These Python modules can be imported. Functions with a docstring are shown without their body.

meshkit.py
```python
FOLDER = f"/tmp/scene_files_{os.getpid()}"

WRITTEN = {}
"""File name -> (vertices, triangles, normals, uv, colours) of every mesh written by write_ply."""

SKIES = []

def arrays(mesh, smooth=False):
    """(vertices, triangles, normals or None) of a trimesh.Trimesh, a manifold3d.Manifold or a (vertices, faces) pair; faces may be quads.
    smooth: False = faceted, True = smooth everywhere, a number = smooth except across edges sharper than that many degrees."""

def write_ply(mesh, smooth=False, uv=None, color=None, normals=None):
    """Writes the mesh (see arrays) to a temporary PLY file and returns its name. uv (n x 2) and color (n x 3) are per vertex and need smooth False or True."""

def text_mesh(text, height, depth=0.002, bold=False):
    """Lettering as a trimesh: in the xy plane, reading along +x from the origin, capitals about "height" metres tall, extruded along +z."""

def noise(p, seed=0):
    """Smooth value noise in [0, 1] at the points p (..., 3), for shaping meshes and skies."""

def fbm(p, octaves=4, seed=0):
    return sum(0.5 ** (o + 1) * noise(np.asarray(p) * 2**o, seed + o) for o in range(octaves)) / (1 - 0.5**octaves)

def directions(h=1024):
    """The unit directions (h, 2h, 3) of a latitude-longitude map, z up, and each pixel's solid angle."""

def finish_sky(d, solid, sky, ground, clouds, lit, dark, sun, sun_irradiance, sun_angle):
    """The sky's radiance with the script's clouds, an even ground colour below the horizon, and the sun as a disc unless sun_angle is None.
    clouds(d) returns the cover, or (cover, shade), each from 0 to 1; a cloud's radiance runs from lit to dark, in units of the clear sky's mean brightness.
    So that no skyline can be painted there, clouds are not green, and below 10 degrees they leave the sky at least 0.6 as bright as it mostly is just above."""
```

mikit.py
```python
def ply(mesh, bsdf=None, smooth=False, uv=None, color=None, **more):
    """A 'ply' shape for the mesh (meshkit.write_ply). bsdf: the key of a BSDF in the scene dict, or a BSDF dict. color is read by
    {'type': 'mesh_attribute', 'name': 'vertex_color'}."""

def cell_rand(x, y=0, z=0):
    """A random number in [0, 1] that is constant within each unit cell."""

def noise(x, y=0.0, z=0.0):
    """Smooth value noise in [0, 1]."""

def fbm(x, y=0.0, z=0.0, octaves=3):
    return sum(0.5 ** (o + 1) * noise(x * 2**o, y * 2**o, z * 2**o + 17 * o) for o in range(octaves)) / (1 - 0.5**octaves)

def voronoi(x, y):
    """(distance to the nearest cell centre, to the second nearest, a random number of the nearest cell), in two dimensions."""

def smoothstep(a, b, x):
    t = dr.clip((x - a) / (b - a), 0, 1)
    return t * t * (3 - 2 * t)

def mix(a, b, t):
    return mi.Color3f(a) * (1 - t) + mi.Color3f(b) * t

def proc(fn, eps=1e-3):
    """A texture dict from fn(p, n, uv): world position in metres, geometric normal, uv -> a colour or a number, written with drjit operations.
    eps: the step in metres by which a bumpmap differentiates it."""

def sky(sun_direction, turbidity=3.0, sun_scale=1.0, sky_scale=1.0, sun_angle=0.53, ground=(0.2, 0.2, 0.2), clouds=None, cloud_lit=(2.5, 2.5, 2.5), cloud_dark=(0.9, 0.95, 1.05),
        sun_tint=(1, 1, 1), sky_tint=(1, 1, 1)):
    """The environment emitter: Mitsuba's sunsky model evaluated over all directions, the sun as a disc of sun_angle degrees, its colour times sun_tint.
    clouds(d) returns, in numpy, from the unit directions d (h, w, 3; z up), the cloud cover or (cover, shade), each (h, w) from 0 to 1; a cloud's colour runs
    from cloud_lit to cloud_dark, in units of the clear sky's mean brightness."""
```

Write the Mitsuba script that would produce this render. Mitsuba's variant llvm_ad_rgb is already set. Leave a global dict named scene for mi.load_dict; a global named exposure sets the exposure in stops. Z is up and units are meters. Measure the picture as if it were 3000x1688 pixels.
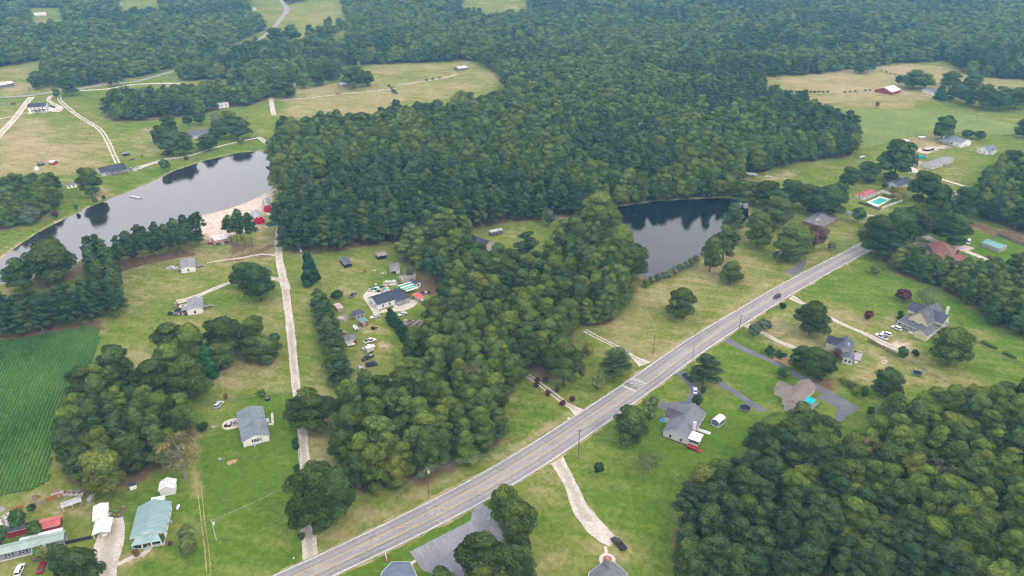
import math, random
import numpy as np, trimesh, shapely, mitsuba as mi
import mikit, meshkit

scene, labels = {}, {}
T = mi.ScalarTransform4f
# ---------------------------------------------------------------- camera, sky, air, exposure
PITCH, HEIGHT = 27.5, 172.0
_p = math.radians(PITCH)
scene['camera'] = {'type': 'perspective', 'fov': 70.0, 'fov_axis': 'x', 'near_clip': 1.0, 'far_clip': 9000.0,
                   'to_world': T().look_at(origin=[0, 0, HEIGHT], target=[0, math.cos(_p), HEIGHT - math.sin(_p)], up=[0, 0, 1]),
                   'medium': {'type': 'ref', 'id': 'air'}}
exposure = 1.12


def clouds(d):
    n = meshkit.noise(d * [3, 3, 7], 3) * .5 + meshkit.noise(d * [8, 8, 18], 5) * .3 + meshkit.noise(d * [19, 19, 40], 7) * .2
    return 0.93 + 0.07 * n, np.clip((n - .28) * 1.7, 0, 1) * np.clip(.12 + 1.15 * np.clip(d[..., 2], 0, 1), 0, 1)


scene['sky'] = mikit.sky([0.50, -0.42, 0.76], turbidity=4, sun_scale=0.50, sun_angle=17, clouds=clouds, cloud_lit=(9.5, 9.5, 10.2), cloud_dark=(2.0, 2.2, 3.0), ground=(0.07, 0.1, 0.06))
scene['air'] = {'type': 'homogeneous', 'albedo': {'type': 'rgb', 'value': [0.93, 0.95, 0.97]}, 'sigma_t': {'type': 'rgb', 'value': [0.000045, 0.00011, 0.00018]}}
scene['haze'] = {'type': 'cube', 'to_world': T().translate([0, 1300, 90]).scale([2700, 2700, 96]), 'bsdf': {'type': 'null'}, 'interior': {'type': 'ref', 'id': 'air'}}
labels['haze'] = {'kind': 'stuff', 'label': 'thin blue summer haze over the countryside'}

# ---------------------------------------------------------------- materials
VC = {'type': 'mesh_attribute', 'name': 'vertex_color'}
scene['matte'] = {'type': 'twosided', 'bsdf': {'type': 'diffuse', 'reflectance': VC}}
scene['foliage'] = {'type': 'twosided', 'bsdf': {'type': 'diffuse', 'reflectance': VC}}
scene['gloss'] = {'type': 'twosided', 'bsdf': {'type': 'principled', 'base_color': VC, 'roughness': 0.32, 'specular': 0.5}}
scene['metal'] = {'type': 'twosided', 'bsdf': {'type': 'principled', 'base_color': VC, 'roughness': 0.45, 'specular': 0.6}}
sm, nz, mixc, fbm = mikit.smoothstep, mikit.noise, mikit.mix, mikit.fbm


def ground_fn(p, n, uv):
    dry, bare = uv.x, uv.y
    big, mid, fine = fbm(p.x * .035, p.y * .035), fbm(p.x * .16 + 7, p.y * .16), fbm(p.x * .9, p.y * .9, octaves=2)
    blade = nz(p.x * 2.7, p.y * 2.7)
    mow = nz((p.x * .5 + p.y * .86) * .55, (p.x * .86 - p.y * .5) * .05)
    mow2 = nz((p.x * .17 + p.y * .985) * .42, (p.x * .985 - p.y * .17) * .03 + 5)
    t = dry + (mow2 - .5) * .30 + (big - .5) * .5 + (mid - .5) * .45 + (fine - .5) * .22 + (mow - .5) * .24
    c = mixc([.094, .168, .016], [.165, .202, .040], sm(0., .45, t))
    c = mixc(c, [.29, .255, .115], sm(.38, .85, t))
    c = mixc(c, [.38, .305, .18], sm(.8, 1.15, t))
    c = c * (.72 + .36 * fine + .22 * blade)
    weeds = sm(.66, .8, fbm(p.x * .33 + 3, p.y * .33)) * sm(.9, .3, dry)
    c = mixc(c, [.06, .12, .022], weeds * .45)
    e = bare + (mid - .5) * .7 + (fine - .5) * .4
    soil = mixc([.44, .345, .26], [.60, .51, .42], sm(.45, 1., bare + (fine - .5) * .5)) * (.8 + .4 * fine)
    straw = mixc([.13, .082, .052], [.20, .135, .085], fine) * (.75 + .4 * mid)
    c = mixc(c, soil, sm(.3, .62, e))
    return mixc(c, straw, sm(.3, .62, -bare + (mid - .5) * .7 + (fine - .5) * .4))


scene['ground_mat'] = {'type': 'diffuse', 'reflectance': mikit.proc(ground_fn)}


def gravel_fn(p, n, uv):
    a, b = fbm(p.x * .35, p.y * .35), fbm(p.x * 2.2, p.y * 2.2, octaves=2)
    c = mixc([.46, .41, .345], [.64, .59, .525], a) * (.74 + .5 * b)
    rut = sm(.30, .12, mi.Float(abs_(uv.x - .5))) * sm(.45, .6, nz(p.x * .12, p.y * .12) + .12)
    return mixc(c, [.30, .27, .19], rut * .45)


def abs_(x):
    return mi.Float(x) * mikit.dr.sign(mi.Float(x))


scene['gravel_mat'] = {'type': 'diffuse', 'reflectance': mikit.proc(gravel_fn)}


def asphalt_fn(p, n, uv):
    a, b = fbm(p.x * .12, p.y * .12), fbm(p.x * 1.6, p.y * 1.6, octaves=2)
    c = mixc([.305, .288, .295], [.385, .365, .368], a) * (.86 + .26 * b)
    wheel = sm(.07, .02, abs_(uv.x - .14)) + sm(.07, .02, abs_(uv.x - .30)) + sm(.07, .02, abs_(uv.x - .70)) + sm(.07, .02, abs_(uv.x - .86))
    c = c * (1 - .17 * wheel * (.5 + a)) * (1 - .10 * sm(.70, .72, mikit.cell_rand(uv.y / 13, mi.Float(uv.x) * 2))) * (1 - .12 * sm(.55, .75, fbm(uv.x * 5, uv.y * .05)))
    crack = sm(.03, .0, abs_(nz(p.x * .3, p.y * .3, 3.) - .5)) * sm(.5, .7, a + .1)
    return c * (1 - .25 * crack)


scene['asphalt_mat'] = {'type': 'diffuse', 'reflectance': mikit.proc(asphalt_fn)}


def lot_fn(p, n, uv):
    a, b = fbm(p.x * .25, p.y * .25), fbm(p.x * 1.8, p.y * 1.8, octaves=2)
    patch = sm(.62, .74, fbm(p.x * .18 + 9, p.y * .18))
    return mixc(mixc([.22, .22, .245], [.31, .305, .33], a), [.45, .43, .42], patch * .5) * (.85 + .3 * b)


scene['lot_mat'] = {'type': 'diffuse', 'reflectance': mikit.proc(lot_fn)}


def rut_fn(p, n, uv):
    return mixc([.20, .20, .055], [.36, .30, .15], sm(.25, .6, fbm(p.x * .5, p.y * .5)))


scene['rut_mat'] = {'type': 'diffuse', 'reflectance': mikit.proc(rut_fn)}


def drive_fn(p, n, uv):
    a, b = fbm(p.x * .3, p.y * .3), fbm(p.x * 2, p.y * 2, octaves=2)
    return mixc([.125, .125, .148], [.20, .20, .225], a) * (.8 + .4 * b)


scene['drive_mat'] = {'type': 'diffuse', 'reflectance': mikit.proc(drive_fn)}


def conc_fn(p, n, uv):
    return mixc([.50, .45, .38], [.66, .61, .54], fbm(p.x * .7, p.y * .7)) * (.85 + .25 * nz(p.x * 4, p.y * 4))


scene['concrete_mat'] = {'type': 'diffuse', 'reflectance': mikit.proc(conc_fn)}


def crop_fn(p, n, uv):
    a, b = fbm(p.x * .06, p.y * .06), fbm(p.x * 1.1, p.y * 1.1, octaves=2)
    c = mixc([.026, .088, .018], [.080, .195, .040], a * .8 + uv.y * .35)
    return mixc(c, mixc([.10, .18, .045], [.20, .25, .075], a * .8 + uv.y * .4), mi.Float(uv.x)) * (.82 + .36 * b)


scene['crop_mat'] = {'type': 'twosided', 'bsdf': {'type': 'diffuse', 'reflectance': mikit.proc(crop_fn)}}


def ripple(p, n, uv):
    return fbm(p.x * .8, p.y * .8, octaves=2)


def water(base, ior):
    return {'type': 'bumpmap', 'arbitrary': mikit.proc(ripple, eps=.02), 'scale': .004,
            'bsdf': {'type': 'roughplastic', 'diffuse_reflectance': {'type': 'rgb', 'value': base}, 'int_ior': ior, 'alpha': .012, 'nonlinear': False}}


scene['pond_mat'] = water([.022, .017, .022], 2.6)
scene['dark_pond_mat'] = water([.004, .005, .010], 1.62)
scene['pool_mat'] = water([.08, .52, .50], 1.33)

# ---------------------------------------------------------------- mesh helpers
used = {}


def numbered(name):
    used[name] = used.get(name, -1) + 1
    return name if used[name] == 0 else f'{name}_{used[name]:03d}'


rng = np.random.default_rng(7)


class MB:
    """Collects faces with one colour per vertex; built as ONE mesh."""
    def __init__(s): s.v, s.f, s.c, s.n = [], [], [], 0

    def add(s, v, f, col, jit=0.0):
        v, f = np.asarray(v, float).reshape(-1, 3), np.asarray(f, int).reshape(-1, 3)
        c = np.tile(np.asarray(col, float), (len(v), 1)) if np.ndim(col) == 1 else np.asarray(col, float)
        if jit: c = c * (1 + jit * (rng.random((len(v), 1)) * 2 - 1))
        s.v.append(v); s.f.append(f + s.n); s.c.append(c); s.n += len(v)
        return s

    def quad(s, a, b, c, d, col): return s.add([a, b, c, d], [[0, 1, 2], [0, 2, 3]], col)

    def box(s, x0, x1, y0, y1, z0, z1, col):
        P = [(x0, y0, z0), (x1, y0, z0), (x1, y1, z0), (x0, y1, z0), (x0, y0, z1), (x1, y0, z1), (x1, y1, z1), (x0, y1, z1)]
        for q in ((0, 3, 2, 1), (4, 5, 6, 7), (0, 1, 5, 4), (1, 2, 6, 5), (2, 3, 7, 6), (3, 0, 4, 7)): s.quad(*[P[i] for i in q], col)
        return s

    def prism(s, poly, z0, z1, col, top=None):
        m = trimesh.creation.extrude_polygon(shapely.Polygon(poly), z1 - z0, engine='earcut')
        return s.add(np.array(m.vertices) + [0, 0, z0], m.faces, col)

    def bar(s, p, q, w, h, col):
        p, q = np.array(p, float), np.array(q, float)
        d = (q - p) / (np.linalg.norm(q - p) + 1e-9)
        a = np.cross(d, [0, 0, 1.] if abs(d[2]) < .95 else [1., 0, 0]); a /= np.linalg.norm(a); b = np.cross(a, d)
        P = [o + sa * a * w / 2 + sb * b * h / 2 for o in (p, q) for sa, sb in ((-1, -1), (1, -1), (1, 1), (-1, 1))]
        for t in ((0, 1, 5, 4), (1, 2, 6, 5), (2, 3, 7, 6), (3, 0, 4, 7), (3, 2, 1, 0), (4, 5, 6, 7)): s.quad(*[P[i] for i in t], col)
        return s

    def tube(s, pts, rad, col, n=6):
        v, f = tube(np.asarray(pts, float), rad, n)
        return s.add(v, f, col)

    def plane(s, a, b, c, d, col, jit=.10, step=.9, streak=.08):
        """bilinear patch a-b (bottom) d-c (top), weathered in small tonal steps"""
        a, b, c, d = (np.array(q, float) for q in (a, b, c, d))
        nu = max(1, min(40, int(max(np.linalg.norm(b - a), np.linalg.norm(c - d)) / step)))
        nv = max(1, min(24, int(max(np.linalg.norm(d - a), np.linalg.norm(c - b)) / step)))
        u, v = np.meshgrid(np.linspace(0, 1, nu + 1), np.linspace(0, 1, nv + 1))
        u, v = u.ravel()[:, None], v.ravel()[:, None]
        P = (a * (1 - u) + b * u) * (1 - v) + (d * (1 - u) + c * u) * v
        i = np.arange(nv)[:, None] * (nu + 1) + np.arange(nu)[None]
        i = i.ravel()
        f = np.vstack([np.stack([i, i + 1, i + nu + 2], 1), np.stack([i, i + nu + 2, i + nu + 1], 1)])
        st = np.repeat(rng.random(nu + 1)[None], nv + 1, 0).reshape(-1, 1)
        stain = meshkit.noise(P * .45 + [len(s.v), 0, 0], 9)[:, None] - .5
        cc = np.asarray(col) * (1 + jit * 1.3 * (rng.random((len(P), 1)) * 2 - 1) + streak * 1.4 * (st * 2 - 1) + jit * 3 * stain)
        return s.add(P, f, cc)

    def arrays(s): return np.vstack(s.v), np.vstack(s.f), np.vstack(s.c)

    def shape(s, bsdf='matte', smooth=False, **k):
        v, f, c = s.arrays()
        if smooth is False:  # unshared corners keep the edges crisp
            v, c, f = v[f].reshape(-1, 3), c[f].reshape(-1, 3), np.arange(len(f) * 3).reshape(-1, 3)
        return mikit.ply((v, f), bsdf, smooth=smooth, color=np.clip(c, 0, .95), **k)


def tube(p, rad, n):
    t = np.gradient(p, axis=0); t /= np.linalg.norm(t, axis=1, keepdims=True) + 1e-12
    a = np.cross(t, np.where(np.abs(t[:, 2:]) < .9, [0, 0, 1.], [1., 0, 0])); a /= np.linalg.norm(a, axis=1, keepdims=True) + 1e-12
    b, g = np.cross(t, a), np.arange(n) * 2 * np.pi / n
    v = p[:, None] + np.broadcast_to(rad, (len(p),))[:, None, None] * (np.cos(g)[None, :, None] * a[:, None] + np.sin(g)[None, :, None] * b[:, None])
    i, j = np.meshgrid(np.arange(len(p) - 1), np.arange(n), indexing='ij')
    A, B, C, D = i * n + j, i * n + (j + 1) % n, (i + 1) * n + (j + 1) % n, (i + 1) * n + j
    f = np.vstack([np.stack([A, B, C], -1).reshape(-1, 3), np.stack([A, C, D], -1).reshape(-1, 3)])
    e = len(p) * n
    cap = [[(len(p) - 1) * n, (len(p) - 1) * n + k, (len(p) - 1) * n + k + 1] for k in range(1, n - 1)]
    return v.reshape(-1, 3), np.vstack([f, cap])


class Thing:
    def __init__(s, name, label, cat, x=0, y=0, rot=0, group=None, z=0):
        s.key = numbered(name); s.m = T().translate([x, y, z]).rotate([0, 0, 1], rot); s.k = {}
        labels[s.key] = {'label': label, 'category': cat}
        if group: labels[s.key]['group'] = group

    def part(s, name, mb, bsdf='matte', smooth=False, label=None):
        s.k[name] = s.k.get(name, -1) + 1
        key = s.key + '__' + (name if s.k[name] == 0 else f'{name}_{s.k[name]:03d}')
        scene[key] = mb.shape(bsdf, smooth, to_world=s.m)
        if label: labels[key] = {'label': label}
        return key


def single(name, mb, label, cat, x=0, y=0, rot=0, group=None, bsdf='matte', smooth=False, kind=None, z=0):
    key = numbered(name)
    scene[key] = mb.shape(bsdf, smooth, to_world=T().translate([x, y, z]).rotate([0, 0, 1], rot))
    labels[key] = {'label': label}
    if cat: labels[key]['category'] = cat
    if kind: labels[key]['kind'] = kind
    if group: labels[key]['group'] = group
    return key


def structure(name, shape, label=None):
    key = numbered(name); scene[key] = shape; labels[key] = {'kind': 'structure'}
    if label: labels[key]['label'] = label
    return key


# colours (linear reflectance)
WHITE, CREAM, SKIRT = (.82, .82, .81), (.66, .60, .40), (.45, .45, .44)
SHGREY, SHDARK, SHBLUE, SHTAN, SHBROWN = (.215, .225, .24), (.062, .068, .09), (.105, .125, .17), (.235, .195, .18), (.25, .125, .105)
GLASS, TRIM, WOOD, GREYWOOD, BRICK = (.035, .045, .055), (.74, .74, .73), (.27, .17, .09), (.30, .27, .25), (.24, .10, .075)
BLACK, RED, TEAL = (.02, .02, .024), (.42, .035, .035), (.16, .34, .34)

# ---------------------------------------------------------------- ground: what grows where (boundary, dryness, bare soil, softness)
LAND = [
    ([(-1057.9,1384.7),(1075,1384.7),(1521.1,1996.5),(-1497,1996.5)], .35, 0, 30),
    # right side of the road
    ([(-67.8,149.55),(32.3,226.38),(198.3,382),(492.1,665.2),(137.47,98.99),(-71.65,98.99)], .22, 0, 6),
    ([(138.23,321.7),(198.2,371.2),(218.97,346.21),(191.81,315.48),(157.74,303.6)], .05, 0, 10),
    ([(113.97,299.8),(144.93,315.48),(179.18,288.81),(181.58,271.8),(150.21,271.8),(128.12,278.42)], .62, 0, 8),
    ([(157.74,303.6),(186.26,299.8),(188.4,281.82),(173.24,265.42),(157.28,288.81)], .74, 0, 6),
    ([(113.81,296.06),(135.08,309.45),(140.86,288.81),(120.17,265.42),(107.81,281.82)], .5, 0, 8),
    ([(147.56,265.42),(179.84,271.8),(188.91,247.57),(164.53,247.57),(148.76,256.27)], .66, 0, 8),
    ([(130.95,253.32),(177.59,263.86),(195.44,253.32),(145.42,234.01)], .7, 0, 8),
    ([(183.23,275.08),(223.67,275.08),(212.8,253.32),(182.11,256.27)], .4, 0, 8),
    ([(87.48,271.8),(106.83,278.42),(123.13,259.27),(110.42,236.63),(93.93,234.01),(82.05,256.27)], .02, 0, 6),
    ([(215.47,319.6),(228.38,278.42),(219.35,263.86),(206.55,288.81)], .08, 0, 6),
    ([(203.5,417.7),(224.4,399.2),(224.8,371.2),(206.9,366)], .4, 0, 6),
    ([(30.17,205.52),(53.63,226.38),(83.01,216.75),(64.79,195.07),(44.82,174.51),(28.1,185.34)], .08, 0, 9),
    ([(1.59,185.34),(15.43,196.08),(22.05,176.26),(30.3,159.78),(19.83,149.55),(4.84,149.55)], .55, 0, 8),
    ([(31.88,172.79),(44.63,166.12),(45.2,149.55),(31.36,149.55)], .3, 0, 8),
    ([(5.49,181.64),(13.9,193.07),(15.85,179.82),(11.76,149.55),(4.84,149.55)], .5, 0, 9),
    # verge and lawns left of the road
    ([(-58.68,159.78),(-36.44,172.79),(-2.52,201.25),(-3.98,205.52),(-31.55,185.34),(-52.65,178.03)], .78, -.15, 7),
    ([(-6.88,207.7),(0.33,250.42),(23.16,226.38),(-1.13,202.3)], .2, 0, 6),
    ([(2,256.27),(32.59,281.82),(58.03,262.32),(26.41,228.88)], .38, 0, 8),
    ([(33.21,288.81),(53.13,315.48),(69.02,341.54),(100.4,371.2),(136,371.2),(151.3,351),(63.96,267)], .66, 0, 8),
    ([(83.85,332.49),(113.9,346.21),(147.6,366),(151.72,346.21),(81.7,285.28)], .5, 0, 10),
    ([(35.37,292.4),(54.22,323.81),(72.66,315.48),(55.88,281.82)], .75, -.1, 8),
    ([(136,430.8),(224.6,444.6),(205.4,393.3),(164.9,371.2),(136,371.2)], .42, 0, 8),
    ([(-11.5,408.2),(27.4,417.7),(42.1,417.7),(20.9,382),(-6.2,371.2)], .45, 0, 8),
    # strip between track and compound, compound
    ([(-129.2,382),(-103.53,341.54),(-76.38,256.27),(-60.63,191.1),(-70.11,191.1),(-85.41,236.63),(-119.12,341.54)], .42, 0, 5),
    ([(-88.67,265.42),(-76.38,256.27),(-60.12,195.07),(-70.22,197.1)], .7, 0, 5),
    ([(-103.7,351),(-74.6,382),(-60.4,360.9),(-65.38,323.81),(-82.77,311.44),(-98.29,328.1)], .5, 0, 6),
    ([(-75.23,346.21),(-60.52,346.21),(-58.62,332.49),(-70.46,330.28)], .1, 0, 4),
    ([(-87.51,315.48),(-62.8,307.48),(-51.59,236.63),(-67.87,239.3)], .4, 0, 6),
    ([(-64.7,376.5),(-37.48,323.81),(-45.22,321.7),(-61.2,351)], .7, -.6, 4),
    ([(-73.04,256.27),(-64.13,271.8),(-60.42,292.4),(-53.37,281.82),(-58.2,247.57)], .55, .1, 6),
    # west fields
    ([(-187.57,288.81),(-211.83,346.21),(-177.3,371.2),(-136.9,393.3),(-96.38,265.42),(-114.51,236.63),(-175.98,265.42)], .56, 0, 7),
    ([(-205.4,341.54),(-175.9,351),(-145.12,323.81),(-187.32,303.6)], .66, 0, 7),
    ([(-189.26,299.8),(-169.54,315.48),(-140.03,332.49),(-128.5,328.1),(-155.09,303.6),(-166.94,271.8),(-182.31,281.82)], .22, 0, 6),
    ([(-152.24,332.49),(-123.56,346.21),(-106.65,299.8),(-136.69,299.8)], .3, 0, 6),
    ([(-133.83,271.8),(-98.98,271.8),(-86.2,236.63),(-119.23,236.63)], .7, 0, 8),
    ([(-163.46,271.8),(-152.01,265.42),(-141.68,234.01),(-151.92,239.3)], .8, -.2, 4),
    ([(-122.95,234.01),(-86.9,239.3),(-67.09,181.64),(-60.77,153.74),(-88.55,149.55),(-116.11,212.16)], .04, 0, 4),
    ([(-121.01,228.88),(-107.35,234.01),(-97.96,223.92),(-112.59,214.44)], .42, 0, 5),
    ([(-102.89,174.51),(-67.74,181.64),(-60.88,149.55),(-90.86,149.55)], .18, 0, 8),
    ([(-128.32,185.34),(-112.61,201.25),(-90.86,149.55),(-113.92,149.55)], .14, 0, 4),
    ([(-167.31,179.82),(-155.64,189.15),(-140.85,189.15),(-130.97,185.34),(-133.85,172.79),(-161.89,171.09)], .5, .12, 5),
    ([(-152.97,156.72),(-131.28,167.75),(-120.84,149.55),(-148.51,149.55)], .42, 0, 6),
    ([(-117.7,157.48),(-109.72,161.02),(-106.11,158.24),(-113.37,150.83),(-115.11,150.83)], .85, .25, 3),
    ([(-120.83,216.75),(-116.69,216.75),(-102.4,181.64),(-105.01,181.64)], .8, -.1, 2.5),
    ([(-112.14,169.41),(-99.04,171.09),(-83.94,149.55),(-102.39,149.55)], .3, 0, 6),
    # pine straw under the rows, red earth round the barns
    ([(-231.74,283.54),(-193.02,299.8),(-187.21,288.81),(-212.76,281.82),(-226.49,275.08)], .8, -.7, 3),
    ([(-218,363.4),(-181,380.9),(-177.3,371.2),(-210.87,348.58)], .8, -.8, 2.5),
    ([(-167.5,387.6),(-139.2,393.3),(-131.4,366),(-158.1,360.9)], .8, -.55, 5),
    ([(-258.06,346.21),(-240.6,371.2),(-224.43,346.21),(-233.24,328.1),(-254,332.49)], .6, -.5, 4),
    ([(-158.5,417.7),(-149.5,437.6),(-134.1,387.6),(-149.1,387.6)], .75, .22, 4),
    ([(-286.2,371.2),(-258.06,346.21),(-248.78,323.81),(-256.75,323.81)], .6, .1, 4),
    # pond banks
    ([(-307.3,405.2),(-290.6,444.6),(-272.6,482.6),(-261.9,536),(-255.6,600.4),(-223.3,625),(-199,600.4),(-189.2,566.7),(-226.7,556.1),(-247.3,508.1),(-271,417.7),(-292.9,382)], .22, 0, 6),
    ([(-315.1,417.7),(-298.3,444.6),(-283.1,430.8),(-296.5,399.2)], .4, 0, 5),
    ([(-291.9,466.8),(-283.7,482.6),(-265.1,466.8),(-276.2,451.8)], .9, .35, 4),
    # north-west pastures
    ([(-468.8,665.2),(-422.1,679.6),(-308.9,545.9),(-293.5,526.4),(-328,508.1),(-365.8,499.4)], .78, 0, 6),
    ([(-443.8,625),(-367.7,637.9),(-315,545.9),(-354,508.1),(-371.2,508.1)], .92, 0, 9),
    ([(-405.6,612.5),(-381.7,637.9),(-351.4,612.5),(-366.1,577.5)], .66, 0, 5),
    ([(-421.5,665.2),(-374.2,665.2),(-302.8,545.9),(-340.3,536)], .62, 0, 8),
    ([(-454.5,761),(-417.6,761),(-311.5,637.9),(-275.2,545.9),(-295.1,536),(-354.2,625)], .3, 0, 6),
    ([(-340.4,625),(-311.5,637.9),(-272.1,545.9),(-299.7,545.9)], .5, 0, 7),
    ([(-473.6,710.2),(-466.8,761),(-374.2,665.2),(-402.7,637.9)], .4, 0, 6),
    ([(-506.9,726.5),(-479.3,726.5),(-426.6,625),(-436.1,612.5)], .5, 0, 6),
    ([(-627.9,921.4),(-596.8,961),(-485.3,779.4),(-528.3,761)], .55, 0, 8),
    ([(-570.5,829),(-544,829),(-500.8,770.1),(-522.8,752.1)], .85, .2, 6),
    ([(-329.4,679.6),(-249.9,710.2),(-209.5,625),(-255.4,637.9),(-306,625)], .25, 0, 6),
    ([(-260.3,743.4),(-240.2,743.4),(-206.1,625),(-219.8,625)], .4, 0, 5),
    ([(-424.8,839.6),(-389.3,1156.3),(-366,1118.8),(-398.4,884.6),(-427.9,808.5)], .36, 0, 8),
    ([(-375.6,829),(-349.1,829),(-341.3,808.5),(-421.3,794.7)], .75, 0, 6),
    ([(-451.1,1501.3),(-348.3,1638),(-276.9,1283.9),(-279.3,1050.3),(-342.7,1118.8)], .55, 0, 12),
    ([(-338.2,1238.6),(-312.6,1238.6),(-280.2,1101),(-303.1,1101)], .75, .2, 6),
    ([(-497.2,1501.3),(-434,1440.8),(-389.4,1196.1),(-427.9,1238.6)], .5, 0, 10),
    ([(-853.1,1283.9),(-826.7,1283.9),(-767.7,1175.9),(-786,1175.9)], .2, 0, 8),
    ([(-829.4,1358.1),(-813.4,1283.9),(-787.1,1307.8)], .7, .2, 8),
    ([(-216.8,961),(-40.6,989.2),(-3.6,839.6),(-113.3,726.5),(-226.8,710.2),(-233,761),(-160.4,839.6)], .64, 0, 8),
    ([(-119.4,770.1),(-12.8,861.6),(-12.1,808.5),(-87.9,710.2)], .72, 0, 8),
    ([(-238.7,752.1),(-120.7,779.4),(-107.9,687.1),(-199.5,665.2)], .75, 0, 8),
    ([(-216.8,961),(-181.4,961),(-160.7,896.6),(-196.4,884.6)], .3, 0, 6),
    ([(-240.6,788.9),(-171.9,829),(-164.4,788.9),(-228.9,761)], .85, 0, 6),
    ([(-109,1676),(26.7,1638),(24.1,1470.5),(-80.3,1452.5)], .5, 0, 10),
    # north-east pastures
    ([(279.4,873),(489.8,934.2),(583.4,850.5),(527.9,761),(406.5,743.4),(285.2,718.3)], .85, 0, 10),
    ([(532.4,921.4),(576.7,839.6),(533.5,770.1),(508.9,818.6)], .8, 0, 10),
    ([(299.3,770.1),(415.1,761),(378.8,702.4),(290,710.2)], .72, 0, 8),
    ([(295.4,637.9),(433.9,665.2),(438.3,625),(383.3,600.4),(342.6,612.5),(269.6,566.7)], .3, 0, 8),
    ([(196.6,517.2),(270.6,561.3),(339.7,606.4),(400.2,612.5),(310.7,474.6),(239.3,466.8)], .42, 0, 8),
    ([(333.4,600.4),(356.4,606.4),(356.1,577.5),(326,556.1),(318.1,568.8)], .95, .95, 3),
    ([(335.4,618.7),(373,618.7),(360.7,583.1),(316.5,572.1)], .85, .16, 4),
    ([(301.6,540.9),(319.3,545.9),(307.2,521.8),(295.5,519)], .8, .55, 3),
    ([(164.5,486.7),(209.9,521.8),(205.2,508.1),(164.9,478.6)], .8, .25, 5),
    ([(212.4,393.3),(258.9,393.3),(247.1,371.2),(226.3,360.9)], .4, 0, 6),
    ([(269.6,417.7),(299.7,393.3),(279.5,360.9),(255.3,366)], .06, 0, 5),
    ([(276.2,425.5),(303.3,399.2),(296.8,388.7),(270.3,414.5)], .8, -.7, 3),
    ([(137.51,275.08),(127.02,265.42),(139,265.42)], .8, -.1, 4),
    ([(122.68,250.99),(133.58,251.57),(133.43,239.84),(127.6,240.38)], .8, -.55, 3),
    ([(120.32,296.06),(130.87,299.8),(129,288.81),(121.47,285.28)], .9, .25, 3),
    ([(126.89,285.28),(140.86,288.81),(141.03,275.08),(127.56,271.8)], .8, .18, 5),
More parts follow.
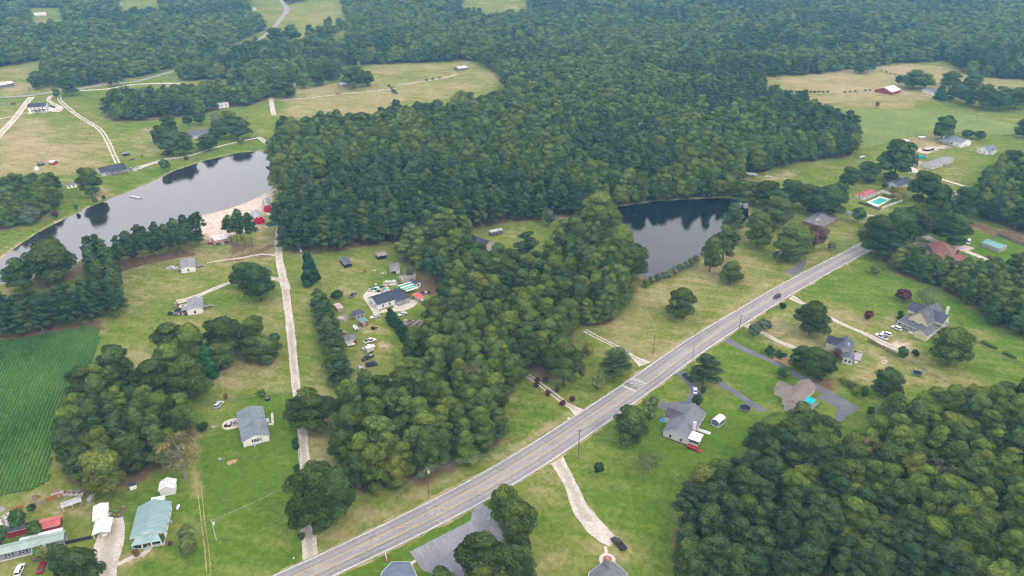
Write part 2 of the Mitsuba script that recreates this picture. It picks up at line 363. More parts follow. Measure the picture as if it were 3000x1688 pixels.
    ([(156.62,260.79),(161.68,260.79),(156.74,251.86),(150.61,254.79)], .85, .3, 3),
    ([(145.84,253.32),(157.1,256.27),(158.02,247.57),(143.22,243.38)], .75, .12, 4),
    ([(71.1,236.63),(83.72,256.27),(89.74,247.57),(79.89,234.01)], .45, -.05, 5),
    ([(55.37,236.63),(73.08,253.32),(71.68,239.3),(64.03,232.71)], .4, 0, 4),
]
LAND += [([(-43.91,151.46),(-13.06,173.23),(-12.36,172.2),(-43.29,150.22)], -.2, 0, 2), ([(-40,151.95),(-12.44,171.62),(-12.07,170.75),(-39.24,150.96)], .1, 0, 2),
         ([(185.4,367),(142.67,325.95),(68.71,256.27),(66.58,253.9),(70.14,255.08),(144.22,324.66),(186.1,363.4)], .0, 0, 2), ([(23.07,225.14),(-3.91,200.2),(-5.33,201.25),(21.72,227.63)], .75, .1, 2), ([(59.47,260.79),(121.37,321.7),(183.6,379.2),(183.9,383.1),(120.25,324.66),(58.29,263.86)], .8, .05, 3),
         ([(-36.44,172.79),(-8.02,197.1),(-3.88,198.13),(-34.94,171.09)], .45, 0, 2), ([(-25.81,145.22),(-24.11,150.83),(-13.07,161.33),(-10.52,158.24)], .02, 0, 4), ([(-81.8,214.44),(-79.16,214.44),(-62.89,153.74),(-64.14,152.28)], -.1, 0, 2), ([(-97.9,205.52),(-88.94,195.07),(-84.87,186.29),(-93.17,187.24)], -.08, 0, 5)]
LAND += [([(154.07,261.47),(157.47,265.19),(160.19,266),(161.56,263.85),(160.69,260.68),(157.54,257.57),(154.72,257.05),(153.39,258.6)], .95, .5, 1.5), ([(144.43,255.78),(153.27,259.64),(155.57,252),(147.23,245.88),(143.22,249.52)], .85, .1, 4), ([(120.52,278.87),(128.14,283.27),(129.98,278.87),(125.05,274.29),(120.72,274.85)], .9, .2, 3),
         ([(118.98,298.72),(125.96,302.95),(128.62,298.72),(124.94,292.39),(119.41,292.39)], .95, .35, 3), ([(168.27,283.27),(182.72,290.84),(180.13,275.99),(170.09,267.63),(165.86,274.57)], .8, .18, 5), ([(169.34,278.87),(175.44,278.87),(176.48,273.16),(168.87,268.17),(167.28,273.72)], .95, .7, 3),
         ([(176.81,266.27),(192.27,267.63),(190.89,257.05),(176.66,254.51)], .62, 0, 6), ([(211.07,290.84),(220.76,283.27),(212.74,277.42),(206.87,283.27)], .7, .1, 5), ([(20.8,174.86),(25.47,177.88),(30.15,170.46),(34.76,164.81),(35.89,158.08),(30.6,156.78),(27.09,162.07)], .8, .1, 5),
         ([(39.17,159.4),(44.56,160.73),(46.43,154.22),(39.59,149.49),(37.15,152.95)], .5, .05, 5), ([(-56.08,320.84),(-52.2,323.74),(-45.48,317.27),(-49.46,308.63),(-56.06,308.63)], .7, .1, 3), ([(-59.5,278.87),(-55.14,280.32),(-54.41,275.42),(-58.5,274.57)], .9, .45, 2), ([(-69.31,290.84),(-61.83,293.33),(-58.66,283.27),(-67.93,283.27)], .75, .2, 3)]
FLOORS = []   # forest floors, filled by the woods below
PONDS = dict(
    west=[(-283.27,346.21),(-282.9,366),(-282.5,401.6),(-278.9,425.5),(-273.3,446),(-261.4,476.2),(-252.9,501.1),(-248.9,519),(-234.6,543.9),(-216.3,562.4),(-200.6,567.7),(-186.3,547.9),(-175,517.2),(-167.5,489.2),(-167.8,469.1),(-178.7,448.9),(-189.7,436.2),(-201.5,427.4),(-209.3,416.4),(-223.1,393.3),(-236.1,375.4),(-241.8,351),(-255.29,341.54),(-264.36,336.06),(-268.71,323.81)],
    east=[(66.2,444.6),(92.3,454),(119.6,459.2),(144,461.5),(155.6,455.5),(147.6,427.4),(128.9,399.2),(107.7,373.8),(93,356.9),(78.17,346.21),(69.44,341.54),(68.09,346.21),(65.5,363.4),(64.1,382),(63.2,399.2)])


def smooth01(x):
    x = np.clip(x, 0, 1); return x * x * (3 - 2 * x)


def grow_ground():
    rows = np.concatenate([[-250, -60, 40, 85], np.geomspace(112, 1900, 560), [2200, 2800, 3900]])
    t = np.concatenate([[-1.3, -1.05], np.linspace(-.86, .86, 760), [1.05, 1.3]])
    X = t[None] * np.minimum(np.maximum(rows, 60)[:, None] + 70, 2000)
    Y = np.broadcast_to(rows[:, None], X.shape)
    x, y = X.ravel(), Y.ravel()
    wob = (meshkit.noise(np.stack([x * .07, y * .07, x * 0], 1), 1) - .5) * 1.3 + (meshkit.noise(np.stack([x * .3, y * .3, x * 0], 1), 2) - .5) * .7
    u, v, z = np.full(x.shape, .36), np.zeros(x.shape), np.zeros(x.shape)
    for poly, du, bv, soft in LAND + FLOORS:
        P = poly if isinstance(poly, shapely.Polygon) else shapely.Polygon(poly).buffer(0); a, b, c, d = P.bounds; soft = soft * max(1, (b + d) / 840); k = np.nonzero((x > a - soft * 2) & (x < c + soft * 2) & (y > b - soft * 2) & (y < d + soft * 2))[0]
        if not len(k): continue
        pts = shapely.points(x[k], y[k])
        sd = shapely.distance(P.boundary, pts) * np.where(shapely.contains_xy(P, x[k], y[k]), 1, -1)
        w = smooth01((sd + wob[k] * soft) / soft * .5 + .5)
        u[k] += (du - u[k]) * w; v[k] += (bv - v[k]) * w
    for poly in PONDS.values():
        P = shapely.Polygon(poly); a, b, c, d = P.bounds; k = np.nonzero((x > a - 9) & (x < c + 9) & (y > b - 9) & (y < d + 9))[0]
        sd = shapely.distance(P.boundary, shapely.points(x[k], y[k])) * np.where(shapely.contains_xy(P, x[k], y[k]), 1, -1) + wob[k] * .8
        z[k] = np.minimum(z[k], -1.6 * smooth01((sd + 2.5) / 5))
        e = np.exp(-((sd + 1.2) / 1.3) ** 2); u[k] += (.9 - u[k]) * e * .6; v[k] += (.45 - v[k]) * e * (.7 if poly is PONDS['west'] else .15)
    i = (np.arange(len(rows) - 1)[:, None] * len(t) + np.arange(len(t) - 1)[None]).ravel()
    f = np.vstack([np.stack([i, i + 1, i + len(t) + 1], 1), np.stack([i, i + len(t) + 1, i + len(t)], 1)])
    structure('ground', mikit.ply((np.stack([x, y, z], 1), f), 'ground_mat', smooth=True, uv=np.stack([u, v], 1)), 'grass, dry pasture, pine straw and sandy soil of the farmland')


def flat(poly, z, mat, **k):
    m = trimesh.creation.extrude_polygon(shapely.Polygon(poly).buffer(0), .02, engine='earcut')
    v = np.array(m.vertices) + [0, 0, z - .02]
    return mikit.ply((v, np.array(m.faces)), mat, uv=np.full((len(v), 2), .5), **k)


def resample(pts, step):
    p = np.array(pts, float); d = np.r_[0, np.cumsum(np.linalg.norm(np.diff(p, axis=0), axis=1))]
    from scipy.interpolate import PchipInterpolator
    s = np.linspace(0, d[-1], max(3, int(d[-1] / step) + 1))
    return np.stack([PchipInterpolator(d, p[:, k])(s) for k in (0, 1)], 1), s


def strip_mesh(pts, w, z, rag=.12, off=0., step=1.2, seed=0, lanes=6):
    p, s = resample(pts, step)
    t = np.gradient(p, axis=0); t /= np.linalg.norm(t, axis=1, keepdims=True); n = np.stack([-t[:, 1], t[:, 0]], 1)
    w = np.interp(s / s[-1], np.linspace(0, 1, len(w)), w) if np.ndim(w) else np.full(len(s), w)
    q = lambda o: (meshkit.noise(np.stack([s * .5, s * 0 + o, s * 0], 1), seed) - .5) * 2 + (meshkit.noise(np.stack([s * .13, s * 0 + o, s * 0], 1), seed) - .5) * 3
    l, r = w / 2 * (1 + rag * q(3)), w / 2 * (1 + rag * q(9))
    e = np.linspace(-1, 1, lanes + 1)
    o = np.where(e[None] < 0, e[None] * r[:, None], e[None] * l[:, None]) + off
    xy = p[:, None] + n[:, None] * o[..., None]
    v = np.concatenate([xy, np.full(o.shape + (1,), z)], -1).reshape(-1, 3)
    uv = np.stack([np.broadcast_to((e + 1) / 2, o.shape).ravel(), np.repeat(s, lanes + 1)], 1)
    i = (np.arange(len(s) - 1)[:, None] * (lanes + 1) + np.arange(lanes)[None]).ravel()
    f = np.vstack([np.stack([i, i + lanes + 1, i + lanes + 2], 1), np.stack([i, i + lanes + 2, i + 1], 1)])
    return v, f, uv


def strips(name, mat, label, runs, z=.03):
    """runs of one track or road, joined into one surface"""
    V, F, U, k = [], [], [], 0
    for j, (pts, w, rag, off) in enumerate(runs):
        v, f, uv = strip_mesh(pts, w, z + .006 * j, rag * .55, off, seed=j + len(scene))
        V.append(v); F.append(f + k); U.append(uv); k += len(v)
    return structure(name, mikit.ply((np.vstack(V), np.vstack(F)[:, ::-1] if False else np.vstack(F)), mat, uv=np.vstack(U)), label)


def twin(pts, w=.8, gap=.95): return [(pts, w, .2, gap), (pts, w, .2, -gap)]


for m in ('gravel_mat', 'asphalt_mat', 'lot_mat', 'concrete_mat', 'rut_mat', 'drive_mat', 'ground_mat', 'pond_mat', 'dark_pond_mat', 'pool_mat'):
    scene[m] = {'type': 'twosided', 'bsdf': scene[m]}

# ---------------------------------------------------------------- the main road and its markings
RL = np.array([(-82.11,141.01),(-68.89,149.49),(-51.87,161),(-27.43,178.25),(-4.04,197.73),(26.06,226.74),(44.79,244.68),(76.16,278.29),(149.9,344.5),(197.2,382),(230.2,411.2),(254.5,431.3),(303.3,473.9)])
RR = np.array([(-78.99,132.28),(-66.19,140.11),(-49.75,150.75),(-29.7,164.42),(-8.14,179.73),(15.47,200.13),(30.61,215.91),(59.31,244.68),(72.19,259.12),(96.22,282.82),(136.46,320.84),(201.2,375.9),(234.8,404.4),(259.7,424.4),(308.9,467.2)])
_l, _r = shapely.LineString(RL), shapely.LineString(RR)
CEN, _w = [], []
for s_ in np.linspace(0, _l.length, 60):
    a_ = _l.interpolate(s_); b_ = _r.interpolate(_r.project(a_))
    CEN.append(((a_.x + b_.x) / 2, (a_.y + b_.y) / 2)); _w.append(a_.distance(b_))
CEN = np.array(CEN)
for _ in range(6): CEN[1:-1] = (CEN[:-2] + 2 * CEN[1:-1] + CEN[2:]) / 4
RW = np.convolve(np.pad(np.clip(_w, 7.4, 11.2), 4, 'edge'), np.ones(9) / 9, 'valid')
strips('road_shoulder', 'rut_mat', 'worn grassy gravel shoulder of the main road', [(CEN, RW + 2.4, .10, 0)], z=.035)
strips('road', 'asphalt_mat', 'two-lane asphalt road with painted middle lane', [(CEN, RW + .9, .012, 0)], z=.06)
_cs = shapely.LineString(CEN)


def road_xy(s, frac):
    """a point s metres along the road, frac from -1 (right kerb side) to 1 (left)"""
    a, b = _cs.interpolate(s), _cs.interpolate(s + .5); d = np.array([b.x - a.x, b.y - a.y]); d /= np.linalg.norm(d)
    w = np.interp(s / _cs.length, np.linspace(0, 1, len(RW)), RW) / 2
    return np.array([a.x, a.y]) + np.array([-d[1], d[0]]) * w * frac


def paint_line(s0, s1, f0, f1, w, col, z, n=None, gap=0.):
    mb = MB(); S = np.linspace(s0, s1, n or max(2, int(abs(s1 - s0) / 3)))
    P = np.array([road_xy(s, f0 + (f1 - f0) * (s - s0) / (s1 - s0)) for s in S])
    t = np.gradient(P, axis=0); t /= np.linalg.norm(t, axis=1, keepdims=True); nn = np.stack([-t[:, 1], t[:, 0]], 1)
    for o in ((gap / 2, -gap / 2) if gap else (0,)):
        a, b = P + nn * (o + w / 2), P + nn * (o - w / 2)
        v = np.concatenate([np.c_[a, np.full(len(a), z)], np.c_[b, np.full(len(b), z)]])
        i = np.arange(len(a) - 1); k = len(a)
        mb.add(v, np.vstack([np.stack([i, i + k, i + k + 1], 1), np.stack([i, i + k + 1, i + 1], 1)]), col, .15)
    return mb


def road_part(name, mb):
    used_key = numbered('road__' + name); scene[used_key] = mb.shape('matte')


YEL, WPAINT = (.54, .40, .17), (.66, .65, .64)
L_ = _cs.length
s_at = lambda p: _cs.project(shapely.Point(p))
for f in (1, -1): road_part('edge_line', paint_line(2, L_ - 4, f, f, .27, WPAINT, .074))
sA, sB = s_at((54.45,252)), s_at((102.9,298.72))
road_part('yellow_line', paint_line(2, sA, -.27, -.27, .17, YEL, .074, gap=.34))
road_part('yellow_line', paint_line(2, sA - 8, .29, .29, .17, YEL, .074, gap=.34))
road_part('yellow_line', paint_line(sA, sB, -.27, -.02, .17, YEL, .074, gap=.34))
road_part('yellow_line', paint_line(sB, L_ - 4, -.02, .0, .17, YEL, .074, gap=.34))
road_part('yellow_line', paint_line(sA - 8, sB, .29, .02, .16, (.42, .37, .28), .073))
for k in range(10):
    s0 = s_at((-47,160.46)) + 13.4 * (k - 1)
    if s0 > 1: road_part('hatch_line', paint_line(s0, s0 + 6.2, .27, -.25, .2, YEL, .079, n=2))
for a, b in (((49.78,250.02), (54.83,245.69)), ((44.71,244.76), (49.63,240.28))):
    road_part('stop_bar', MB().bar((*a, .08), (*b, .08), .62, .012, WPAINT))
tm = meshkit.text_mesh('SCHOOL', 1.0, depth=.008)
q0, q1 = np.array((51.98,244.33)), np.array((47.9,248.67)); ex = (q1 - q0); wl = np.linalg.norm(ex); ex /= wl
up = np.array([-ex[1], ex[0]])
tv = np.array(tm.vertices); tx = tv[:, 0].max()
hgt = np.linalg.norm(np.array((47.22,247.33)) - np.array((49.74,249.77))) * .5
P = q0 + np.outer(tv[:, 0] / tx * wl, ex) + np.outer((tv[:, 1] - .5) * 3.1, up)
road_part('school_lettering', MB().add(np.c_[P, tv[:, 2] + .072], tm.faces, WPAINT))
dark = shapely.Polygon([np.array((48.51,249.03)), np.array((53.08,245.16)), np.array((49.85,242.08)), np.array((45.45,246.12))])
key = numbered('road__dark_patch'); scene[key] = MB().prism(list(dark.exterior.coords), .058, .071, (.20, .195, .21)).shape('matte')

# ---------------------------------------------------------------- tracks, drives, lots
strips('gravel_road', 'gravel_mat', 'pale gravel farm track running north past the barns', [
    ([(-59.19,153.01),(-63.65,167.75),(-70.38,191.1),(-80.27,223.92),(-89.52,250.42),(-99.4,281.82),(-110.55,315.48),(-119.75,341.54),(-130.4,371.2),(-138.6,399.2),(-148.4,444.6),(-155.3,463)], [4.6, 3.9, 3.3, 3.4, 3.9, 4.0, 3.6, 3.1, 2.8], .12, 0)])
strips('gravel_spur', 'gravel_mat', 'sandy spur from the farm track to the lower double-wide home', [([(-114,328.1),(-121.85,340.15),(-128.48,341.54),(-134.43,340.61),(-142.27,339.24),(-148.48,333.37),(-153.89,325.95),(-159.43,319.6),(-164.66,315.48)], [3.4, 3.2, 3, 3.4, 4.5], .16, 0)])
strips('gravel_spur', 'gravel_mat', 'thin worn spur from the farm track to the upper double-wide home', [([(-127.3,363.4),(-132.7,370.6),(-139.5,371.2),(-151.1,366),(-159,363.4),(-166.4,359.8)], [2.6, 2.2, 1.6, 1.0], .25, 0)])
strips('sandy_lane', 'gravel_mat', 'sandy lane round the two red barns', [([(-154.3,459.2),(-163.6,477.8),(-166.3,466.8),(-168.8,459.2)], 3.4, .15, 0), ([(-148.4,444.6),(-152.4,459.2),(-160,474.6),(-163.7,476.2)], 3.6, .15, 0), ([(-149.9,448.2),(-151.4,435.5),(-155.6,430.8)], 3, .15, 0)])
strips('far_lane', 'gravel_mat', 'lane climbing north from the pond head', [([(-189.2,566.7),(-202.2,588.8),(-214.1,606.4)], 4.5, .12, 0), ([(-221.8,679.6),(-235.3,718.3),(-251.2,770.1)], 4.5, .12, 0)])
strips('pond_drive', 'gravel_mat', 'thin drive along the north bank of the long pond', [([(-213.4,604),(-226.2,592.3),(-239.8,575.3),(-247.4,561.3),(-255.8,551),(-266,545.9),(-273.1,534.1),(-280.3,517.2)], [3, 3, 3, 3, 4, 5, 7], .14, 0)])
strips('two_track', 'gravel_mat', 'white two-track drive down to the lakeside house', twin([(-469.6,764.6),(-457.1,743.4),(-425.1,702.4),(-388.4,661),(-360.9,631.4),(-339.4,600.4),(-318.4,566.7),(-299.3,536)], 1.5, 1.25))
strips('country_road', 'asphalt_mat', 'far country road crossing the north-west', [([(-543.7,746.8),(-522.8,752.1),(-501.6,757.4),(-483.2,775.6),(-462.9,792.7),(-442.9,812.5),(-422.4,824.8),(-400.3,889.4),(-379,961),(-369.8,1025),(-371.8,1118.8),(-385.6,1247.4),(-399.8,1332.5),(-425.8,1470.5),(-463.9,1580.6),(-507.3,1699.5)], [6.5, 6.5, 6.5, 6.5, 8, 9, 9, 9], .02, 0)])
strips('side_road', 'gravel_mat', 'pale side road joining the far country road', [([(-457.9,783.1),(-432.2,790.8),(-415.8,810.5),(-388.9,818.6),(-358.3,818.6)], 5.5, .08, 0), ([(-414.4,547.9),(-437.6,614.9),(-458.6,672.3),(-484.2,734.8),(-491.3,753.9)], 6.0, .06, 0), ([(-468.8,665.2),(-457.9,690.1)], 2.2, .2, 0)])
strips('house_drive', 'gravel_mat', 'pale drive beside the two-storey white house', [([(-474.2,761),(-468.4,743.4),(-451.9,723.2),(-437.2,707.1),(-432.5,691.6)], [3.5, 3.5, 5, 8], .1, 0)])
strips('pasture_lane', 'gravel_mat', 'lane along the pasture fence north of the woods', [([(-232.7,738.2),(-205.8,750.3),(-180.4,764.6),(-150,779.4),(-122.8,794.7)], 2.6, .15, 0), ([(-124.7,808.5),(-100.8,826.9),(-72,854.9),(-63.9,870.7)], 3.2, .25, 0)])
strips('gravel_drive', 'gravel_mat', 'two-track gravel drive into the wood by the dark pond', twin([(33.18,288.38),(39.88,280.91),(45.3,275.14),(51.03,267.63)], .9, .9) + [([(49.78,269.27),(52.92,265.46),(56.48,260.16)], [2.4, 3, 6.5], .1, 0)])
strips('gravel_drive', 'gravel_mat', 'two-track gravel drive lined with purple bushes', twin([(1.72,257.57),(8.42,249.52),(16.33,239.06),(21.29,231.84)], .9, .85) + [([(20.68,232.72),(23.78,229.43),(26.79,225.99)], [2.4, 3, 6.5], .1, 0)])
strips('gravel_drive', 'gravel_mat', 'broad white gravel drive to the black pickup', [([(14.8,201.12),(16.62,197.2),(18.8,190.68),(20.4,184.13),(22.24,176.36),(24.76,170.46),(27.72,165.92),(31.26,162.07)], [6, 4.6, 4.6, 5.2, 6, 6.5, 4.5], .12, 0)])
strips('gravel_drive', 'gravel_mat', 'long pale drive to the Victorian house', [([(137.52,323.01),(142.2,314.47),(149.15,301.97),(154.99,292.39),(161.2,284.76),(166.5,275.99),(171.4,270.37)], [5, 3.0, 2.7, 2.7, 2.8, 3.4, 5], .32, 0)])
strips('gravel_drive', 'gravel_mat', 'short pale drive to the blue-roofed house', [([(106.89,294.58),(110.44,291.46),(114.38,286.26),(119,278.87),(124.66,273.16),(128.68,267.63)], [5, 3, 2.6, 2.4, 2.2], .18, 0)])
strips('paved_drive', 'drive_mat', 'dark asphalt drive to the tan-roofed house', [([(95.18,282.38),(98.01,277.42),(104.17,269.82),(110.88,262.79),(115.83,255.78),(119.35,249.52),(123.86,242.79),(127.19,237.22),(130.06,230.96),(132.42,227.7)], [5, 3.4, 3.4, 3.4, 3.4, 3.6, 3.8, 5, 6.5], .12, 0), ([(121.43,236.99),(124.3,234.96),(126.52,232.06),(127.6,228.78),(124.94,224.09),(120.63,220.35)], [3, 3.2, 3.6, 4, 3, 1.6], .12, 0)])
strips('paved_drive', 'drive_mat', 'straight asphalt drive between two lawns', [([(83,249.03),(87.83,241.85),(92.53,234.28),(97.15,227.49)], 3.3, .10, 0)])
strips('paved_drive', 'drive_mat', 'curved asphalt drive behind the grey-roofed house', [([(69.1,254.51),(71.87,250.76),(73.62,245.88),(73.14,239.98),(69.49,233.17),(64.81,229.87)], [4, 4, 4.2, 4.6, 6], .03, 0), ([(57.65,232.72),(60.97,230.52),(67.46,229.87)], [4, 6, 8], .03, 0)])
strips('gravel_yard', 'gravel_mat', 'pale gravel yard between the carports and the green-roofed house', [([(-128.54,174.86),(-125.27,169.02),(-123.4,163.43),(-121.82,158.08),(-119.5,152.95),(-116.09,145.65)], [4, 6.5, 8, 8.5, 6, 5.4], .07, 0)])
strips('footpath', 'concrete_mat', 'sandy footpath to the green-roofed porch', [([(-116.28,153.58),(-113.1,156.52),(-110.63,157.82),(-109.56,160.06)], 1.6, .2, 0)])
strips('paved_drive', 'drive_mat', 'shaded paved entrance beside the road bend', [([(146.47,346.21),(154.7,354.9),(159.5,363.4)], [6, 4.4, 4], .04, 0)])
strips('gravel_drive', 'gravel_mat', 'brown earth drive to the red-roofed house', [([(240.6,402.8),(244.1,393.7),(248,383.9),(254.3,379.2),(261.7,382)], [5, 5, 6, 8, 6], .1, 0), ([(255.4,375.9),(258.8,370),(261.8,362)], 4, .05, 0)])
strips('paved_drive', 'concrete_mat', 'pale concrete drive to the long grey house', [([(296.3,527.4),(296.8,517.8),(299.5,510.8),(304.8,501.7),(311.6,489.2),(318.1,479.4)], [8, 5, 3.6, 3.4, 3.4], .08, 0)])
strips('garden_path', 'gravel_mat', 'thin two-rut path past the pool', [([(223.8,430.1),(233.5,427.8),(240.5,429)], 2.2, .2, 0)])
structure('parking_lot', flat([(-30.81,158.48),(-14,170.46),(-12.98,171.62),(-12.92,174.86),(-11.28,177.58),(-9.76,178.19),(-6.61,176.36),(-3.23,170.46),(-2.11,164.81),(-4.15,160.73),(-8.12,155.49),(-10.88,149.24),(-19.78,149.24),(-26.15,151.46)], .05, 'lot_mat'), 'grey asphalt car park with faded bay lines')
for i, (a, b) in enumerate((((-28.21,159.53), (-26.36,156.26)), ((-26.11,161.13), (-24.01,157.69)), ((-24.15,162.89), (-22.06,159.4)), ((-21.76,164.32), (-19.86,160.86)), ((-19.76,165.64), (-18.07,162.75)), ((-17.76,167.32), (-15.78,164.53)), ((-13.4,170.31), (-11.26,167.04)))):
    key = numbered('parking_lot__bay_line'); scene[key] = MB().bar((*a, .056), (*b, .056), .13, .01, (.45, .44, .45)).shape('matte')

LAND += [([(-199.6,424.4),(-190.1,444.4),(-178.1,462),(-167.6,476.6),(-163.3,473.9),(-157,440.7),(-159.6,424.4),(-156.5,409.1),(-163.4,397.7),(-174.8,390.2),(-183.4,386.8),(-190.5,397.7)], .9, .95, 4), ([(-193.7,397.7),(-181.6,397.7),(-168.3,383),(-172.6,373.6),(-186,378.2)], .5, .15, 4)]

strips('wheel_ruts', 'rut_mat', 'two thin tan wheel ruts running down the bright lawn', [([(-108.12,191.52),(-103.66,182.54),(-97.97,170.46),(-92.78,159.4),(-87.95,148.03)], .28, .5, 0), ([(-106.5,191.52),(-102.3,182.54),(-96.9,170.46),(-91.54,159.4),(-86.67,148.03)], .28, .5, 0)])
# ponds
for nm, mat, lab in (('west', 'pond_mat', 'long lavender-grey pond mirroring trees'), ('east', 'dark_pond_mat', 'dark pond at the wood edge mirroring the sky')):
    structure('pond', flat(np.array(shapely.Polygon(PONDS[nm]).buffer(2.2).exterior.coords).tolist(), -.55, mat), lab)

# ---------------------------------------------------------------- trees
def leaves(mb, c, r, n, size, col, flat=.85, up=.12, low=-.35, R=None, calm=1.):
    """n leaf sprays in the shell of one clump"""
    R = R or rng
    d = R.normal(size=(int(n * 1.7) + 4, 3)); d /= np.linalg.norm(d, axis=1, keepdims=True)
    d = d[d[:, 2] > low + .25 * (R.random(len(d)) - .5)][:n]; n = len(d)
    p = c + d * [1, 1, flat] * (r * (.72 + .36 * R.random((n, 1)) ** .7))
    a = np.cross(d, R.normal(size=(n, 3))); a /= np.linalg.norm(a, axis=1, keepdims=True)
    b = np.cross(d, a) * (.55 + .5 * R.random((n, 1))) + d * (R.random((n, 1)) - .6) * .9
    s = size * (.6 + .8 * R.random((n, 1)))
    v = np.stack([p - a * s * .6 - b * s * .35, p + a * s * .6 - b * s * .35, p + b * s * .8], 1).reshape(-1, 3)
    nn = d + [0, 0, up] + R.normal(size=(n, 3)) * .26 * calm; nn /= np.linalg.norm(nn, axis=1, keepdims=True)
    cc = np.asarray(col) * (1 + calm * .36 * (R.random((n, 1)) * 2 - 1)) * (1 + np.array([.06, 0, -.06]) * (R.random((n, 1)) * 2 - 1))
    mb.append((v, np.repeat(nn, 3, 0), np.repeat(cc, 3, 0)))


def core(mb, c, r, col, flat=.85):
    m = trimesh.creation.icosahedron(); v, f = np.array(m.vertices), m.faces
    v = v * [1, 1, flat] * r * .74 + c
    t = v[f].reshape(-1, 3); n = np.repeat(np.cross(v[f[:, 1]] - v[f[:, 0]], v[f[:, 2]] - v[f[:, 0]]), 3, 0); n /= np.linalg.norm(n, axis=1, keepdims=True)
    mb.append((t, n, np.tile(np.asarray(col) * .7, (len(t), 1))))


def soup(parts, bsdf='foliage'):
    v, n, c = (np.vstack([p[k] for p in parts]) for k in range(3))
    path = meshkit.write_ply((v, np.arange(len(v)).reshape(-1, 3)), False, None, np.clip(c, 0, .9), normals=n)
    return {'type': 'ply', 'filename': path, 'face_normals': False, 'bsdf': {'type': 'ref', 'id': bsdf}}


def clumps(kind, R):
    """[(centre, radius, flatten)], trunk top, base radius: the branching plan of a crown, in metres"""
    out = []
    if kind == 'broadleaf':   # H 14, R 4.5
        for k in range(19):
            z = 2.4 + 9.9 * ((k + .5) / 19) ** .85 + R.normal() * .5; w = 3.1 * math.sqrt(max(.05, 1 - ((z - 6.6) / 6.8) ** 2))
            a = k * 2.4 + R.normal() * .35; q = w * (.55 + .5 * R.random())
            out.append(((math.cos(a) * q, math.sin(a) * q, z), 1.5 + .75 * R.random(), .82))
        out.append(((R.normal() * .4, R.normal() * .4, 12.4), 1.7, .8)); out.append(((0, 0, 8), 3., .9))
        return out, 9, .32
    if kind == 'poplar':      # H 18, R 3.6, pointed
        for k in range(20):
            t = (k + .5) / 20; z = 2.2 + 14.8 * t + R.normal() * .4; w = 2.9 * (1 - t) ** .48 + .1
            a = k * 2.4 + R.normal() * .4; q = w * (.6 + .4 * R.random())
            out.append(((math.cos(a) * q, math.sin(a) * q, z), 1.7 - .5 * t + .5 * R.random(), .9))
        out.append(((0, 0, 16.9), 1.15, 1.1)); out.append(((0, 0, 10), 2.1, 2.2))
        return out, 15, .26
    if kind in ('pine', 'stempine'):        # H 19, R 3.6, clumped crown; the stempine's starts high on a bare stem
        z0, n = (9.2, 17) if kind == 'stempine' else (4.2, 22)
        for k in range(n):
            t = (k + .5) / n; z = z0 + (17.8 - z0) * t + R.normal() * .4; w = 2.75 * (1 - t ** 2.2) ** .6 + .2
            a = k * 2.4 + R.normal() * .5; q = w * (.5 + .55 * R.random())
            out.append(((math.cos(a) * q, math.sin(a) * q, z), 1.25 + .65 * R.random() - .25 * t, .75))
        out.append(((R.normal() * .3, R.normal() * .3, 18.2), 1.2, .8)); out.append(((0, 0, z0 / 2 + 9), 1.7, 1.7))
        return out, 17.5, .24
    if kind == 'cedar':       # H 9, R 2.2, to the ground
        for k in range(22):
            t = (k + .5) / 22; z = .7 + 7.8 * t; w = 1.35 * (1 - t) ** .7
            a = k * 2.4; out.append(((math.cos(a) * w, math.sin(a) * w, z), 1.0 - .55 * t + .2 * R.random(), 1.1))
        out.append(((0, 0, 3.6), 1.3, 2.4))
        return out, 6, .14
    if kind == 'shrub':       # H 2, R 1.2
        for k in range(9):
            a = k * 2.4; q = .62 * (.5 + .6 * R.random()); out.append(((math.cos(a) * q, math.sin(a) * q, .55 + .85 * R.random()), .42 + .2 * R.random(), .9))
        out.append(((0, 0, .8), .75, 1.))
        return out, .8, .05
    if kind == 'ornamental':  # H 5, R 2.2, small tree with a clear stem
        for k in range(12):
            t = (k + .5) / 12; a = k * 2.4; q = 1.35 * math.sin(.5 + 2.3 * t) * (.6 + .4 * R.random())
            out.append(((math.cos(a) * q, math.sin(a) * q, 1.6 + 2.8 * t), .75 + .3 * R.random(), .85))
        out.append(((0, 0, 3), 1.15, 1.1))
        return out, 3, .1
    if kind == 'airy':        # H 11, R 4.5, thin browning crown, boughs showing
        for k in range(20):
            t = (k + .5) / 20; a = k * 2.4; q = 3.6 * math.sqrt(max(.05, 1 - (t * 1.6 - .75) ** 2)) * (.65 + .4 * R.random())
            out.append(((math.cos(a) * q, math.sin(a) * q, 4 + 6.4 * t), 1.25 + .5 * R.random(), .8))
        return out, 9, .3


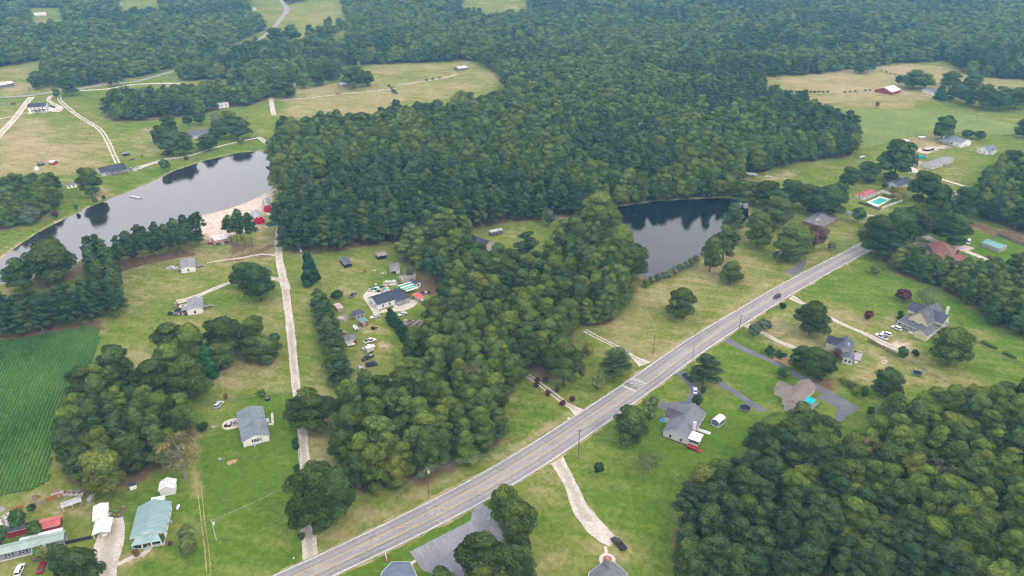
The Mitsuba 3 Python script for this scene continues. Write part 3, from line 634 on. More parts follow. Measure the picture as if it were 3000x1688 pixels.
DIMS = dict(broadleaf=(4.5, 14), poplar=(3.6, 18), pine=(3.6, 19), stempine=(3.6, 19), cedar=(2.2, 9), shrub=(1.2, 2), ornamental=(2.2, 5), airy=(4.8, 11))
BARK = dict(stempine=(.17, .12, .095), pine=(.17, .12, .095), poplar=(.22, .2, .17), airy=(.26, .23, .2))
TINT = {
    'broadleaf': [(.055, .084, .020), (.075, .110, .026), (.094, .136, .026), (.107, .157, .028), (.056, .097, .028), (.126, .157, .032)],
    'poplar': [(.095, .139, .028), (.107, .167, .032), (.086, .130, .035), (.126, .172, .033), (.072, .117, .030), (.106, .157, .043)],
    'pine': [(.048, .083, .032), (.056, .098, .036), (.068, .110, .038), (.053, .090, .039), (.078, .121, .038)],
    'cedar': [(.031, .103, .028), (.026, .072, .028)],
    'shrub': [(.043, .093, .025), (.079, .143, .034), (.031, .065, .023), (.158, .216, .034), (.143, .043, .050), (.101, .143, .069), (.187, .122, .057)],
    'ornamental': [(.065, .130, .032), (.107, .040, .049), (.143, .187, .052), (.244, .208, .043), (.107, .151, .086), (.043, .079, .029), (.130, .079, .065)],
    'airy': [(.194, .165, .072), (.115, .151, .052), (.143, .143, .086)],
}
TINT['stempine'] = TINT['pine']
_groups = {}


def tree_group(kind, shape, tint, lod, stuff=False):
    """a shapegroup of trunk and crown; lod 0 near, 1 middle, 2 far (2: one mesh)"""
    gid = f'{kind}_kind_{shape}_{tint}_{lod}{"m" if stuff else ""}'
    if gid in _groups: return gid
    R = np.random.default_rng(hash_(kind) + shape * 77)
    cl, top, rad = clumps(kind, R); col = np.array(TINT[kind][tint % len(TINT[kind])])
    base = {'pine': 190, 'stempine': 200, 'broadleaf': 230, 'poplar': 210, 'cedar': 140, 'shrub': 90, 'ornamental': 130, 'airy': 120}[kind]
    size = {'pine': .40, 'stempine': .40, 'broadleaf': .45, 'poplar': .42, 'cedar': .36, 'shrub': .2, 'ornamental': .28, 'airy': .30}[kind]
    k = (1, .40, .10)[lod]; sz = size * (1, 1.5, 2.9)[lod]; calm = (1, .55, .4)[lod]
    cr = []
    for c, r, fl in cl:
        tone = .66 + .70 * R.random(); cc = col * tone * (1 + np.array([.12, .02, -.08]) * R.normal() * .6)
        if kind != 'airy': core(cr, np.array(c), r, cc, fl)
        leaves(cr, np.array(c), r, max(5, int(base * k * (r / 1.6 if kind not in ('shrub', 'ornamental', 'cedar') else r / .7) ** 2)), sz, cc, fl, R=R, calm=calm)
    tk = MB(); bark = BARK.get(kind, (.12, .10, .085))
    z = np.linspace(0, top, 6 if lod < 2 else 3)
    tk.tube(np.c_[np.sin(z * .4) * rad * .5, np.cos(z * .3) * rad * .4, z], np.linspace(rad, rad * .3, len(z)), bark, 6 if lod == 0 else 4)
    if lod < 2:
        for c, r, fl in cl[::2 if kind != 'airy' else 1]:
            c = np.array(c); z0 = max(top * .18, min(top * .9, c[2] - .9 * math.hypot(c[0], c[1])))
            if kind == 'shrub': z0 = .05
            tk.tube([[0, 0, z0], c * .55 + np.array([0, 0, z0 * .45 + .1]), c], [rad * .42, rad * .26, rad * .1], bark, 4)
    if lod == 2 or stuff:
        v, f, c = tk.arrays(); t = v[f]; n = np.repeat(np.cross(t[:, 1] - t[:, 0], t[:, 2] - t[:, 0]), 3, 0)
        cr.append((t.reshape(-1, 3), n / (np.linalg.norm(n, axis=1, keepdims=True) + 1e-9), c[f].reshape(-1, 3)))
        scene[gid] = {'type': 'shapegroup', 'tree': soup(cr)}
    else:
        v, f, c = tk.arrays()
        scene[gid] = {'type': 'shapegroup', 'trunk': mikit.ply((v, f), 'foliage', smooth=True, color=c), 'crown': soup(cr)}
    _groups[gid] = 1
    return gid


def hash_(s): return sum(ord(c) * (i + 1) * 31 for i, c in enumerate(s))


def put(key, kind, x, y, r, h, shape, tint, lod, rot, stuff=False):
    r0, h0 = DIMS[kind]
    scene[key] = {'type': 'instance', 'sg': {'type': 'ref', 'id': tree_group(kind, shape, tint, lod, stuff)},
                  'to_world': T().translate([float(x), float(y), -.1]).rotate([0, 0, 1], float(rot)).scale([float(r / r0 * (1 + .13 * math.sin(rot * 7.1 + x))), float(r / r0 * (1 - .13 * math.sin(rot * 7.1 + x))), float(h / h0)])}


NAMES = dict(stempine='pine_tree', broadleaf='broadleaf_tree', poplar='poplar_tree', pine='pine_tree', cedar='cedar_tree', shrub='shrub', ornamental='small_tree', airy='thin_tree')
CATS = dict(shrub='shrub')


def lone(kind, tr, label, tint=None, shape=None, group=None, name=None, cat=None):
    """one freestanding tree or shrub: tr = x, y, crown radius, height"""
    x, y, r, h = tr
    if isinstance(r, str): r = float(r)
    key = numbered(name or NAMES[kind]); k = int(rng.integers(0, 99))
    put(key, kind, x, y, r, h, k % 4 if shape is None else shape, k % len(TINT[kind]) if tint is None else tint, 0 if y < 480 else 1, rng.random() * 360)
    labels[key] = {'label': label, 'category': cat or CATS.get(kind, 'tree')}
    if group: labels[key]['group'] = group
    SOLO.append((x, y, r))


SOLO, CLEAR, FOREST = [], [], []


def wood(poly, mix, place, step=6.6, r=(3.4, 4.6), h=(15, 20), floor=True, holes=(), seed=0):
    """fills a piece of ground with trees; mix: weights of pine, broadleaf, poplar"""
    P = shapely.Polygon(poly).buffer(0)
    for q in list(holes) + CLEAR: P = P.difference(shapely.Polygon(q).buffer(0))
    if floor:
        for g in getattr(P, 'geoms', [P]):
            if g.area > 30: FLOORS.append((g.buffer(.5), .6, -.6, 3))
    shapely.prepare(P); a, b, c, d = P.bounds; R = np.random.default_rng(100 + seed); y = b; pts = []
    while y < d:
        st = step * max(1., (y / 520) ** .55); x = a + R.random() * st
        while x < c:
            px, py = x + R.normal() * st * .2, y + R.normal() * st * .2
            if P.contains(shapely.Point(px, py)): pts.append((px, py, st / step))
            x += st
        y += st * .87
    mix = np.array(mix, float) / sum(mix)
    for px, py, k in pts:
        n = meshkit.noise(np.array([[px * .012, py * .012, seed]]), 4)[0] + R.normal() * .16
        cum = np.cumsum(mix); kind = ('pine', 'broadleaf', 'poplar')[min(2, int(np.searchsorted(cum, np.clip((n - .2) / .6, 0, .999))))]
        g = .6 + .75 * R.random()
        FOREST.append([kind, px, py, R.uniform(*r) * k * (.9 if kind != 'broadleaf' else 1.08) * (.85 + .15 * g), R.uniform(*h) * g ** .5 * (1.04 if kind != 'broadleaf' else .9), int(R.integers(0, 5)), int(R.integers(0, 6)), R.random() * 360, place])


# clearings the woods keep free
CLEAR += [[(-23.2,402.2),(-11.5,408.9),(13.9,416.4),(27.6,421.5),(45.2,425.5),(44.7,406.4),(27.2,393.3),(19.9,358.3),(10.93,346.21),(0.42,342.46),(-12.53,343.39),(-20.6,354.9)],
          [(-90.7,371.2),(-65.1,379.2),(-57.4,354.9),(-43.58,334.71),(-31,312.24),(-33.05,299.8),(-38.15,281.82),(-43.97,263.86),(-45.82,246.16),(-55.19,239.3),(-66.33,247.57),(-101.45,341.54)], PONDS['east'], list(shapely.Polygon(PONDS['east']).buffer(1.5).exterior.coords)]
ROADS = shapely.union_all([shapely.LineString(CEN).buffer(13), shapely.LineString([(34.06,288.09),(41.43,280.79),(53.89,268.59)]).buffer(3), shapely.LineString([(1.67,257.76),(16.11,237.96),(23.53,231.42)]).buffer(3)])
CLEAR += [list(ROADS.exterior.coords)] if ROADS.geom_type == 'Polygon' else [list(g.exterior.coords) for g in ROADS.geoms]
FARROAD = [shapely.LineString([(-483.2,775.6),(-462.9,792.7),(-442.9,812.5),(-422.4,824.8),(-400.3,889.4),(-379,961),(-369.8,1025),(-371.8,1118.8),(-385.6,1247.4),(-399.8,1332.5),(-425.8,1470.5),(-463.9,1580.6),(-507.3,1699.5)]).buffer(11), shapely.LineString([(-457.9,783.1),(-415.8,810.5),(-358.3,818.6)]).buffer(8)]
CLEAR += [list(q.exterior.coords) for q in FARROAD]
CLEAR += [[(-934.5,1501.3),(-861.6,1501.3),(-697.6,1204.4),(-736.5,1179.9)], [(-458.8,1501.3),(-390.1,1800.4),(-268.4,1274.6),(-291.9,1056.8),(-343.3,1101)], [(-568.8,1676),(-496.4,1676),(-376.8,1217),(-399.6,1229.9),(-462.9,1358.1)], [(-132,1893.6),(40.2,1893.6),(29,1342.7),(-38.7,1293.4),(-89.7,1363.4)], [(-909.6,1800.4),(-800.3,1800.4),(-610.8,1352.9),(-677.6,1332.5)]]

wood([(45.58,139.86),(49.88,167.75),(58.91,180.73),(76.33,192.08),(84.73,202.3),(102.21,208.14),(112.47,201.25),(128.11,206.6),(143.16,223.92),(158.75,226.38),(178.44,228.88),(212.37,231.42),(165.06,139.86)], (.24, .70, .06), 'lower right wood', 6.8, (4.0, 6.0), (13, 17.5), seed=1)
wood([(-59.28,191.1),(-64.21,214.44),(-63.15,231.42),(-51.59,236.63),(-43.21,244.77),(-42.27,263.86),(-35.14,278.42),(-25.61,295.32),(-9.01,299.8),(7.92,301.69),(24.5,295.32),(29.56,288.81),(26.73,275.08),(19.17,265.42),(25.46,257.76),(18.21,247.57),(3.68,257.76),(-3.59,234.01),(-6.4,219.1),(-1.86,207.7),(-3.67,202.94),(-13.45,195.07),(-30.75,190.12),(-43.33,184.41),(-50.57,180.73),(-55.49,184.41)], (.06, .58, .36), 'middle wood', 7.1, (4.3, 6.0), (13, 18), seed=2)
wood([(-35.46,281.82),(-35.3,321.7),(-47.4,341.54),(-61.1,366),(-66.1,386.4),(-39,392.1),(-27.3,398),(-24,371.2),(-21.4,354.9),(-13.13,342.46),(0.42,341.54),(11.95,345.27),(21,358.3),(28.3,392.1),(45.8,405.2),(57.5,393.3),(65.57,346.21),(62.52,325.95),(51.57,303.6),(42.94,294.22),(35.37,292.4),(24.5,295.32),(7.89,299.8),(-9.01,299.8),(-25.61,295.32)], (.20, .42, .38), 'middle wood', 7.2, (4.4, 6.0), (14, 19), seed=3)
wood([(-189.2,577.5),(-193,614.9),(-150.9,625),(-102,644.5),(-68.9,670.9),(-33.4,697.7),(4.8,734.8),(52.5,734.8),(4.2,637.9),(-72.6,545.9),(-99.5,522.7),(-119.6,503.7),(-140.4,495.1),(-145.8,444.6),(-158.6,474.6),(-170.6,508.1),(-183.3,545.9)], (.08, .78, .14), 'great wood', 8.0, (4.8, 6.4), (15, 20), holes=[[(-148.5,482.6),(-128.2,503.7),(-115.9,499.4),(-119.2,474.6),(-133.4,444.6),(-141.2,444.6)]], seed=4)
wood([(-144.5,430.8),(-135.8,393.3),(-129.5,376.5),(-121.8,371.2),(-110.4,370.1),(-96,375.4),(-74.8,383.6),(-66.1,386.4),(-36.6,390.4),(-29.2,402.2),(-11.6,411.3),(10.3,417.7),(27.7,422.8),(44.3,429.4),(40.8,466.8),(3.4,499.4),(-54.2,508.1),(-93.8,503.7),(-114.2,490.9),(-132.6,441.1),(-140.6,437.6)], (.88, .05, .07), 'great wood', 7.5, (4.4, 5.8), (16, 20), seed=14)
wood([(-115,495.1),(-94.5,508.1),(-54.6,512.6),(3.4,503.7),(41.1,470.7),(48.2,430.8),(66.4,446),(92.5,455.5),(119.6,459.2),(144.4,463),(153.3,476.2),(170.6,502.9),(199,524.6),(235.8,543.9),(262.8,550),(275.7,572.1),(288.5,612.5),(278.8,631.4),(277.4,665.2),(270.8,710.2),(241.8,729.8),(165.5,743.4),(85.2,743.4),(56.5,734.8),(7.7,635.3),(-69.7,543.9),(-97.7,519)], (.16, .34, .50), 'great wood', 7.9, (4.6, 6.2), (16, 21), seed=15)
wood([(-207.7,921.4),(-161.1,929),(-93.5,942.1),(-41.7,952.8),(-11.7,839.6),(0,761),(4.8,734.8),(85.2,743.4),(165.5,743.4),(241.8,729.8),(274.1,788.9),(277.4,850.5),(325.1,857.1),(369.4,877.6),(431.6,913.8),(550.4,955.5),(528.4,861.6),(581.2,829),(644.7,818.6),(1304.9,1748.6),(-751.7,1748.6),(-650.6,1501.3),(-517.6,1470.5),(-370.8,1196.1),(-303,1056.8),(-274.5,1076.8),(-268.4,1274.6),(-218.1,1018.9)], (.30, .5, .2), 'far wood', 8.2, (4.6, 6.2), (15, 20), seed=5)
wood([(-658.7,908.8),(-623.2,913.8),(-593.7,955.5),(-498.2,802.5),(-460.9,788.9),(-441.1,826.9),(-409.8,889.4),(-389.1,989.2),(-395.5,1175.9),(-395.8,1238.6),(-460.7,1384.7),(-517.6,1470.5),(-650.6,1501.3),(-751.7,1748.6),(-1141.8,1748.6),(-1248.1,1748.6),(-932.6,1283.9),(-799.3,1238.6),(-737.8,1156.3),(-809.4,1137.3)], (.18, .6, .22), 'northwest wood', 8., (4.6, 6.2), (14, 19), seed=6)
wood([(-370.7,833.2),(-326.2,839.6),(-281.3,810.5),(-259.6,810.5),(-233.4,826.9),(-196.3,861.6),(-213.4,939.5),(-219.3,1025),(-269.8,1056.8),(-297,1034.4),(-346.4,1018.9),(-369.3,934.2),(-388.1,870.7)], (.3, .52, .18), 'lane wood', 7.8, (4.4, 5.8), (14, 18), seed=7)
wood([(-378.4,679.6),(-366.6,661),(-344.8,656.8),(-317.1,668),(-292.3,679.6),(-277.5,700.8),(-254,723.2),(-242.7,752.1),(-249.5,775.6),(-295.4,775.6),(-351.6,750.3),(-399.2,739.9)], (.14, .7, .16), 'pasture grove', 7.2, (4.2, 5.4), (13, 16), seed=8)
wood([(-319.6,402.2),(-307.3,405.2),(-298.1,413.9),(-293.3,420.2),(-295.7,444.6),(-300.7,460.7),(-310.5,476.2),(-335,476.2),(-345.6,466.8),(-356.7,459.2)], (.2, .6, .2), 'left bank wood', 7, (4.2, 5.4), (13, 17), seed=9)
wood([(-154.56,192.08),(-147.08,185.72),(-138.08,186.29),(-128.58,188.77),(-121.03,193.07),(-114.99,201.25),(-117.72,214.44),(-130.72,226.38),(-151.99,232.71),(-166.88,240.65),(-169.76,234.01),(-162.43,214.44)], (.3, .55, .15), 'cabin grove', 6.6, (3.8, 5.2), (13, 17), seed=10)
wood([(307.5,459.2),(337.8,495.1),(368.9,519),(420.5,545.9),(324.9,387.6),(303.3,399.2),(295.7,416.4),(291.6,430.8)], (.35, .5, .15), 'right edge wood', 6.6, (4, 5.2), (15, 19), seed=11)
wood([(202.6,368.5),(202.2,351),(212.52,333.37),(221.56,316.3),(221.24,295.32),(230.06,281.13),(246.06,271.8),(287.38,332.49),(263.87,340.61),(254.14,345.27),(238.21,339.24),(222.12,346.21),(218.5,364.9)], (.16, .66, .18), 'red roof wood', 6.4, (3.6, 5), (11, 15), seed=12)

# the rows of planted pines
def row(pts, step, place, kind='stempine', r=(3.0, 3.9), h=(14, 17.5), wob=.8, seed=0):
    p, s = resample(pts, step); R = np.random.default_rng(300 + seed)
    for q in p: FOREST.append([kind, q[0] + R.normal() * wob, q[1] + R.normal() * wob, R.uniform(*r), R.uniform(*h), int(R.integers(0, 5)), int(R.integers(0, 6)), R.random() * 360, place])


for k in range(3): row([(a, b + 9 * k) for a, b in [(-212,350),(-202.8,358.8),(-191.1,367),(-179.4,375.4)]], 4.7, 'pond pine row', 'pine' if k == 1 else 'stempine', seed=k)
row([(68.1,445.3),(81.5,451.8),(92.5,455.5),(109.2,459.9),(120.1,461.5),(133.8,463),(144.8,464.5)], 6.5, 'great wood', 'broadleaf', (4.2, 5.6), (11, 15), seed=40)
for k in range(2): row([(a + 6.5 * k, b) for a, b in [(-229.4,360.9),(-220.23,346.21),(-210.24,332.49),(-203.23,319.6),(-193.58,301.69)]], 4.7, 'pond pine row', 'pine', (3.6, 4.6), seed=5 + k)
for k in range(3): row([(a, b + 7 * k) for a, b in [(-235.39,280.79),(-221.56,284.58),(-208.62,290.59),(-199.15,295.32),(-193.02,300.55)]], 4.7, 'field pine row', 'pine', (3.6, 4.6), seed=8 + k)

PLACES = {'lower right wood': 'the lower right wood', 'middle wood': 'the middle wood', 'great wood': 'the great wood', 'far wood': 'the far wood', 'northwest wood': 'the upper left woods', 'lane wood': 'the lane wood', 'pasture grove': 'the oblong grove',
          'left bank wood': 'the left bank clump', 'cabin grove': 'the soybean-side grove', 'right edge wood': 'the right edge wood', 'red roof wood': 'the red-roof tree belt', 'pond pine row': 'the pond pine row', 'field pine row': 'the soybean pine row'}
LOOKS = dict(pine=['dark blue-green', 'blue-green', 'fresh green', 'deep green', 'light green'], broadleaf=['dark green', 'green', 'fresh green', 'light green', 'blue-green', 'yellow-green'], poplar=['green', 'light green', 'mid-green', 'yellow-green', 'dark green', 'pale green'])
NEAREST = [('tan-roofed house', (115.43,242.32)), ('white gravel drive', (24.09,174.86)), ('chamfered slate roof', (28.82,150.47)), ('paddling pool', (59.37,225.57)), ('red deck', (68.32,210.43)), ('trampoline', (89.96,229)), ('asphalt drive end', (130.5,228.78)), ('lower right corner', (146.36,154.22)), ('right edge', (178.23,199.33)), ('bottom edge', (84.48,150.47)), ('netted trampoline', (168.11,252.75)),
           ('verge pole', (-27.51,182.7)), ('farm track mouth', (-63.54,166.2)), ('leyland hedge', (-78.57,278.87)), ('black van', (-59.66,260.16)), ('yard house', (-58.45,313.77)), ('cedar hedge', (-47.86,283.27)), ('motorhome', (-9.6,402.8)), ('dark pond', (70.6,397.7)), ('lone golden tree', (32.54,267.63)), ('purple bushes', (13.74,242.32)), ('mailbox', (20.67,222.42)), ('round-headed pine', (42.58,253.25)),
           ('red barns', (-155.4,424.4)), ('black shed', (-89.5,356)), ('pond head', (-190.9,569)), ('open shelter', (173.3,508.5)), ('stable', (-59.7,904.5)), ('dry field', (341.5,826.7)), ('swimming pool', (242.1,454.3)), ('white cottage', (381.8,569)), ('red roof', (242.4,371.3)), ('Victorian house', (192.94,298.72)), ('road end', (204.3,375.9)), ('soybean field', (-190.93,252)), ('white garage', (-115.47,186.55)), ('brown-roofed shed', (-127.69,227.7)), ('browning tree', (-110.49,189.85)), ('coop', (-139.13,180.97)), ('jetty', (-253.3,463.9)), ('rusty shed', (-170.7,392.7)), ('upper double-wide', (-173.6,351.8)), ('lower double-wide', (-152.05,305.27)), ('left edge', (-246.72,310.33)), ('broad pond tree', (-238.15,339.65)), ('lakeside house', (-296.2,521.7)), ('two-storey house', (-448.4,689.5)), ('hidden house', (-267.8,613.5)), ('top edge', (0,1415.9))]


def plant_forest():
    blocked = [(x, y, r) for x, y, r in SOLO]
    solo = np.array([(x, y) for x, y, r in blocked]); keep = []
    B = shapely.union_all(BUILT) if BUILT else None
    if B is not None: shapely.prepare(B)
    for t in FOREST:
        if len(solo) and np.min(np.hypot(solo[:, 0] - t[1], solo[:, 1] - t[2])) < 3.2: continue
        if B is not None and B.distance(shapely.Point(t[1], t[2])) < t[3] * .75: continue
        keep.append(t)
    # the stand that shows largest becomes individual trees, the rest one mass per kind
    seen = lambda t: abs(t[1]) < .72 * (t[2] + 60) and t[2] > 118
    for kind in ('pine', 'broadleaf', 'poplar'):
        ts = sorted([t for t in keep if t[0].replace('stem', '') == kind], key=lambda t: t[1] ** 2 + t[2] ** 2)
        room = 300 - sum(k.startswith(NAMES[kind]) and '__' not in k for k in labels); n = far = 0
        for t in ts:
            form, x, y, r, h, sh, ti, rot, place = t
            d = math.hypot(y, HEIGHT); ti = ti % len(TINT[kind])
            if n < room and seen(t):
                n += 1; key = numbered(NAMES[kind])
                put(key, form, x, y, r, h, sh % 5, ti, 0 if d < 360 else 1, rot)
                tone = LOOKS[kind][ti]; mark = min(NEAREST, key=lambda q: math.hypot(q[1][0] - x, q[1][1] - y))[0]
                what = f'{tone} {"pointed poplar" if kind == "poplar" else NAMES[kind].replace("_", " ")}'
                labels[key] = {'label': f'{what} in {PLACES[place]}, nearest the {mark}', 'category': 'tree', 'group': f'{what}s of {PLACES[place]} by the {mark}'}
            else:
                far += 1; put(f'far_{kind}_wood__{far:05d}', form, x, y, r, h, sh % 3, ti, 1 if d < 620 else 2, rot, True)
        labels[f'far_{kind}_wood'] = {'kind': 'stuff', 'label': f'distant woodland of {NAMES[kind].replace("_", " ")}s fading into haze'}
        print(kind, len(ts), n, far)


BUILT = []

# ---------------------------------------------------------------- buildings
def gable_fill(mb, x, y0, y1, z, rise, col):
    ym = (y0 + y1) / 2
    mb.add([(x, y0, z), (x, y1, z), (x, ym, z + rise)], [[0, 1, 2]], col)


def roof_on(L, W, ze, rise, inset, col, trim=TRIM, th=.16, off=(0, 0), jit=.1, flip=False):
    """pitched roof, ridge along x; inset (left, right) pulls a ridge end in (hip)"""
    mb = MB(); a, b = L / 2, W / 2; ox, oy = off; zr = ze + rise
    X0, X1 = -a + ox, a + ox; R0, R1 = X0 + inset[0], X1 - inset[1]
    e = [(X0, oy - b, ze), (X1, oy - b, ze), (X1, oy + b, ze), (X0, oy + b, ze)]; r0, r1 = (R0, oy, zr), (R1, oy, zr)
    mb.plane(e[0], e[1], r1, r0, col, jit); mb.plane(e[2], e[3], r0, r1, col, jit)
    if inset[0]: mb.plane(e[3], e[0], r0, r0, col, jit)
    if inset[1]: mb.plane(e[1], e[2], r1, r1, col, jit)
    lo = lambda p: (p[0], p[1], p[2] - th)
    for i, (p, q) in enumerate(((e[0], e[1]), (e[1], e[2]), (e[2], e[3]), (e[3], e[0]))):
        end = i in (1, 3); ins = inset[1 if i == 1 else 0]
        if end and not ins:
            r = r1 if i == 1 else r0
            mb.quad(lo(p), lo(r), r, p, trim); mb.quad(lo(r), lo(q), q, r, trim)
        else: mb.quad(lo(p), lo(q), q, p, trim)
    mb.quad(lo(e[3]), lo(e[2]), lo(e[1]), lo(e[0]), trim) if inset[0] or inset[1] else mb.quad(lo(e[0]), lo(r0), lo(r1), lo(e[1]), trim).quad(lo(e[3]), lo(e[2]), lo(r1), lo(r0), trim)
    mb.bar((R0, oy, zr + .02), (R1, oy, zr + .02), .28, .07, np.array(col) * .88)
    return mb


def rot90(mb):
    for k, v in enumerate(mb.v): mb.v[k] = np.stack([-v[:, 1], v[:, 0], v[:, 2]], 1)
    return mb


def window(t, side, L, W, u, z, w=.95, h=1.2, shutters=None, off=(0, 0)):
    """one window: frame, dark pane and glazing bar on a wall (F near, B far, L, R)"""
    mb = MB(); f = MB()
    w2, d = w / 2, .05
    f.box(-w2 - .1, w2 + .1, -d, .02, z - .1, z + h + .1, TRIM)
    f.box(-w2, w2, -d - .02, -d + .01, z, z + h, GLASS); f.box(-w2, w2, -d - .03, -d, z + h / 2 - .025, z + h / 2 + .025, TRIM)
    if shutters is not None:
        for s in (-1, 1): f.box(s * (w2 + .35) - .18, s * (w2 + .35) + .18, -d, .02, z - .05, z + h + .05, shutters)
    place_wall(f, side, L, W, u, off); t.part('window', f)


def place_wall(mb, side, L, W, u, off=(0, 0)):
    for k, v in enumerate(mb.v):
        x, y, z = v.T
        if side == 'F': q = (x + u, y - W / 2, z)
        elif side == 'B': q = (-x + u, -y + W / 2, z)
        elif side == 'L': q = (y - L / 2, -x + u, z)
        else: q = (-y + L / 2, x + u, z)
        mb.v[k] = np.stack([q[0] + off[0], q[1] + off[1], q[2]], 1)


def house(name, label, fit, wall=WHITE, roof=SHGREY, he=2.7, rise=1.9, axis='x', inset=(0, 0), ov=.4, win='F3B3L1R1', door='', cat='house', base=None, trim=TRIM, shutters=None, floors=1, group=None, open_sides=False, metal=False, posts='', jit=.1, wz=.95):
    x, y, rot, L, W = fit
    t = Thing(name, label, cat, x, y, rot, group)
    BUILT.append(shapely.affinity.translate(shapely.affinity.rotate(shapely.box(-L / 2, -W / 2, L / 2, W / 2), rot, origin=(0, 0)), x, y))
    l, w = L - 2 * ov, W - 2 * ov
    a, b = (L, W) if axis == 'x' else (W, L)
    rm = roof_on(a, b, he, rise, inset, roof, trim, jit=jit)
    if axis == 'y': rot90(rm)
    t.part('roof', rm, 'metal' if metal else 'matte')
    if not open_sides:
        mb = MB(); z0 = .45 if base is not None else 0
        if base is not None: mb.box(-l / 2 - .03, l / 2 + .03, -w / 2 - .03, w / 2 + .03, -.1, z0, base)
        mb.box(-l / 2, l / 2, -w / 2, w / 2, z0, he - .06 + (.0 if inset[0] else .02), wall)
        k = rise * (1 - ov * 2 / b) if b > 1 else rise; kz = he + rise * ov * 2 / b * 0 + .0
        if axis == 'x':
            for s, i in ((-1, 0), (1, 1)):
                if not inset[i]: gable_fill(mb, s * l / 2, -w / 2, w / 2, he - .05, rise - .14, wall)
        else:
            for s, i in ((-1, 0), (1, 1)):
                if not inset[i]: mb.add([(-l / 2, s * w / 2, he - .05), (l / 2, s * w / 2, he - .05), (0, s * w / 2, he + rise - .19)], [[0, 1, 2]], wall)
        t.part('wall', mb)
        for j in range(0, len(win), 2):
            sd, n = win[j], int(win[j + 1]); span = l if sd in 'FB' else w
            for fl in range(floors):
                for i in range(n): window(t, sd, l, w, (i + .5) / n * span * .86 - span * .43, wz + fl * 2.75, shutters=shutters)
        for j in range(0, len(door), 2):
            sd, u = door[j], (int(door[j + 1]) - 4.5) / 9 * (l if door[j] in 'FB' else w)
            d = MB().box(-.55, .55, -.04, .02, .2, 2.3, TRIM).box(-.45, .45, -.07, -.03, .25, 2.2, (.35, .3, .28)); place_wall(d, sd, l, w, u); t.part('door', d)
    else:
        for px in (-l / 2, 0, l / 2):
            for py in (-w / 2, w / 2): t.part('post', MB().box(px - .07, px + .07, py - .07, py + .07, 0, he - .1, TRIM))
    if cat in ('house', 'mobile home') and L > 8:
        for u_, v_ in ((-.22, .25), (.27, .4)):
            q_ = (u_ * l, v_ * w) if axis == 'x' else (v_ * l * .8, u_ * w); zz = he + rise * (1 - abs(q_[1] if axis == 'x' else q_[0]) / (b / 2))
            t.part('vent', MB().box(q_[0] - .14, q_[0] + .14, q_[1] - .14, q_[1] + .14, zz - .2, zz + .35, (.5, .5, .5)))
    t.dim = (l, w, he, rise, ov); t.fit = fit
    return t


import shapely.affinity


def seams(t, L, W, ze, rise, axis, col, pitch=.6):
    """standing seams of a sheet-metal roof"""
    mb = MB(); a, b = (L, W) if axis == 'x' else (W, L)
    for x in np.arange(-a / 2 + pitch / 2, a / 2, pitch):
        for s in (-1, 1): mb.bar((x, s * b / 2, ze + .03), (x, 0, ze + rise + .03), .07, .06, np.array(col) * .8)
    if axis == 'y': rot90(mb)
    k = t.part('seams', mb, 'metal'); labels[k] = {'kind': 'stuff', 'label': 'raised seams of the metal roof'}


def wing(t, fit, L, W, he, rise, axis, wall, roof, off, inset=(0, 0), win='', z0=0, ov=.35):
    """a lower wing of the same house, in the house's own frame"""
    a, b = (L, W) if axis == 'x' else (W, L)
    rm = roof_on(a, b, he, rise, inset, roof)
    if axis == 'y': rot90(rm)
    for k, v in enumerate(rm.v): rm.v[k] = v + [off[0], off[1], 0]
    t.part('roof', rm); l, w = L - 2 * ov, W - 2 * ov
    mb = MB().box(off[0] - l / 2, off[0] + l / 2, off[1] - w / 2, off[1] + w / 2, z0, he - .05, wall)
    if axis == 'x':
        for s, i in ((-1, 0), (1, 1)):
            if not inset[i]: gable_fill(mb, off[0] + s * l / 2, off[1] - w / 2, off[1] + w / 2, he - .05, rise - .16, wall)
    else:
        for s, i in ((-1, 0), (1, 1)):
            if not inset[i]: mb.add([(off[0] - l / 2, off[1] + s * w / 2, he - .05), (off[0] + l / 2, off[1] + s * w / 2, he - .05), (off[0], off[1] + s * w / 2, he + rise - .2)], [[0, 1, 2]], wall)
    t.part('wall', mb)
    for j in range(0, len(win), 2):
        sd, n = win[j], int(win[j + 1]); span = l if sd in 'FB' else w
        for i in range(n): window(t, sd, l, w, (i + .5) / n * span * .86 - span * .43, 1.0, off=off)


def chimney(t, x, y, z0, z1, col, w=.9):
    t.part('chimney', MB().box(x - w / 2, x + w / 2, y - w / 2, y + w / 2, z0, z1, col).box(x - w / 2 - .08, x + w / 2 + .08, y - w / 2 - .08, y + w / 2 + .08, z1, z1 + .15, np.array(col) * .8))


def shed_roof(t, pts, col, name='porch_roof', th=.1, metal=False):
    mb = MB().plane(*pts, col, .08)
    p = [np.array(q) - [0, 0, th] for q in pts]
    mb.quad(*p[::-1], TRIM)
    for i in range(4): mb.quad(p[i], p[(i + 1) % 4], pts[(i + 1) % 4], pts[i], TRIM)
    t.part(name, mb, 'metal' if metal else 'matte')


def posts(t, pts, h, col=TRIM, w=.16):
    for x, y in pts: t.part('post', MB().box(x - w / 2, x + w / 2, y - w / 2, y + w / 2, 0, h, col))


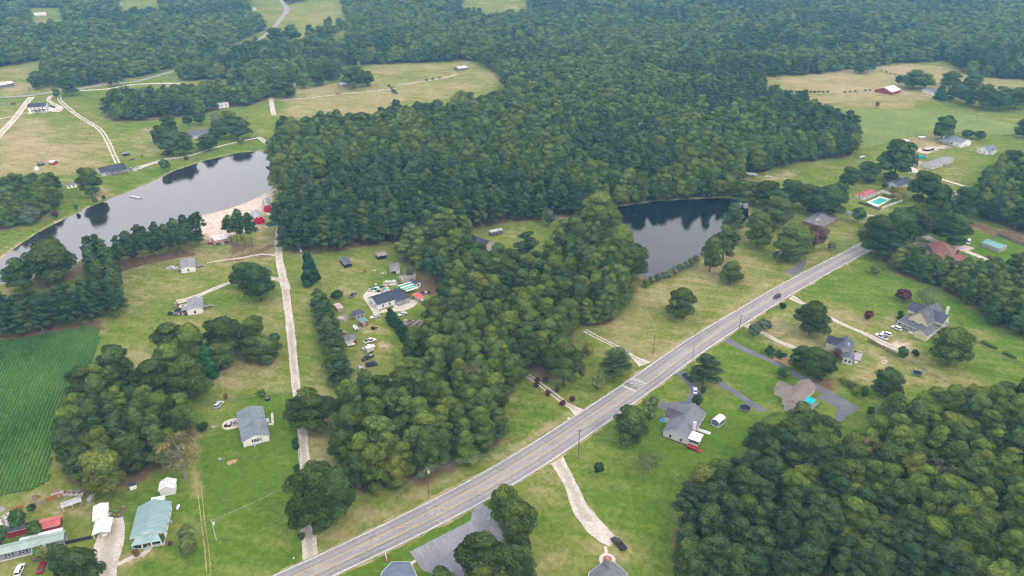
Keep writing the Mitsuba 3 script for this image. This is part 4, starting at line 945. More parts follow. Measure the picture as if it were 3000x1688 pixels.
def deck(t, x0, x1, y0, y1, z, col=GREYWOOD, rail=None, name='deck', open_side=''):
    mb = MB()
    n = max(1, int((y1 - y0) / .3))
    for i in range(n): mb.box(x0, x1, y0 + (y1 - y0) * i / n, y0 + (y1 - y0) * (i + .93) / n, z - .05, z, np.array(col) * (.85 + .3 * rng.random()))
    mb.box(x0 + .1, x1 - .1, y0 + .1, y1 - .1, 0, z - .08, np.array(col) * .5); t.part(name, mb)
    if rail is not None:
        r = MB()
        for (a, b, sd) in (((x0, y0), (x1, y0), 'F'), ((x1, y0), (x1, y1), 'R'), ((x1, y1), (x0, y1), 'B'), ((x0, y1), (x0, y0), 'L')):
            if sd in open_side: continue
            r.bar((*a, z + .95), (*b, z + .95), .1, .06, rail); r.bar((*a, z + .5), (*b, z + .5), .05, .05, rail)
            for k in np.linspace(0, 1, max(2, int(math.dist(a, b) / 1.1))): r.box(a[0] + (b[0] - a[0]) * k - .05, a[0] + (b[0] - a[0]) * k + .05, a[1] + (b[1] - a[1]) * k - .05, a[1] + (b[1] - a[1]) * k + .05, z, z + 1, rail)
        t.part('railing', r)


def blobs(pts, cols, size=.5):
    mb = MB()
    for i, (x, y) in enumerate(pts):
        s = size * (.5 + rng.random()); c = np.array(cols[i % len(cols)]) * (.8 + .4 * rng.random()); a = rng.random() * 3
        m = trimesh.creation.box([s * (1 + rng.random()), s, s * (.5 + .6 * rng.random())]); m.apply_transform(trimesh.transformations.rotation_matrix(a, [0, 0, 1])); mb.add(np.array(m.vertices) + [x, y, s * .35], m.faces, c)
    return mb


PATINA = (.235, .36, .365)
# bottom left homestead
t = house('house', 'white house with pale green metal roof and pillared front porch', (-112.44,168.76,14.7,10.17,14.13), roof=PATINA, rise=2.1, axis='y', win='L4R4B2', metal=True, jit=.03)
l, w, he, rise, ov = t.dim; L_h, W_h = t.fit[3:]
seams(t, L_h, W_h, he, rise, 'y', PATINA, .55)
shed_roof(t, [(-L_h / 2 + .7, -W_h / 2 - 2.2, he - .5), (L_h / 2 - .9, -W_h / 2 - 2.2, he - .5), (L_h / 2 - 2.2, -W_h / 2 + .35, he + .9), (-L_h / 2 + 2.2, -W_h / 2 + .35, he + .9)], PATINA, metal=True)
posts(t, [(-L_h / 2 + 1 + k * (L_h - 2.2) / 3, -W_h / 2 - 1.95) for k in range(4)], he - .55, w=.3)
t.part('porch_floor', MB().box(-l / 2, l / 2, -W_h / 2 - 2.1, -w / 2, 0, .4, (.42, .42, .40))); t.part('porch_wall', MB().box(-l / 2 + .1, l / 2 - .1, -w / 2 - .04, -w / 2 + .02, .4, he - .3, (.30, .09, .08)))
t.part('steps', MB().box(-1, 1, -W_h / 2 - 2.9, -W_h / 2 - 2.1, 0, .25, (.35, .42, .41)))
t.part('heat_pump', MB().box(l / 2 + .3, l / 2 + 1.1, -.5, .4, 0, .9, (.3, .33, .38)))
t.part('back_porch_roof', MB().box(-1.6, 2.6, W_h / 2 + .1, W_h / 2 + 3.4, 2.55, 2.67, (.80, .80, .80)), 'metal'); posts(t, [(-1.4, W_h / 2 + 3.2), (2.4, W_h / 2 + 3.2)], 2.5)
deck(t, -4.9, -1.8, W_h / 2 - .6, W_h / 2 + 1.6, .6, (.25, .10, .08), (.25, .10, .08), open_side='F')
for s_, (a, b) in enumerate((((-114.77,159.93), (-111.17,160.2)), ((-109.78,161.27), (-106.9,162.07)))):
    hx = [((a[0] * (1 - k) + b[0] * k), (a[1] * (1 - k) + b[1] * k), .75, .95) for k in np.linspace(0, 1, 4)]
    for q in hx: lone('shrub', q, f'dark clipped hedge bush {("left", "right")[s_]} of the porch steps of the green-roofed house', tint=2, group=f'hedge bushes {("left", "right")[s_]} of the porch steps')
t = house('carport', 'white metal carport nearest the gravel yard with a car nosing out', (-126.52,166.44,17.2,5.1,6.37), roof=(.74, .74, .75), rise=.7, axis='y', cat='carport', open_sides=True, metal=True, he=2.4, jit=.03)
seams(t, *t.fit[3:], 2.4, .7, 'y', (.74, .74, .75), .5)
t = house('carport', 'second white metal carport, behind the one with the car', (-130.04,172.28,24.6,4.48,7.19), roof=(.80, .80, .80), rise=.6, axis='y', cat='carport', open_sides=True, metal=True, he=2.6, jit=.02)
house('garage', 'white metal garage behind the green-roofed house, under the browning tree', (-113.86,184.16,15.6,5.3,4.68), wall=(.74, .74, .76), roof=(.70, .70, .73), rise=1.5, axis='y', win='', cat='garage', metal=True, jit=.03)
house('shed', 'tiny white shed with a black roof by the yellow-green tree', (-126.38,185.73,28.4,2.37,1.9), wall=WHITE, roof=SHDARK, rise=.5, he=1.7, ov=.15, win='', cat='shed')
# mobile home at the left edge
MHG = (.27, .36, .325)
t = house('mobile_home', 'long grey mobile home with pale green roof at the left edge', (-146.15,158.65,20.7,21.76,4.08), wall=(.22, .24, .29), roof=MHG, rise=.75, he=3., ov=.2, win='F5', base=(.6, .6, .58), shutters=(.03, .03, .04), metal=True, jit=.04, cat='mobile home', wz=1.3)
l, w = t.dim[:2]
shed_roof(t, [(l / 2 - 8.2, -w / 2 - 3.1, 2.5), (l / 2 - 4.6, -w / 2 - 3.1, 2.5), (l / 2 - 4.6, -w / 2 - .05, 3.0), (l / 2 - 8.2, -w / 2 - .05, 3.0)], (.22, .34, .32))
posts(t, [(l / 2 - 8, -w / 2 - 2.9), (l / 2 - 4.8, -w / 2 - 2.9)], 2.4, WOOD)
deck(t, l / 2 - 8.4, l / 2 - 4.2, -w / 2 - 3.2, -w / 2, .7, GREYWOOD, (.3, .12, .07), open_side='B')
shed_roof(t, [(-l / 2 + 9, w / 2 + .02, 2.9), (l / 2 - .8, w / 2 + .02, 2.9), (l / 2 - .6, w / 2 + 1.8, 2.6), (-l / 2 + 9, w / 2 + 1.8, 2.6)], (.5, .56, .54), 'lean_to_roof', metal=True)
t.part('awning', MB().box(l / 2 - 7.5, l / 2 - .9, w / 2 + 1.0, w / 2 + 1.9, 2.66, 2.74, (.78, .78, .78)), 'metal')
t = house('shed', 'red metal roofed shed behind the long mobile home', (-143.69,168.02,21.9,6.01,4.63), wall=(.33, .06, .06), roof=(.46, .085, .085), rise=.5, he=2.5, ov=.2, win='', cat='shed', metal=True, jit=.04)
house('shed', 'low dark-roofed shed with red wall beside the red metal roof', (-151.7,166.33,21.9,8.21,2.68), wall=(.30, .05, .05), roof=(.085, .09, .115), rise=.35, he=2.3, ov=.2, win='', cat='shed')
t = house('lean_to', 'long grey sheet-metal lean-to beside the fenced garden', (-142.08,177.11,33.1,5.81,2.77), roof=(.42, .43, .46), rise=.35, he=2.1, open_sides=True, cat='lean-to', metal=True)
house('coop', 'small weathered grey coop under the trees by the sheet-metal lean-to', (-137.3,179.92,0,1.44,3.11), wall=(.3, .3, .3), roof=(.36, .36, .38), rise=.3, he=1.6, ov=.15, win='', cat='coop')
# grey-roofed white house
t = house('house', 'white house with blue-grey shingle roof beside the gravel farm track', (-95.84,216.54,24.1,9.78,19.15), roof=(.20, .235, .26), rise=1.75, axis='y', win='L4R4B2', base=(.5, .5, .48))
window(t, 'F', *t.dim[:2], -.35, 1.3); window(t, 'F', *t.dim[:2], .75, 1.3)
for u in (-1.3, 1.7): t.part('shutter', (lambda m: (place_wall(m, 'F', *t.dim[:2], u), m)[1])(MB().box(-.17, .17, -.07, .02, 1.2, 2.6, (.03, .03, .04))))
l, w = t.dim[:2]
t.part('heat_pump', MB().box(-1.2, -.4, -w / 2 - 1., -w / 2 - .2, 0, .8, (.45, .46, .48)))
t.part('steps', MB().box(l / 2, l / 2 + 1.4, 2.2, 4.2, 0, .6, (.6, .58, .54)))
structure('patio', flat([(-103.44,223.88),(-107.03,222.63),(-108.6,221.18),(-108.5,218.72),(-107.36,216.91),(-105.63,216.31),(-101.34,217.91)], .05, 'concrete_mat'), 'rounded concrete patio of the house beside the farm track')
structure('footpath', flat([(-92.43,226.63),(-91.65,226.63),(-89.56,220.76),(-89.47,219.13),(-91.26,219.13),(-91.57,220.15),(-90.53,220.56)], .05, 'concrete_mat'), 'hooked concrete path on the track side of the white house')
for nm, lab, p, fn in (('patio_table', 'dark round patio table with chairs pulled in', (-104,219.74), 0), ('patio_bench', 'dark L-shaped bench on the rounded patio', (-106.07,218.32), 1), ('grill', 'black kettle grill at the patio edge', (-106.95,217.91), 2), ('patio_lounger', 'dark lounger near the middle of the rounded patio', (-105.33,219.54), 3)):
    mb = MB()
    if fn == 0:
        mb.tube([[0, 0, .68], [0, 0, .74]], .7, (.14, .13, .13), 10).tube([[0, 0, 0], [0, 0, .7]], .06, BLACK)
        for a in range(4): mb.box(math.cos(a * 1.57) * 1.1 - .22, math.cos(a * 1.57) * 1.1 + .22, math.sin(a * 1.57) * 1.1 - .22, math.sin(a * 1.57) * 1.1 + .22, .38, .45, (.2, .18, .17)).bar((math.cos(a * 1.57) * 1.3, math.sin(a * 1.57) * 1.3, 0), (math.cos(a * 1.57) * 1.35, math.sin(a * 1.57) * 1.35, .9), .4, .05, (.2, .18, .17))
    elif fn == 1: mb.box(-1.1, 1.1, -.2, .2, .35, .45, BLACK).box(-1.1, -.7, -.2, 1.4, .35, .45, BLACK).box(-1.1, 1.1, -.25, -.2, 0, .8, BLACK)
    elif fn == 2: mb.tube([[0, 0, .5], [0, 0, .7], [0, 0, .95], [0, 0, 1.05]], [.2, .38, .33, .05], BLACK, 8).tube([[0, 0, 0], [0, 0, .55]], .05, BLACK)
    else: mb.box(-.3, .3, -.8, .3, .3, .38, (.1, .1, .11)).bar((0, .3, .35), (0, .9, .85), .6, .06, (.1, .1, .11)).box(-.28, -.22, -.7, .6, 0, .3, BLACK).box(.22, .28, -.7, .6, 0, .3, BLACK)
    single(nm, mb, lab, nm.split('_')[-1], *p)
house('shed', 'white shed with reddish brown shingle roof near the silver car', (-126.87,226.59,22.8,4.94,3.22), wall=WHITE, roof=(.20, .105, .105), rise=.9, he=2.2, ov=.15, win='', door='R5', cat='shed')
# double-wides
for fit, lab, wn in (((-173.74,353.39,22.3,7.49,12.44), 'upper white double-wide home with grey roof, nearest the pine row', 'F1'), ((-152.73,308.65,20.3,7.25,12.69), 'lower white double-wide home with grey roof and junk beside it', 'F1')):
    t = house('mobile_home', lab, fit, roof=(.27, .275, .30), rise=1.0, axis='y', win='L3R3' + wn, base=(.55, .55, .53), cat='mobile home', ov=.25)
    l, w = t.dim[:2]; deck(t, l / 2 + .1, l / 2 + 3.4, -1, 1.4, .7, GREYWOOD, GREYWOOD, open_side='L'); t.part('ramp', MB().add([(l / 2 + 3.4, -.6, .7), (l / 2 + 5.2, -.6, .05), (l / 2 + 5.2, 1, .05), (l / 2 + 3.4, 1, .7)], [[0, 1, 2], [0, 2, 3]], GREYWOOD))
    deck(t, -l / 2 - 2.6, -l / 2 - .1, -2, .8, .7, GREYWOOD, GREYWOOD, open_side='R')


# red barns with gambrel roofs
def barn(label, fit, wall, roofc, he, rise):
    x, y, rot, W, D = fit
    t = Thing('barn', label, 'barn', x, y, rot); BUILT.append(shapely.Point(x, y).buffer(9))
    b = W / 2; pf = [(-b, he), (-b * .62, he + rise * .68), (0, he + rise), (b * .62, he + rise * .68), (b, he)]
    mb = MB().box(-b + .2, b - .2, -D / 2 + .25, D / 2 - .25, 0, he, wall)
    for s in (-1, 1):
        yy = s * (D / 2 - .25); mb.add([(px * .95, yy, pz - .08) for px, pz in pf], [[0, 1, 2], [0, 2, 4], [2, 3, 4]], wall)
    t.part('wall', mb); r = MB()
    for (x0, z0), (x1, z1) in zip(pf[:-1], pf[1:]):
        r.plane((x0, -D / 2, z0), (x1, -D / 2, z1), (x1, D / 2, z1), (x0, D / 2, z0), roofc, .06)
        for s in (-1, 1): r.bar((x0, s * D / 2, z0 - .1), (x1, s * D / 2, z1 - .1), .12, .3, (.78, .74, .74))
    t.part('roof', r, 'metal')
    t.part('loft_door', MB().box(-.5, .5, -D / 2 + .12, -D / 2 + .27, he + rise * .45, he + rise * .45 + 1.0, (.78, .74, .74)))
    d = MB().box(-1.3, 1.3, -D / 2 + .17, -D / 2 + .26, .05, 2.5, np.array(wall) * .9)
    for s in (-1.3, 0, 1.3): d.box(s - .05, s + .05, -D / 2 + .14, -D / 2 + .19, .05, 2.5, np.array(wall) * 1.25)
    t.part('door', d)
    return t


BRED = (.46, .014, .05)
barn('larger red gambrel barn with grey roof, nearer the pines', (-157.12,420.5,25.8,6.87,11.85), BRED, (.26, .275, .29), 2.7, 2.9)
barn('smaller red gambrel barn with grey roof, nearer the pond', (-157.57,442.03,19.8,5.22,13.48), BRED, (.23, .235, .245), 2.7, 2.7)
t = house('shed', 'rusty white metal shed on the sand beside the tall pines', (-169.78,389.92,31,7.57,8.07), wall=(.24, .16, .14), roof=(.70, .66, .66), rise=.9, he=2.3, ov=.3, win='', cat='shed', metal=True)
shed_roof(t, [(-4.6, -6.2, 1.7), (4.8, -6.2, 1.7), (4.8, -3.6, 2.25), (-4.6, -3.6, 2.25)], (.33, .17, .15), 'lean_to_roof'); posts(t, [(-4.4, -6), (0, -6), (4.6, -6)], 1.65, GREYWOOD)
# lakeside house and yard
t = house('house', 'low dark-roofed lakeside house with a long porch facing the pond', (-293.21,514.64,44,17.84,14.58), wall=(.60, .57, .53), roof=SHDARK, rise=2.2, win='F4R1L2', base=(.4, .38, .36))
l, w = t.dim[:2]; deck(t, -l / 2 + 4, l / 2, -w / 2 - 3, -w / 2, .8, (.36, .33, .31), (.55, .54, .53), open_side='B'); posts(t, [(-l / 2 + 4.2 + k * 4.4, -w / 2 - 2.8) for k in range(4)], 2.7)
shed_roof(t, [(-l / 2 + 4, -w / 2 - 3.1, 2.55), (l / 2, -w / 2 - 3.1, 2.55), (l / 2, -w / 2 - .45, 2.95), (-l / 2 + 4, -w / 2 - .45, 2.95)], SHDARK)
house('shed', 'white shed with grey roof by the left bank of the long pond', (-305.29,481.75,41.7,6.3,4.2), roof=(.2, .2, .22), rise=1., he=2.2, ov=.15, win='F2', cat='shed')
house('coop', 'red coop with a white roof in the dry pasture', (-345.93,532.47,-5.6,4.22,5.2), wall=(.36, .06, .06), roof=(.72, .72, .72), rise=.5, he=2.4, ov=.2, win='F2', cat='coop')
house('run_in_shed', 'dark grey run-in shed next to the red coop', (-353.73,529.84,50.5,4.27,3.4), wall=(.09, .08, .085), roof=(.16, .16, .18), rise=.4, he=2.2, ov=.2, win='', cat='shed')
house('run_in_shed', 'dark run-in shed alone in the green pasture by the horse', (-301.47,554.89,30.2,5.31,4), wall=(.05, .05, .06), roof=(.22, .25, .28), rise=.4, he=2.2, ov=.2, win='', cat='shed')
t = Thing('tent', 'small white tent beside the dark grey run-in shed', 'tent', *(-351,519.3)); mb = MB()
for k in range(6):
    a0, a1 = k * 1.047, k * 1.047 + 1.047; p = lambda a, r, z: (math.cos(a) * r, math.sin(a) * r, z)
    mb.quad(p(a0, 2, 0), p(a1, 2, 0), p(a1, 1.7, 1.6), p(a0, 1.7, 1.6), (.7, .7, .72)).add([p(a0, 1.8, 1.6), p(a1, 1.8, 1.6), (0, 0, 2.9)], [[0, 1, 2]], (.75, .75, .77))
t.part('canvas', mb)
# two-storey white house
t = house('house', 'two-storey white house with dark roof at the far lane bend', (-448.42,692.71,14.5,15.86,9.5), roof=(.06, .068, .085), rise=2.6, he=5.5, floors=2, win='F4R2', door='F4')
l, w = t.dim[:2]; shed_roof(t, [(-l / 2 + 3, -w / 2 - 2.4, 2.6), (l / 2 - .2, -w / 2 - 2.4, 2.6), (l / 2 - .2, -w / 2 - .02, 3.2), (-l / 2 + 3, -w / 2 - .02, 3.2)], (.07, .075, .09)); posts(t, [(-l / 2 + 3.2 + k * 3, -w / 2 - 2.2) for k in range(4)], 2.5)
wing(t, t.fit, 6.5, 6.5, 2.7, 2, 'y', WHITE, (.06, .068, .085), (l / 2 + 3, 1.5)); t.part('terrace', MB().box(-l / 2 - 1, -l / 2 + 3.5, -w / 2 - 3.4, -w / 2 - .1, 0, .15, (.66, .62, .55)))
t = house('equipment_shed', 'long white equipment shed at the left edge beyond the far lane', (-552.28,796.63,57.3,28.13,14), wall=(.18, .18, .22), roof=(.72, .70, .71), rise=1.2, he=3.6, win='', cat='shed', metal=True, jit=.05)
house('house', 'grey-shingled house with a pointed front gable, half hidden in the pasture grove', (-264.01,606.91,22.8,18.72,10), wall=(.6, .6, .6), roof=(.15, .155, .18), rise=3.2, win='F3')

house('house', 'white far house in a clearing at the top left corner', (-844.26,1387,28.7,19.55,12), roof=(.62, .60, .62), rise=2.5, win='F4')
house('house', 'white far cottage beside the curving country road', (-488.02,1466.76,35.4,9.03,8), roof=(.35, .35, .38), rise=2, win='F2')
house('house', 'far pale house among trees at the top edge, left', (-782.06,1546.78,45.5,16.22,10), wall=(.5, .45, .42), roof=(.25, .23, .24), rise=2, win='F2')
house('house', 'far grey-roofed house under trees below the country road', (-326.7,1102.29,22.8,15.76,10), wall=(.55, .55, .56), roof=(.30, .31, .36), rise=2.2, win='F3')
house('stable', 'open stable with white metal roof alone in the fenced pasture', (-61.05,895.09,39.7,13.05,11), wall=(.2, .18, .18), roof=(.66, .66, .70), rise=1.2, he=3, win='', cat='stable', metal=True)
house('house', 'house with a pale metal roof under trees by the pasture lane', (-181.87,806.17,43.8,12.44,9), wall=(.45, .42, .4), roof=(.50, .50, .54), rise=1.6, win='F2')
house('house', 'white house behind the trees of the oblong grove', (-280.17,710.81,32.5,10.22,8), roof=(.45, .45, .46), rise=1.8, win='F2')
# north-east
t = house('barn', 'weathered red barn with a white and rust metal roof', (393.88,775.07,-51.8,18.25,19.97), wall=(.26, .05, .05), roof=(.62, .56, .56), rise=3.6, axis='y', he=2.8, ov=.3, win='', cat='barn', metal=True, jit=.06)
shed_roof(t, [(t.fit[3] / 2 - 3.8, -t.fit[4] / 2, 3.9), (t.fit[3] / 2 + .3, -t.fit[4] / 2, 2.75), (t.fit[3] / 2 + .3, t.fit[4] / 2, 2.75), (t.fit[3] / 2 - 3.8, t.fit[4] / 2, 3.9)], (.42, .25, .20), 'rusty_roof', .04)
t = house('house', 'white farmhouse with grey roof behind a conifer, north-east', (435.57,770.39,-68.9,13.68,9), roof=(.21, .22, .24), rise=1.6, win='F4L2')
wing(t, t.fit, 10, 10, 3, 3.2, 'x', WHITE, (.18, .19, .22), (12, -1), win='F2')
house('shed', 'low grey-roofed shed behind the white farmhouse', (458.25,808.37,-52.4,6.58,5), wall=(.5, .5, .5), roof=(.38, .38, .42), rise=.8, he=2.4, win='', cat='shed')
house('house', 'pinkish-roofed far house among the trees beyond the dry field', (417.05,880,-29.8,8.13,8), wall=(.5, .42, .40), roof=(.30, .22, .22), rise=1.8, win='F2')
house('greenhouse', 'far white structure glimpsed through trees at the wood edge', (292.33,880.37,20,17.71,6), roof=(.6, .6, .62), rise=1, win='', cat='greenhouse')
t = house('garage', 'large white gable garage with slate-blue roof beside the sandy paddock', (363.62,585.33,27.9,13.65,16.36), roof=(.20, .24, .27), rise=2.6, axis='y', he=3.6, win='L3F1', door='F3', cat='garage')
shed_roof(t, [(-t.fit[3] / 2 - 4, -1, 2.5), (-t.fit[3] / 2 + .3, -1, 3.3), (-t.fit[3] / 2 + .3, 9, 3.3), (-t.fit[3] / 2 - 4, 9, 2.5)], (.16, .20, .24)); posts(t, [(-t.fit[3] / 2 - 3.8, 0), (-t.fit[3] / 2 - 3.8, 8.5)], 2.4, GREYWOOD)
t = house('house', 'white cottage with slate roof and front gable at the right edge', (375.16,562.6,28.4,13.36,9), roof=(.19, .23, .26), rise=2.9, win='F2L2')
wing(t, t.fit, 3.6, 3.4, 3, 1.6, 'y', WHITE, (.19, .23, .26), (-1.2, -4.9), win='F1')
t = house('mobile_home', 'long grey-roofed white double-wide with a row of front windows', (320.14,531.17,34.5,30.47,8.6), wall=(.64, .65, .67), roof=(.30, .285, .30), rise=1.5, win='F5L0', door='F5', cat='mobile home', base=(.5, .5, .5))
deck(t, .5, 4, -8.2, -4.1, .6, GREYWOOD, GREYWOOD, open_side='B')
t = house('house', 'pale blue-grey house with dark roof and two round bushes at its gable', (268.88,484.09,36.5,19.46,9.2), wall=(.52, .55, .60), roof=(.09, .10, .13), rise=2.1, win='F3L1'); chimney(t, 4.5, 1, 3.8, 5.6, (.42, .42, .44))
house('shelter', 'white flat animal shelter at the far side of the sandy paddock', (341.88,599.54,11.4,5.15,4), roof=(.7, .7, .7), rise=.25, he=2.3, open_sides=True, cat='shelter')
house('shelter', 'white flat animal shelter at the left end of the sandy paddock', (323.91,589.85,11.3,5.05,4), roof=(.72, .72, .72), rise=.25, he=2.2, open_sides=True, cat='shelter')
house('shelter', 'weathered grey-roofed open shelter at the wood edge by the dry lawn', (171.85,503.68,-22.1,8.02,5), roof=(.33, .34, .37), rise=.7, he=2.4, open_sides=True, cat='shelter')
# pool house with red tiles
PT = (.40, .12, .12)
t = house('pool_house', 'white pool house with a red and pink tiled hip roof', (236.62,462.77,35.5,15.16,6.73), wall=(.62, .63, .66), roof=PT, rise=1.7, inset=(3.4, 1.2), win='F5L1', cat='pool house', ov=.3)
mb = MB(); L_, W_ = t.fit[3:]
for k in range(16):
    for j in range(9):
        if rng.random() < .55:
            x0 = -L_ / 2 + 2.6 + k * (L_ - 4.2) / 16; v0 = (j + .5) / 9; y0, z0 = -W_ / 2 * (1 - v0), 2.6 + 1.7 * v0
            if x0 > -L_ / 2 + 3.4 * v0: mb.box(x0, x0 + .42, y0 - .13, y0 + .13, z0 + .0, z0 + .09, np.array([.62, .42, .40]) * (.8 + .4 * rng.random()))
k_ = t.part('tiles', mb); labels[k_] = {'kind': 'stuff', 'label': 'raised pale tiles of the pool house roof'}
t = Thing('swimming_pool', 'turquoise swimming pool with white surround in the fenced garden', 'swimming pool', 0, 0)
o = [(233.1,452.7),(246.7,463.6),(252.3,458.4),(236.5,443.8)]; i_ = [(235.4,452.4),(245.5,460.7),(248.4,455.9),(238.8,447.7)]
sh = shapely.Polygon(o).difference(shapely.Polygon(i_)); m = trimesh.creation.extrude_polygon(sh, .12, engine='earcut'); t.part('surround', MB().add(np.array(m.vertices) + [0, 0, -.02], m.faces, (.72, .68, .63)))
scene[t.key + '__water'] = flat(i_, .04, 'pool_mat')
mb = MB()
for a, b in (([(238,440.7),(257.3,454)],) * 1 + ([(246.2,466.6),(251.8,471.9)], [(251.8,471.9),(256.5,464.6)])): mb.bar((*a, .8), (*b, .8), .1, 1.6, (.70, .70, .70))
t = Thing('fence', 'white panel fence around the swimming pool', 'fence'); t.part('panel', mb)

# brown hip-roofed house
t = house('house', 'low house with a wide grey-brown hip roof and red brick chimney', (189.25,417.42,43.4,22.03,12.55), wall=(.28, .16, .13), roof=(.20, .19, .20), rise=2.7, inset=(6, 4.5), win='F6R2', shutters=(.7, .7, .7))
chimney(t, 4.2, 1.2, 4, 6.4, (.26, .07, .06), 1.3); chimney(t, -2.5, 1.0, 4.4, 5.6, (.12, .12, .13), .8); t.part('skylight', MB().box(-8.4, -7, -2.0, -.6, 4.0, 4.75, (.5, .56, .6)))
# red-roofed house
RR_ = (.25, .125, .11)
t = house('house', 'sprawling house with a red-brown shingle roof beside the earth drive', (240.59,370.94,-12.2,12.52,16.13), wall=(.24, .20, .19), roof=RR_, rise=2.4, axis='y', win='R2', jit=.07)
l, w = t.dim[:2]; wing(t, t.fit, l + 9, 7.5, 2.6, 2.0, 'x', (.2, .18, .18), RR_, (-1.5, -w / 2 - 1.5), win='F4'); chimney(t, l / 2 - 1, -w / 2 + 2, 3, 5.6, (.1, .07, .07))
t.part('awning', MB().box(l / 2 + .3, l / 2 + 4, -w / 2 - 3.5, -w / 2 - .6, 2.3, 2.4, (.74, .74, .74))); t.part('carport_roof', MB().box(l / 2 - 4, l / 2 + .5, w / 2 - .2, w / 2 + 3, 2.5, 2.62, (.62, .55, .54)))
house('shed', 'grey brick outbuilding with a green metal roof at the right edge', (273.83,379.42,-57.4,10.31,7.85), wall=(.42, .38, .37), roof=(.13, .33, .30), rise=1.1, he=2.6, ov=.2, win='', cat='shed', metal=True, jit=.04)
# victorian
VS = (.135, .14, .16)
t = house('house', 'large Victorian house with a cream front gable and wrap-around porch', (191.05,292.91,-52.7,9.33,16.77), wall=CREAM, roof=VS, rise=4.6, axis='y', he=5., win='F2R2L2', floors=1, wz=3.3, ov=.4, trim=(.7, .68, .62))
l, w = t.dim[:2]; ring = MB(); P_ = 3.2
e_ = lambda x, y, z: (x, y, z)
for q in ([(-l / 2 - P_, -w / 2 - P_, 2.7), (l / 2 + P_, -w / 2 - P_, 2.7), (l / 2, -w / 2, 4.0), (-l / 2, -w / 2, 4.0)], [(l / 2 + P_, -w / 2 - P_, 2.7), (l / 2 + P_, w / 2, 2.7), (l / 2, w / 2, 4.0), (l / 2, -w / 2, 4.0)], [(-l / 2 - P_, w / 2, 2.7), (-l / 2 - P_, -w / 2 - P_, 2.7), (-l / 2, -w / 2, 4.0), (-l / 2, w / 2, 4.0)]):
    ring.plane(*q, VS, .08); ring.quad(*[(x, y, z - .12) for x, y, z in q[::-1]], TRIM); a, b = q[0], q[1]; ring.bar((a[0], a[1], a[2] - .1), (b[0], b[1], b[2] - .1), .12, .22, TRIM)
t.part('porch_roof', ring)
posts(t, [(-l / 2 - P_ + .3 + k * (l + 2 * P_ - .6) / 6, -w / 2 - P_ + .3) for k in range(7)] + [(l / 2 + P_ - .3, -w / 2 - P_ + 3 + 3 * k) for k in range(4)] + [(-l / 2 - P_ + .3, -w / 2 - P_ + 3 + 3 * k) for k in range(4)], 2.65, w=.22)
deck(t, -l / 2 - P_, l / 2 + P_, -w / 2 - P_, -w / 2, .7, (.4, .39, .38), (.72, .72, .7), 'porch_floor', 'B'); deck(t, l / 2, l / 2 + P_, -w / 2, w / 2, .7, (.4, .39, .38), None, 'porch_floor')
t.part('screen', MB().box(l / 2 - 3, l / 2 + P_ - .35, -w / 2 - P_ + .5, -w / 2 - P_ + .55, .8, 2.6, (.05, .055, .06)))
wing(t, t.fit, 9, 6.4, 5, 3.4, 'x', CREAM, (.10, .11, .15), (l / 2 - .5, 1.5), z0=3.6, win=''); wing(t, t.fit, 9, 6.2, 5, 3.2, 'x', CREAM, (.085, .09, .125), (-l / 2 + .2, 2), z0=3.6)
window(t, 'R', 0, 0, 1.5, 3.9, 1.6, 1.2, off=(l / 2 + 3.75, 0)); wing(t, t.fit, 6, 5, 2.9, 1.8, 'y', CREAM, VS, (l / 2 + .5, -w / 2 - P_ - .6)); chimney(t, l / 2 + 1, w / 2 - 1, 5, 9.6, (.72, .70, .68), 1.0)
t.part('steps', MB().box(-1.2, 1.2, -w / 2 - P_ - 1.2, -w / 2 - P_, 0, .5, (.7, .7, .68)))
# blue-roofed house
BRF = (.125, .145, .19)
t = house('house', 'cream-gabled house with dark slate-blue roof and a grey deck', (144.43,269.96,-29,6.7,11.07), wall=(.60, .56, .48), roof=BRF, rise=2.5, axis='y', he=3., win='R4', base=(.3, .3, .3))
l, w = t.dim[:2]; wing(t, t.fit, 4.4, 5.0, 2.7, 1.2, 'y', WHITE, BRF, (2.6, -w / 2 - 2.4), win='F2R2'); wing(t, t.fit, 6.5, 5.4, 3, 2.4, 'x', (.55, .53, .47), (.06, .062, .09), (-l / 2 - 1.4, 1.5))
for k in (0, 1): t.part('skylight', (lambda m: m)(MB().bar((1.0, -1.0 + 1.3 * k, 4.95), (1.75, -1.0 + 1.3 * k, 4.3), .5, .08, (.62, .68, .74))))
deck(t, l / 2, l / 2 + 4.4, -w / 2 - .5, w / 2 - 4, .9, (.46, .42, .41), (.62, .60, .57), open_side='L'); t.part('patio_table', MB().tube([[l / 2 + 1.5, w / 2 - 5, 1.55], [l / 2 + 1.5, w / 2 - 5, 1.62]], .6, BLACK, 10).tube([[l / 2 + 1.5, w / 2 - 5, .9], [l / 2 + 1.5, w / 2 - 5, 1.6]], .06, BLACK))
t.part('steps', MB().box(l / 2 + 2.2, l / 2 + 3.6, -w / 2 - 2.2, -w / 2 - .5, 0, .5, (.58, .55, .5)))
